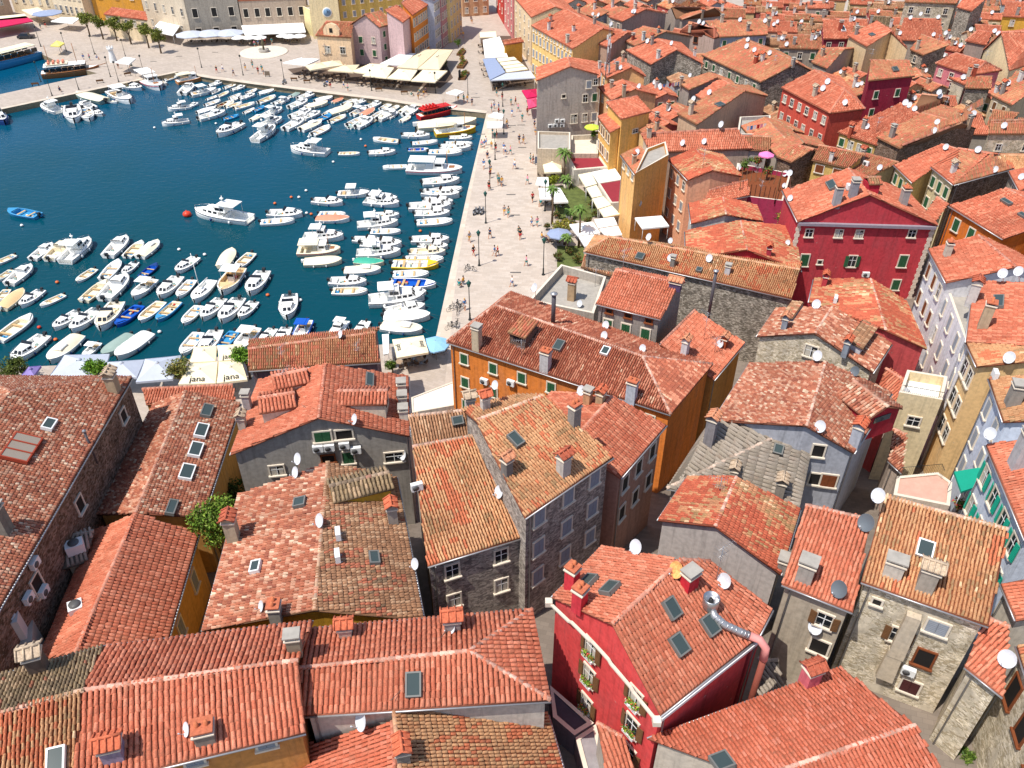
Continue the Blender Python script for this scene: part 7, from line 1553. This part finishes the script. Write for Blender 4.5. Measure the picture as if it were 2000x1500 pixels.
# washing lines on the roof terraces
def washing(px, py, z, n, label):
    c = U(px, py, z); r = thing('washing_line', tuple(c), label, 'washing line', rz=.4); b = MB(); b.tube([(-n * .35, 0, 1.6), (n * .35, 0, 1.6)], .012, CABLE, 4); b.obj('line', r) if False else raw('line', b.mesh('line'), r)
    for i in range(n):
        b = MB(); x = (i - n / 2 + .5) * .68; b.box((x, 0, 1.25), (.5, .03, .68), pcol(['f4f2ee', '4f86c2', 'f4f2ee', 'b5202c', 'e79ab0'][i % 5])); raw('garment', b.mesh('garment'), r)
washing(1475, 262, 11.2, 6, 'washing on the white framed rooftop terrace')
washing(1310, 178, 9.5, 8, 'colourful washing strung behind the apricot houses')
# ------------------------------------------------------------------ chimneys, skylights, dishes and the like, spot by spot
for a in [(80, 1310, .85, .85, 1.5, 't', '6d5f55', 'B1a'), (225, 1475, 1.0, .9, 1.0, 't', '9a8aa0', 'B1b'), (403, 1440, 1.0, .9, .8, 'p', '8f8378', 'B1b'), (577, 1270, .75, .6, 1.2, 'f', '8d8370', None), (676, 1240, .75, .7, .8, 't', 'b9a69a', None), (884, 1228, .95, .8, 1.0, 't', '9a9490', None),
    (945, 1392, .8, .7, 1.2, 'f', 'a3a09a', None), (788, 1480, .8, .7, .9, 't', '8a837c', None), (225, 765, .85, .75, 1.6, 't', 'b7a184', 'L1'), (10, 1040, .9, .9, 2.2, 'f', '8a8378', 'L1'),
    (458, 1055, .8, .8, 2.0, 't', 'b3a68e', 'M2'), (768, 1020, .7, .7, 1.5, 't', 'a59b8f', 'M2'), (540, 1205, .8, .7, 1.0, 'p', '9a958c', 'M2'), (486, 800, .6, .6, 1.6, 'f', 'a8a4a4', 'M1'), (476, 838, .6, .6, 1.2, 't', 'b0a89c', 'M1'),
    (785, 765, .7, .7, .9, 'f', 'e2dccb', 'M1'), (787, 790, .7, .7, .9, 'f', 'e2dccb', 'M1'), (789, 818, .7, .7, 1.0, 'f', 'e2dccb', 'M1'),
    (990, 925, .6, .6, 1.2, 't', '7f7975', 'C1b'), (1100, 925, .8, .7, 1.5, 't', 'bfb8b0', 'C1b'), (1121, 828, .75, .65, 1.6, 'p', '938c86', None), (1172, 788, .6, .6, 1.0, 't', 'b59c7c', None), (1147, 790, .6, .6, 1.3, 'f', 'c79a74', None), (918, 800, .7, .7, 1.1, 't', 'b8b2ac', 'C1c'), (948, 800, .6, .6, 1.1, 't', 'c4bdb4', None),
    (932, 680, .8, .75, 2.4, 'f', 'c9b79c', 'C3'), (1065, 722, .9, .8, 2.0, 'p', 'c9c4c4', 'C3'), (1232, 782, .9, .7, 2.0, 'p', 'c6ccd8', 'C3'), (1336, 695, .7, .6, 1.7, 't', 'd4d2d4', 'C6'), (1413, 678, .65, .6, 1.0, 't', 'a5502f', 'C6'), (1116, 585, .8, .8, 2.2, 't', 'b79a78', 'C5'), (1319, 560, 1.2, .8, .5, 't', '5a4a6a', 'C4'),
    (1313, 520, .5, .5, 1.1, 'f', '8a857f', 'C7'), (1420, 535, .6, .5, 1.0, 'f', 'c9c9cc', 'C7'),
    (1385, 862, .85, .8, 2.4, 't', '8f8a8c', None), (1432, 930, .7, .6, .7, 't', 'b5aa9a', None), (1520, 970, .8, .7, 1.6, 't', '938a80', 'C13'), (1668, 868, .9, .8, 1.9, 't', 'b4b8c2', 'C12'),
    (1530, 1110, .8, .8, .8, 'f', '9a928a', 'C14'), (1570, 1130, 1.0, .9, 1.5, 'f', 'a8a198', 'C15'), (1742, 1120, 1.1, .8, 1.1, 'f', 'c9c1b4', 'C16'), (1805, 1145, 1.0, .9, 1.6, 't', 'a59c90', 'C16'), (1578, 1335, .9, .8, 1.4, 't', 'd7707a', 'C17'),
    (1985, 910, 1.1, .9, 2.8, 'f', 'b9b4b4', 'C21'), (1975, 790, .9, .9, 1.8, 'f', '9a938a', 'W4'), (1918, 640, .8, .8, 2.4, 'p', 'b9a488', 'W2'), (1895, 590, .8, .8, 2.0, 't', 'cfc9c4', 'W2'), (1848, 500, .6, .6, 1.4, 'p', 'c9bfae', 'W1'),
    (1632, 400, .9, .8, 2.2, 'p', 'a5a2a4', 'X1'), (1664, 385, .9, .8, 2.0, 'f', '98949a', 'X1'), (1762, 400, .9, .8, 2.0, 'p', 'a5a09c', 'X1'), (1530, 645, .5, .5, 1.3, 't', '8f959f', 'C11'), (1650, 690, .6, .5, 1.2, 't', '8f959f', 'C11'), (1608, 560, .5, .5, 1.2, 't', 'b9434a', 'C11b'), (1500, 500, .5, .5, 1.0, 't', 'b03a48', 'C10b')]:
    chimney(a[0], a[1], a[2], a[3], a[4], a[5], a[6], a[7])
for a in [(1075, 45), (1120, 62), (1108, 85), (1072, 60), (1058, 32), (1194, 172), (1218, 185), (1218, 75), (1236, 80), (1256, 80), (1253, 120), (1285, 115), (1238, 320), (1267, 268), (1348, 226), (1385, 234), (1347, 60), (1409, 45), (1460, 62), (1475, 125), (1488, 120), (1590, 188), (1660, 265), (1740, 270), (1675, 290), (1860, 338), (1790, 98), (1545, 52), (1605, 110), (1900, 150), (1622, 315), (1682, 315),
    (1845, 22), (1900, 60), (1550, 88), (1870, 238), (1890, 248), (1890, 150), (1400, 8), (1500, 50), (1240, 20), (1330, 165), (1385, 160), (1640, 60), (1700, 45), (1955, 185), (1990, 160)]:
    if hit(a[0], a[1]): chimney(a[0], a[1], random.uniform(.5, .8), .55, random.uniform(1.1, 2.0), random.choice('tpft'), random.choice(['d9d4ce', 'b59c84', 'a8503c', '9a9088', 'c9b8a2']))
for a in [(404, 807, 1.5, .8, 'g', 'L2a'), (393, 846, 1.6, .9, 'w', 'L2a'), (382, 883, 1.6, .9, 'w', 'L2a'), (365, 927, 1.6, .95, 'w', 'L2a'), (335, 996, 1.4, .6, 'g', 'L2a'), (96, 834, 1.1, .7, 'w', 'L1'), (42, 880, 2.6, 1.8, 'r', 'L1'), (720, 747, 1.8, .6, 'g', 'M1'), (588, 986, .8, .8, 'g', 'M2'), (502, 1112, .9, .6, 'w', 'M2'), (730, 1095, 1.0, .6, 'g', 'M2'),
    (808, 1340, .8, 1.3, 'g', 'B2'), (113, 1488, .8, 1.3, 'w', 'B1a'), (893, 823, .8, .6, 'g', 'C1c'), (1006, 862, .7, 1.1, 'g', 'C1b'), (1183, 689, .7, .9, 'w', 'C3'), (1092, 678, .8, 1.2, 'g', 'C3'), (1250, 504, .9, 1.0, 'g', 'C7'), (1365, 530, .6, .6, 'g', 'C7'),
    (1307, 1189, .8, 1.1, 'g', 'HERO'), (1382, 1222, .8, 1.1, 'g', 'HERO'), (1322, 1260, .8, 1.1, 'g', 'HERO'), (1152, 1142, 1.1, .8, 'g', 'HERO'), (1194, 1156, 1.1, .8, 'g', 'HERO'), (1805, 1075, .9, 1.1, 'w', 'C16'), (1519, 880, .8, .7, 'g', 'C13'), (1950, 594, 2.2, .8, 'g', 'W2'), (1410, 1495, 1.0, 1.0, 'g', 'C17'),
    (1406, 207, 1.4, 1.2, 'g', 'U15'), (1625, 365, 2.0, .9, 'g', 'X1'), (1965, 398, 1.4, .5, 'g', 'X2'), (1998, 425, 1.2, .5, 'g', 'X2'), (1747, 137, 1.0, .9, 'g', 'T2'), (1703, 70, 1.4, .8, 'g', 'T3'), (1645, 58, .9, 2.2, 'w', 'T4')]:
    skylight(*a)
for a in [(583, 896, .9, 'w'), (579, 925, .9, 'w'), (627, 1020, 1.0, 'w'), (812, 1101, .8, 'w'), (694, 821, .9, 'w'), (789, 895, .9, 'w'), (976, 964, .95, 'w'), (882, 1226, .85, 'w'), (512, 1185, .75, 'w'), (367, 1426, .8, 'w'), (708, 1408, 1.15, 'w'), (968, 752, .7, 'w'), (1136, 765, .9, 'w'), (1184, 636, .9, 'w'), (1181, 656, .85, 'w'), (1256, 681, .8, 'w'), (1045, 562, .95, 'w'), (1133, 593, .8, 'w'),
    (1310, 504, .9, 'w'), (1386, 505, .95, 'w'), (1250, 402, .8, 'w'), (1268, 463, .9, 'w'), (1310, 470, .7, 'w'), (1407, 672, .85, 'w'), (1243, 1072, 1.0, 'w'), (1322, 1118, 1.05, 'r'), (1415, 1138, 1.0, 'w'), (1602, 836, 1.0, 'w'), (1595, 596, .95, 'w'), (1598, 695, .95, 'w'), (1670, 727, .9, 'g'), (1767, 772, 1.1, 'w'), (1717, 968, 1.0, 'w'), (1691, 1027, 1.2, 'g'), (1639, 1156, 1.15, 'g'), (1591, 1232, 1.0, 'w'),
    (1966, 1291, 1.3, 'w'), (1935, 847, 1.1, 'w'), (1971, 702, 1.2, 'w'), (1959, 534, 1.1, 'w'), (1990, 530, 1.1, 'w'), (666, 653, .9, 'w'), (1544, 387, .8, 'w'), (1539, 474, .7, 'w'), (1543, 338, .8, 'w'), (1532, 362, .7, 'w')]:
    dish(*a)
for x, y in [(1168, 67), (1176, 97), (1158, 31), (1169, 33), (1240, 22), (1259, 42), (1265, 80), (1213, 47), (1194, 47), (1293, 66), (1312, 84), (1230, 134), (1279, 160), (1248, 174), (1355, 193), (1386, 180), (1362, 137), (1366, 42), (1374, 45), (1446, 38), (1461, 77), (1459, 90), (1474, 97), (1382, 243), (1409, 243), (1307, 212), (1334, 279), (1376, 276), (1444, 327), (1426, 342), (1405, 349), (1372, 366), (1495, 40), (1245, 297),
    (1550, 118), (1537, 86), (1566, 42), (1600, 65), (1647, 121), (1643, 140), (1617, 159), (1608, 172), (1651, 200), (1690, 151), (1683, 163), (1674, 27), (1716, 22), (1729, 68), (1776, 79), (1799, 27), (1810, 26), (1820, 29), (1833, 33), (1848, 42), (1824, 67), (1848, 64), (1868, 53), (1897, 57), (1943, 60), (1877, 88), (1769, 200), (1787, 212), (1777, 205), (1831, 238), (1825, 255), (1835, 180), (1922, 197), (1969, 162), (1962, 245), (1860, 277), (1848, 287), (1924, 275), (1911, 292), (1942, 337), (1954, 354), (1996, 345), (1719, 327), (1534, 339), (1587, 259), (1512, 47), (1883, 150), (1902, 222)]:
    if hit(x, y) or hit(x, y + 10): dish(x, y, random.uniform(.85, 1.05), 'w')
for a in [(1330, 1085, 3.6), (1398, 1135, 3.2), (1484, 385, 2.6), (1395, 690, 2.0), (1215, 540, 3.2), (1162, 560, 2.4), (1374, 665, 3.4), (1018, 700, 2.2), (560, 760, 2.0), (555, 716, 2.6), (700, 700, 2.0), (1575, 700, 3.0), (1607, 690, 2.6), (1198, 150, 3.4), (1435, 240, 2.6), (1440, 300, 2.4), (1372, 330, 3.0), (1512, 130, 2.0), (1595, 270, 2.6), (1710, 260, 2.6), (1700, 120, 2.2), (1845, 215, 2.2), (1920, 130, 3.0), (1940, 330, 3.6), (1465, 20, 2.0), (1640, 20, 1.8), (1830, 90, 2.2), (1475, 355, 2.4), (1760, 560 + 0, 2), (1405, 960, 1.4)]:
    if hit(a[0], a[1]): antenna(*a)
for a in [(621, 872), (643, 870), (672, 866), (695, 875), (1000, 745), (948, 742), (1690, 534), (1775, 1305)]: acunit(*a)
for a in [(662, 1052), (661, 1095), (1630, 592), (1690, 673), (815, 960), (1940, 740), (1690, 325), (1655, 372)]: acunit(*a, on='roof')
# ---- dormers
dormer(545, 800, 2.4, 3.0, .9, 'g', 'N', .25, 'd8cdb8', 'M1'); dormer(570, 755, 2.2, 3.0, .9, 'g', 'N', .25, 'd8cdb8', 'M1'); dormer(712, 790, 2.2, 4.2, .9, 'g', 'N', -.1, 'd8cdb8', 'M1')
dormer(706, 962, 2.2, 4.4, .8, 'g', 'K', .1, 'c9a23a', 'M2'); dormer(1022, 662, 1.8, 2.6, 1.1, 's', 'T', 0, '6a5a50', 'C3')
dormer(1545, 616, 3.4, 1.2, .5, 's', 'B', 0, 'c6c6cc', 'C11'); dormer(1680, 668, 4.2, 1.6, .7, 's', 'B', 0, 'c6c6cc', 'C11'); dormer(1690, 800, 3.6, 4.0, .9, 'g', 'P', -.5, 'b5303c', 'C12'); dormer(1700, 372, 1.8, 1.6, 1.2, 'g', 'T', 0, 'b8303e', 'X1')
# ---- windows set one by one
for a in [(630, 852, 1.3, 1.0, 'g', 'M1'), (672, 848, 1.3, .9, 'd', 'M1'), (541, 918, 1.1, 1.0, 'w', 'M1'), (770, 892, 1.5, 1.0, 'w', 'M1'), (680, 893, .9, 1.2, 'g', 'M1'), (641, 895, 1.0, .7, 'k', 'M1'),
    (1580, 455, .8, 1.0, 'w', 'X1'), (1638, 456, .8, 1.0, 'w', 'X1'), (1678, 457, .8, 1.0, 'w', 'X1'), (1781, 456, .8, 1.0, 'w', 'X1'), (1571, 508, .95, 1.6, 'g', 'X1'), (1664, 510, .9, 1.5, 'G', 'X1'), (1763, 510, .95, 1.6, 'g', 'X1'), (1601, 512, .5, .5, 'd', 'X1'), (1749, 556, .9, 1.4, 'g', 'X1'),
    (1584, 686, 1.1, 1.2, 'w', 'C11'), (1598, 880, .9, 1.2, 'd', 'C12'), (1618, 938, 1.2, 1.3, 'o', 'C12'), (1592, 935, .9, 1.2, 'd', 'C12'),
    (1713, 1175, .5, .5, 'd', 'C16'), (1805, 1285, 1.0, 1.5, 'k', 'C16'), (1777, 1340, 1.1, 1.2, 'r', 'C16'), (1862, 1352, 1.2, 1.3, 'r', 'C16'), (1755, 1240, .9, 1.3, 'B', 'C16'), (1815, 1410, 1.2, 1.2, 'd', 'C16'), (1830, 1225, 1.2, 1.1, 's', 'C16'),
    (1610, 1210, .9, 1.2, 'B', 'C15'), (1648, 1222, .9, 1.2, 'B', 'C15'), (1600, 1262, 1.1, 1.3, 'd', 'C15'), (1632, 1270, 1.1, 1.3, 'b', 'C15'),
    (1150, 165, .9, 1.3, 's', 'U2'), (1163, 160, .8, 1.1, 'w', 'U2'), (1143, 192, .9, 1.4, 'w', 'U2'), (1161, 190, .9, 1.4, 'g', 'U2'), (1121, 232, 1.2, 1.6, 'S', 'U2'), (1142, 230, .9, 1.5, 'S', 'U2'), (1160, 228, .9, 1.5, 's', 'U2'), (1101, 188, .7, .6, 'd', 'U2'),
    (240, 812, .9, 1.1, 'd', 'L1'), (155, 985, .9, 1.2, 'd', 'L1'), (72, 1142, 1.0, 1.5, 'd', 'L1'), (1067, 285, .6, .9, 'd', None)]:
    pwin(*a)
for x, y in ((1074, 245), (1084, 244), (1097, 244), (1087, 235), (1098, 235)): acunit(x, y, want='U2')
# ---- crimson house: windows with flower boxes, cornice, flue
FB = mat('flower_leaf', hexc('6b8f2a'), .7, var=.35, scale=12)
def flowerwin(px, py, w=.9, h=1.45, st='B'):
    r = wallhit(px, py, 'HERO')
    if not r: print('hero miss', px, py); return
    p, hh, nrm, e = r; o = place_win(hh, p, nrm, w, h, st); b = MB(); b.box((0, -.25, -h / 2 - .02), (w * 1.05, .3, .22), WHITE); raw('flower_box', b.mesh('flower_box'), o)
    raw('flowers', crown([(dx, -.28, -h / 2 + .28, .26, .8) for dx in (-.3, 0, .3)], 260, .07, ['6f9a2c', '87ad3a', '50771f', 'd8564a'], int(px)), o)
for x, y in [(1156, 1266), (1152, 1318), (1147, 1374), (1243, 1362), (1236, 1416)]: flowerwin(x, y)
flowerwin(1230, 1470)
h = H['HERO']; a, r1, d = h.pts['a'], h.pts['r1'], h.pts['d']; e = (a - d); nv = np.array((e[1], -e[0], 0.)); nv /= np.linalg.norm(nv)
if nv[1] > 0: nv = -nv
b = MB(); N_ = 40; pts = []
for i in range(N_ + 1):
    t = i / N_; q = d + (a - d) * t; up = .45 * math.sin(math.pi * t) + (.16 if .2 < t < .8 else 0) + (.14 if .42 < t < .58 else 0) - .12; pts.append(q + nv * .12 + np.array((0, 0, up - .35)))
for i in range(N_): 
    p, q = pts[i], pts[i + 1]; u = np.array((0, 0, .13)); o_ = nv * .18
    b.face([p + o_, q + o_, q + o_ + u, p + o_ + u], LIME); b.face([p + u, p + o_ + u, q + o_ + u, q + u], LIME); b.face([p, q, q + o_, p + o_], LIME)
for q in (pts[0], pts[-1]): b.box(q + nv * .12 + (0, 0, .1), (.45, .45, .4), LIME)
b.obj('cornice', h.root)
b = MB(); A_, B_ = h.pts['a'], h.pts['b']; e = B_ - A_; n2 = np.array((e[1], -e[0], 0)); n2 /= np.linalg.norm(n2); n2 = n2 if np.dot(n2, -A_) > 0 else -n2
for dz, w in ((-.25, .18), (-.48, .12)): b.add([A_ + n2 * -.1 + (0, 0, dz - .1), B_ + n2 * -.1 + (0, 0, dz - .1), B_ + n2 * w + (0, 0, dz - .1), A_ + n2 * w + (0, 0, dz - .1), A_ + n2 * -.1 + (0, 0, dz + .1), B_ + n2 * -.1 + (0, 0, dz + .1), B_ + n2 * w + (0, 0, dz + .1), A_ + n2 * w + (0, 0, dz + .1)], [(3, 2, 1, 0), (4, 5, 6, 7), (0, 1, 5, 4), (1, 2, 6, 5), (2, 3, 7, 6), (3, 0, 4, 7)], WHITE)
b.obj('eaves_moulding', h.root)
r = hit(1385, 1190); p = r[0]; fl = thing('kitchen_flue', tuple(p), 'big steel kitchen flue snaking over the crimson house roof', 'flue')
b = MB(); b.lathe(p + (0, 0, .2), [(.42, 0), (.48, .15), (.5, .9), (.46, .92), (.42, .6), (.0, .55)], STEEL, 20); b.lathe(p + (0, 0, .7), [(.16, 0), (.12, .3), (0, .32)], BLACK, 12); b.obj('cowl', fl)
q = [p + (.1, -.1, .35)] + [hit(x, y)[0] + (0, 0, .5) for x, y in ((1392, 1212), (1412, 1230), (1440, 1243), (1462, 1252))]; b = MB(); b.tube(q, .24, ZINC, 10); [b.tube([q[i] + (q[i + 1] - q[i]) * t_, q[i] + (q[i + 1] - q[i]) * (t_ + .04)], .265, STEEL, 10) for i in range(len(q) - 1) for t_ in (.1, .4, .7)]; b.obj('duct', fl)
e_ = q[-1]; b = MB(); b.tube([e_, e_ + (.5, -.3, .05), e_ + (.85, -.6, -.35), e_ + (.9, -.65, -1.4)], .25, mat('pink_duct', hexc('d98f88'), .7, var=.1), 10); b.obj('elbow', fl); b = MB(); b.tube([e_ + (.9, -.65, -1.3), e_ + (.9, -.65, -9)], .2, mat('brown_duct', hexc('8a4a3c'), .7, var=.15), 10); b.obj('downpipe', fl)
for a in ((1131, 1185, .7, .7, 1.5, 'p', 'd23f49', 'HERO'), (1116, 1150, .7, .7, 1.8, 'p', 'd23f49', 'HERO'), (1345, 1145, .9, .7, 1.1, 'f', 'c8323c', None)): chimney(*a)
# steel flue by the bluish house
r = hit(1700, 880) or hit(1690, 860)
if r:
    p = r[0]; fl = thing('steel_flue', tuple(p), 'shiny steel flue with red scaffold on the bluish grey house', 'flue'); b = MB(); b.tube([p - (0, 0, 2), p + (0, 0, 1.6)], .3, STEEL, 12); b.lathe(p + (0, 0, 1.6), [(.3, 0), (.52, .2), (.52, .7), (.4, .72), (0, .6)], STEEL, 16); b.obj('cowl', fl)
    b = MB(); rm = mat('red_steel', hexc('a8403a'), .5)
    for sx in (-1, 1):
        for sy in (-1, 1): b.tube([p + (sx * .6, sy * .6, -4), p + (sx * .6, sy * .6, .6)], .05, rm, 5)
    for z in (-3, -1.2, .5):
        for s_ in (-1, 1): b.tube([p + (-.6, s_ * .6, z), p + (.6, s_ * .6, z)], .05, rm, 5); b.tube([p + (s_ * .6, -.6, z), p + (s_ * .6, .6, z)], .05, rm, 5)
    b.obj('scaffold', fl)
# large crimson house: cornice, quoins
h = H['X1']; A_, D_ = h.pts['a'], h.pts['d']; e = A_ - D_; L = np.linalg.norm(e); x = e / L; nf = np.array((x[1], -x[0], 0)); nf = nf if nf[1] < 0 else -nf; b = MB(); mid = (A_ + D_) / 2 + nf * -.1
b.box(mid + (0, 0, -.3), (L - .3, .5, .35), mat('grey_cornice', hexc('8f8690'), .8, var=.1), (x, -nf, (0, 0, 1))); b.obj('cornice', h.root)
b = MB()
for p in (A_ - x * .35, D_ + x * .35):
    for i in range(26): b.box(p - nf * .27 + (0, 0, -.7 - i * .42), (.62 if i % 2 else .42, .08, .38), LIME, (x, -nf, (0, 0, 1)))
b.obj('quoins', h.root)
# tall dark vent pipe by the rubble wall, chimney pipe on the grey terrace
for (x, y, hh, rr, l, w_) in ((1383, 622, 5.6, .17, 'tall dark vent pipe against the grey rubble wall', None), (1080, 632, 3.4, .22, 'round pipe chimney at the walled terrace', None), (190, 905, 3.2, .09, 'thin pipe on the stone wall of the huge speckled roof', None)):
    r = hit(x, y) or wallhit(x, y)
    if r: p = r[0]; t_ = thing('vent_pipe', tuple(p), l, 'vent pipe'); b = MB(); b.tube([p, p + (0, 0, hh)], rr, mat('dark_pipe', (.09, .08, .09), .5), 8); b.obj('pipe', t_); b = MB(); b.lathe(p + (0, 0, hh), [(rr, 0), (rr * 1.7, .05), (rr * 1.7, .15), (0, .25)], ZINC, 8); b.obj('cap', t_)
# lattice mast among the upper roofs
r = hit(1190, 120) or hit(1185, 150); p = r[0] if r else U(1188, 128, 12)
ms = thing('lattice_mast', tuple(p), 'metal lattice mast crowded with aerials behind the grey gable', 'mast'); b = MB(); S_ = .55
for k in range(3):
    a = k * 2.094; b.tube([p + (S_ * math.cos(a), S_ * math.sin(a), -.5), p + (.2 * math.cos(a), .2 * math.sin(a), 8)], .05, ZINC, 5)
for i in range(14):
    z = i * .56; f = S_ - (S_ - .2) * z / 8; Q = [p + (f * math.cos(k * 2.094), f * math.sin(k * 2.094), z) for k in range(3)]
    for k in range(3): b.tube([Q[k], Q[(k + 1) % 3] + (0, 0, .5)], .025, ZINC, 4)
b.obj('lattice', ms)
for i in range(9): b = MB(); a = random.uniform(0, 6.3); z = random.uniform(1, 7.5); c_ = p + (.5 * math.cos(a), .5 * math.sin(a), z); b.box(c_, (.18, .18, .9), WHITE); b.obj('aerial_panel', ms)
for i in range(3): b = MB(); b.tube([p + (i * .15 - .15, 0, 7.5), p + (i * .15 - .15, 0, 10.5)], .025, ZINC, 4); b.obj('whip_aerial', ms)
# clock face
r = wallhit(639, 24, 'V9')
if r:
    p, hh, nrm, e = r; n3 = np.array((nrm[0], nrm[1], 0)); b = MB(); b.lathe(p + n3 * .03, [(1.25, 0), (1.25, .12), (1.0, .14), (0, .14)], WHITE, 24, n3); b.lathe(p + n3 * .14, [(1.0, 0), (1.0, .05), (0, .06)], mat('clock_blue', hexc('6f8fae'), .5), 24, n3)
    X = np.array((e[0], e[1], 0)); Y = np.array((0, 0, 1.)); b.box(p + n3 * .23 + X * .2 + Y * .15, (.6, .06, .07), BLACK, ((X + Y * .6) / np.linalg.norm(X + Y * .6), n3, np.cross(n3, X + Y * .6))); b.box(p + n3 * .25 + Y * .35, (.06, .06, .75), BLACK, (X, n3, Y)); b.obj('clock_face', hh.root)
r = wallhit(635, 98, 'V1')
if r:
    p, hh, nrm, e = r; n3 = np.array((nrm[0], nrm[1], 0)); X = np.array((e[0], e[1], 0)); b = MB(); m = mat('anchor_grey', hexc('b8a898'), .7); b.tube([p + n3 * .1 + (0, 0, 1.6), p + n3 * .1 + (0, 0, -1.0)], .09, m, 6); b.tube([p + n3 * .1 + X * .9 * math.sin(t) + np.array((0, 0, -.3 - .7 * math.cos(t))) for t in np.linspace(-1.5, 1.5, 11)], .09, m, 6); b.tube([p + n3 * .1 - X * .5 + (0, 0, 1.1), p + n3 * .1 + X * .5 + (0, 0, 1.1)], .07, m, 6); b.obj('anchor_sign', hh.root)

# railings of the terraces
def railing(pxs, z, label_h, hgt=1.0):
    h = H[label_h]; b = MB(); P_ = [U(x, y, z) for x, y in pxs]
    for a, c in zip(P_, P_[1:]):
        b.tube([a + (0, 0, hgt), c + (0, 0, hgt)], .03, IRON, 4); n = max(2, int(np.linalg.norm(c - a) / .16))
        for i in range(n + 1): q = a + (c - a) * i / n; b.tube([q, q + (0, 0, hgt)], .012, IRON, 3)
    b.obj('railing', h.root)
railing([(1747, 938), (1754, 930), (1833, 923), (1838, 935)], 12.0, 'Y2')
railing([(1759, 764), (1840, 779)], 15.6, 'Y1', .7)

# pergola of the crimson roof garden
h = H['X5']; b = MB(); Q = [U(x, y, 13.6) for x, y in ((1448, 352), (1520, 360), (1528, 335), (1452, 325))]
for q in Q: b.tube([q - (0, 0, 3), q], .06, BRNSH, 5)
for i in range(9):
    t = i / 8; b.tube([Q[0] + (Q[1] - Q[0]) * t, Q[3] + (Q[2] - Q[3]) * t], .05, BRNSH, 4)
b.obj('pergola', h.root)
# plaster shaft and lean-to on the ruined stone facade, rooftop kiosk and boxes on the left
for px, py, w, hh, l in ((1768, 1235, 1.0, 4.2, 'plaster_shaft'), (1740, 1290, 1.1, 3.0, 'plaster_shaft')):
    r = wallhit(px, py, 'C16')
    if r: p, hs, nrm, e = r; n3 = np.array((nrm[0], nrm[1], 0)); b = MB(); b.box(p + n3 * .3, (w, .6, hh), P('c9b9a2'), (np.array((e[0], e[1], 0)), -n3, np.array((0, 0, 1.))), taper=.85); b.obj(l, hs.root)
r = wallhit(60, 1170, 'L1') or wallhit(80, 1120)
def roofbox(px, py, want, w, d, hh, label, grille=True):
    r = hit(px, py, want)
    if not r: return
    p = r[0]; t_ = thing('cooling_unit', tuple(p), label, 'cooling unit', rz=.5); b = MB(); b.box((0, 0, hh / 2), (w, d, hh), WHITE); raw('casing', b.mesh('casing'), t_); b = MB(); b.lathe((0, 0, hh), [(min(w, d) * .42, 0), (min(w, d) * .42, .1), (0, .1)], mat('fan_grille', (.1, .1, .1), .5), 16); raw('fan', b.mesh('fan'), t_)
roofbox(150, 1190, 'L2b', .9, .9, .5, 'small flat cooling unit on the left slope of the red ochre house')
a = U(118, 1100, 11.0); mono('L4', [(120, 1112, 15.2), (163, 1098, 15.2), (184, 1038, 15.9), (142, 1046, 15.9)], 'G', 'b09880', 'narrow lean-to with corrugated beige roof against the long stone wall', gutter=False)
roofbox(150, 1075, 'L4', 1.2, .9, .8, 'boxy white cooling unit on the corrugated lean-to roof')
c = U(34, 1240, 15.6); t_ = thing('cooling_unit', tuple(c), 'large white cooling unit with round fan below the long stone wall', 'cooling unit', rz=.4); b = MB(); b.box((0, 0, .9), (1.2, 1.2, 1.8), mat('unit_grey', hexc('c9c4c0'), .5)); raw('casing', b.mesh('casing'), t_); b = MB(); b.lathe((0, 0, 1.8), [(.5, 0), (.5, .15), (.1, .18), (0, .18)], ZINC, 18); raw('fan', b.mesh('fan'), t_)
b = MB(); b.box((0, 0, -1.5), (1.8, 1.8, 3.0), CONC); raw('plinth', b.mesh('plinth'), t_)
for x, y in ((78, 1155), (48, 1168), (60, 1100)): acunit(x, y, want='L1')
finish_labels()
for o in bpy.data.objects:
    if '_w' in o: del o['_w']
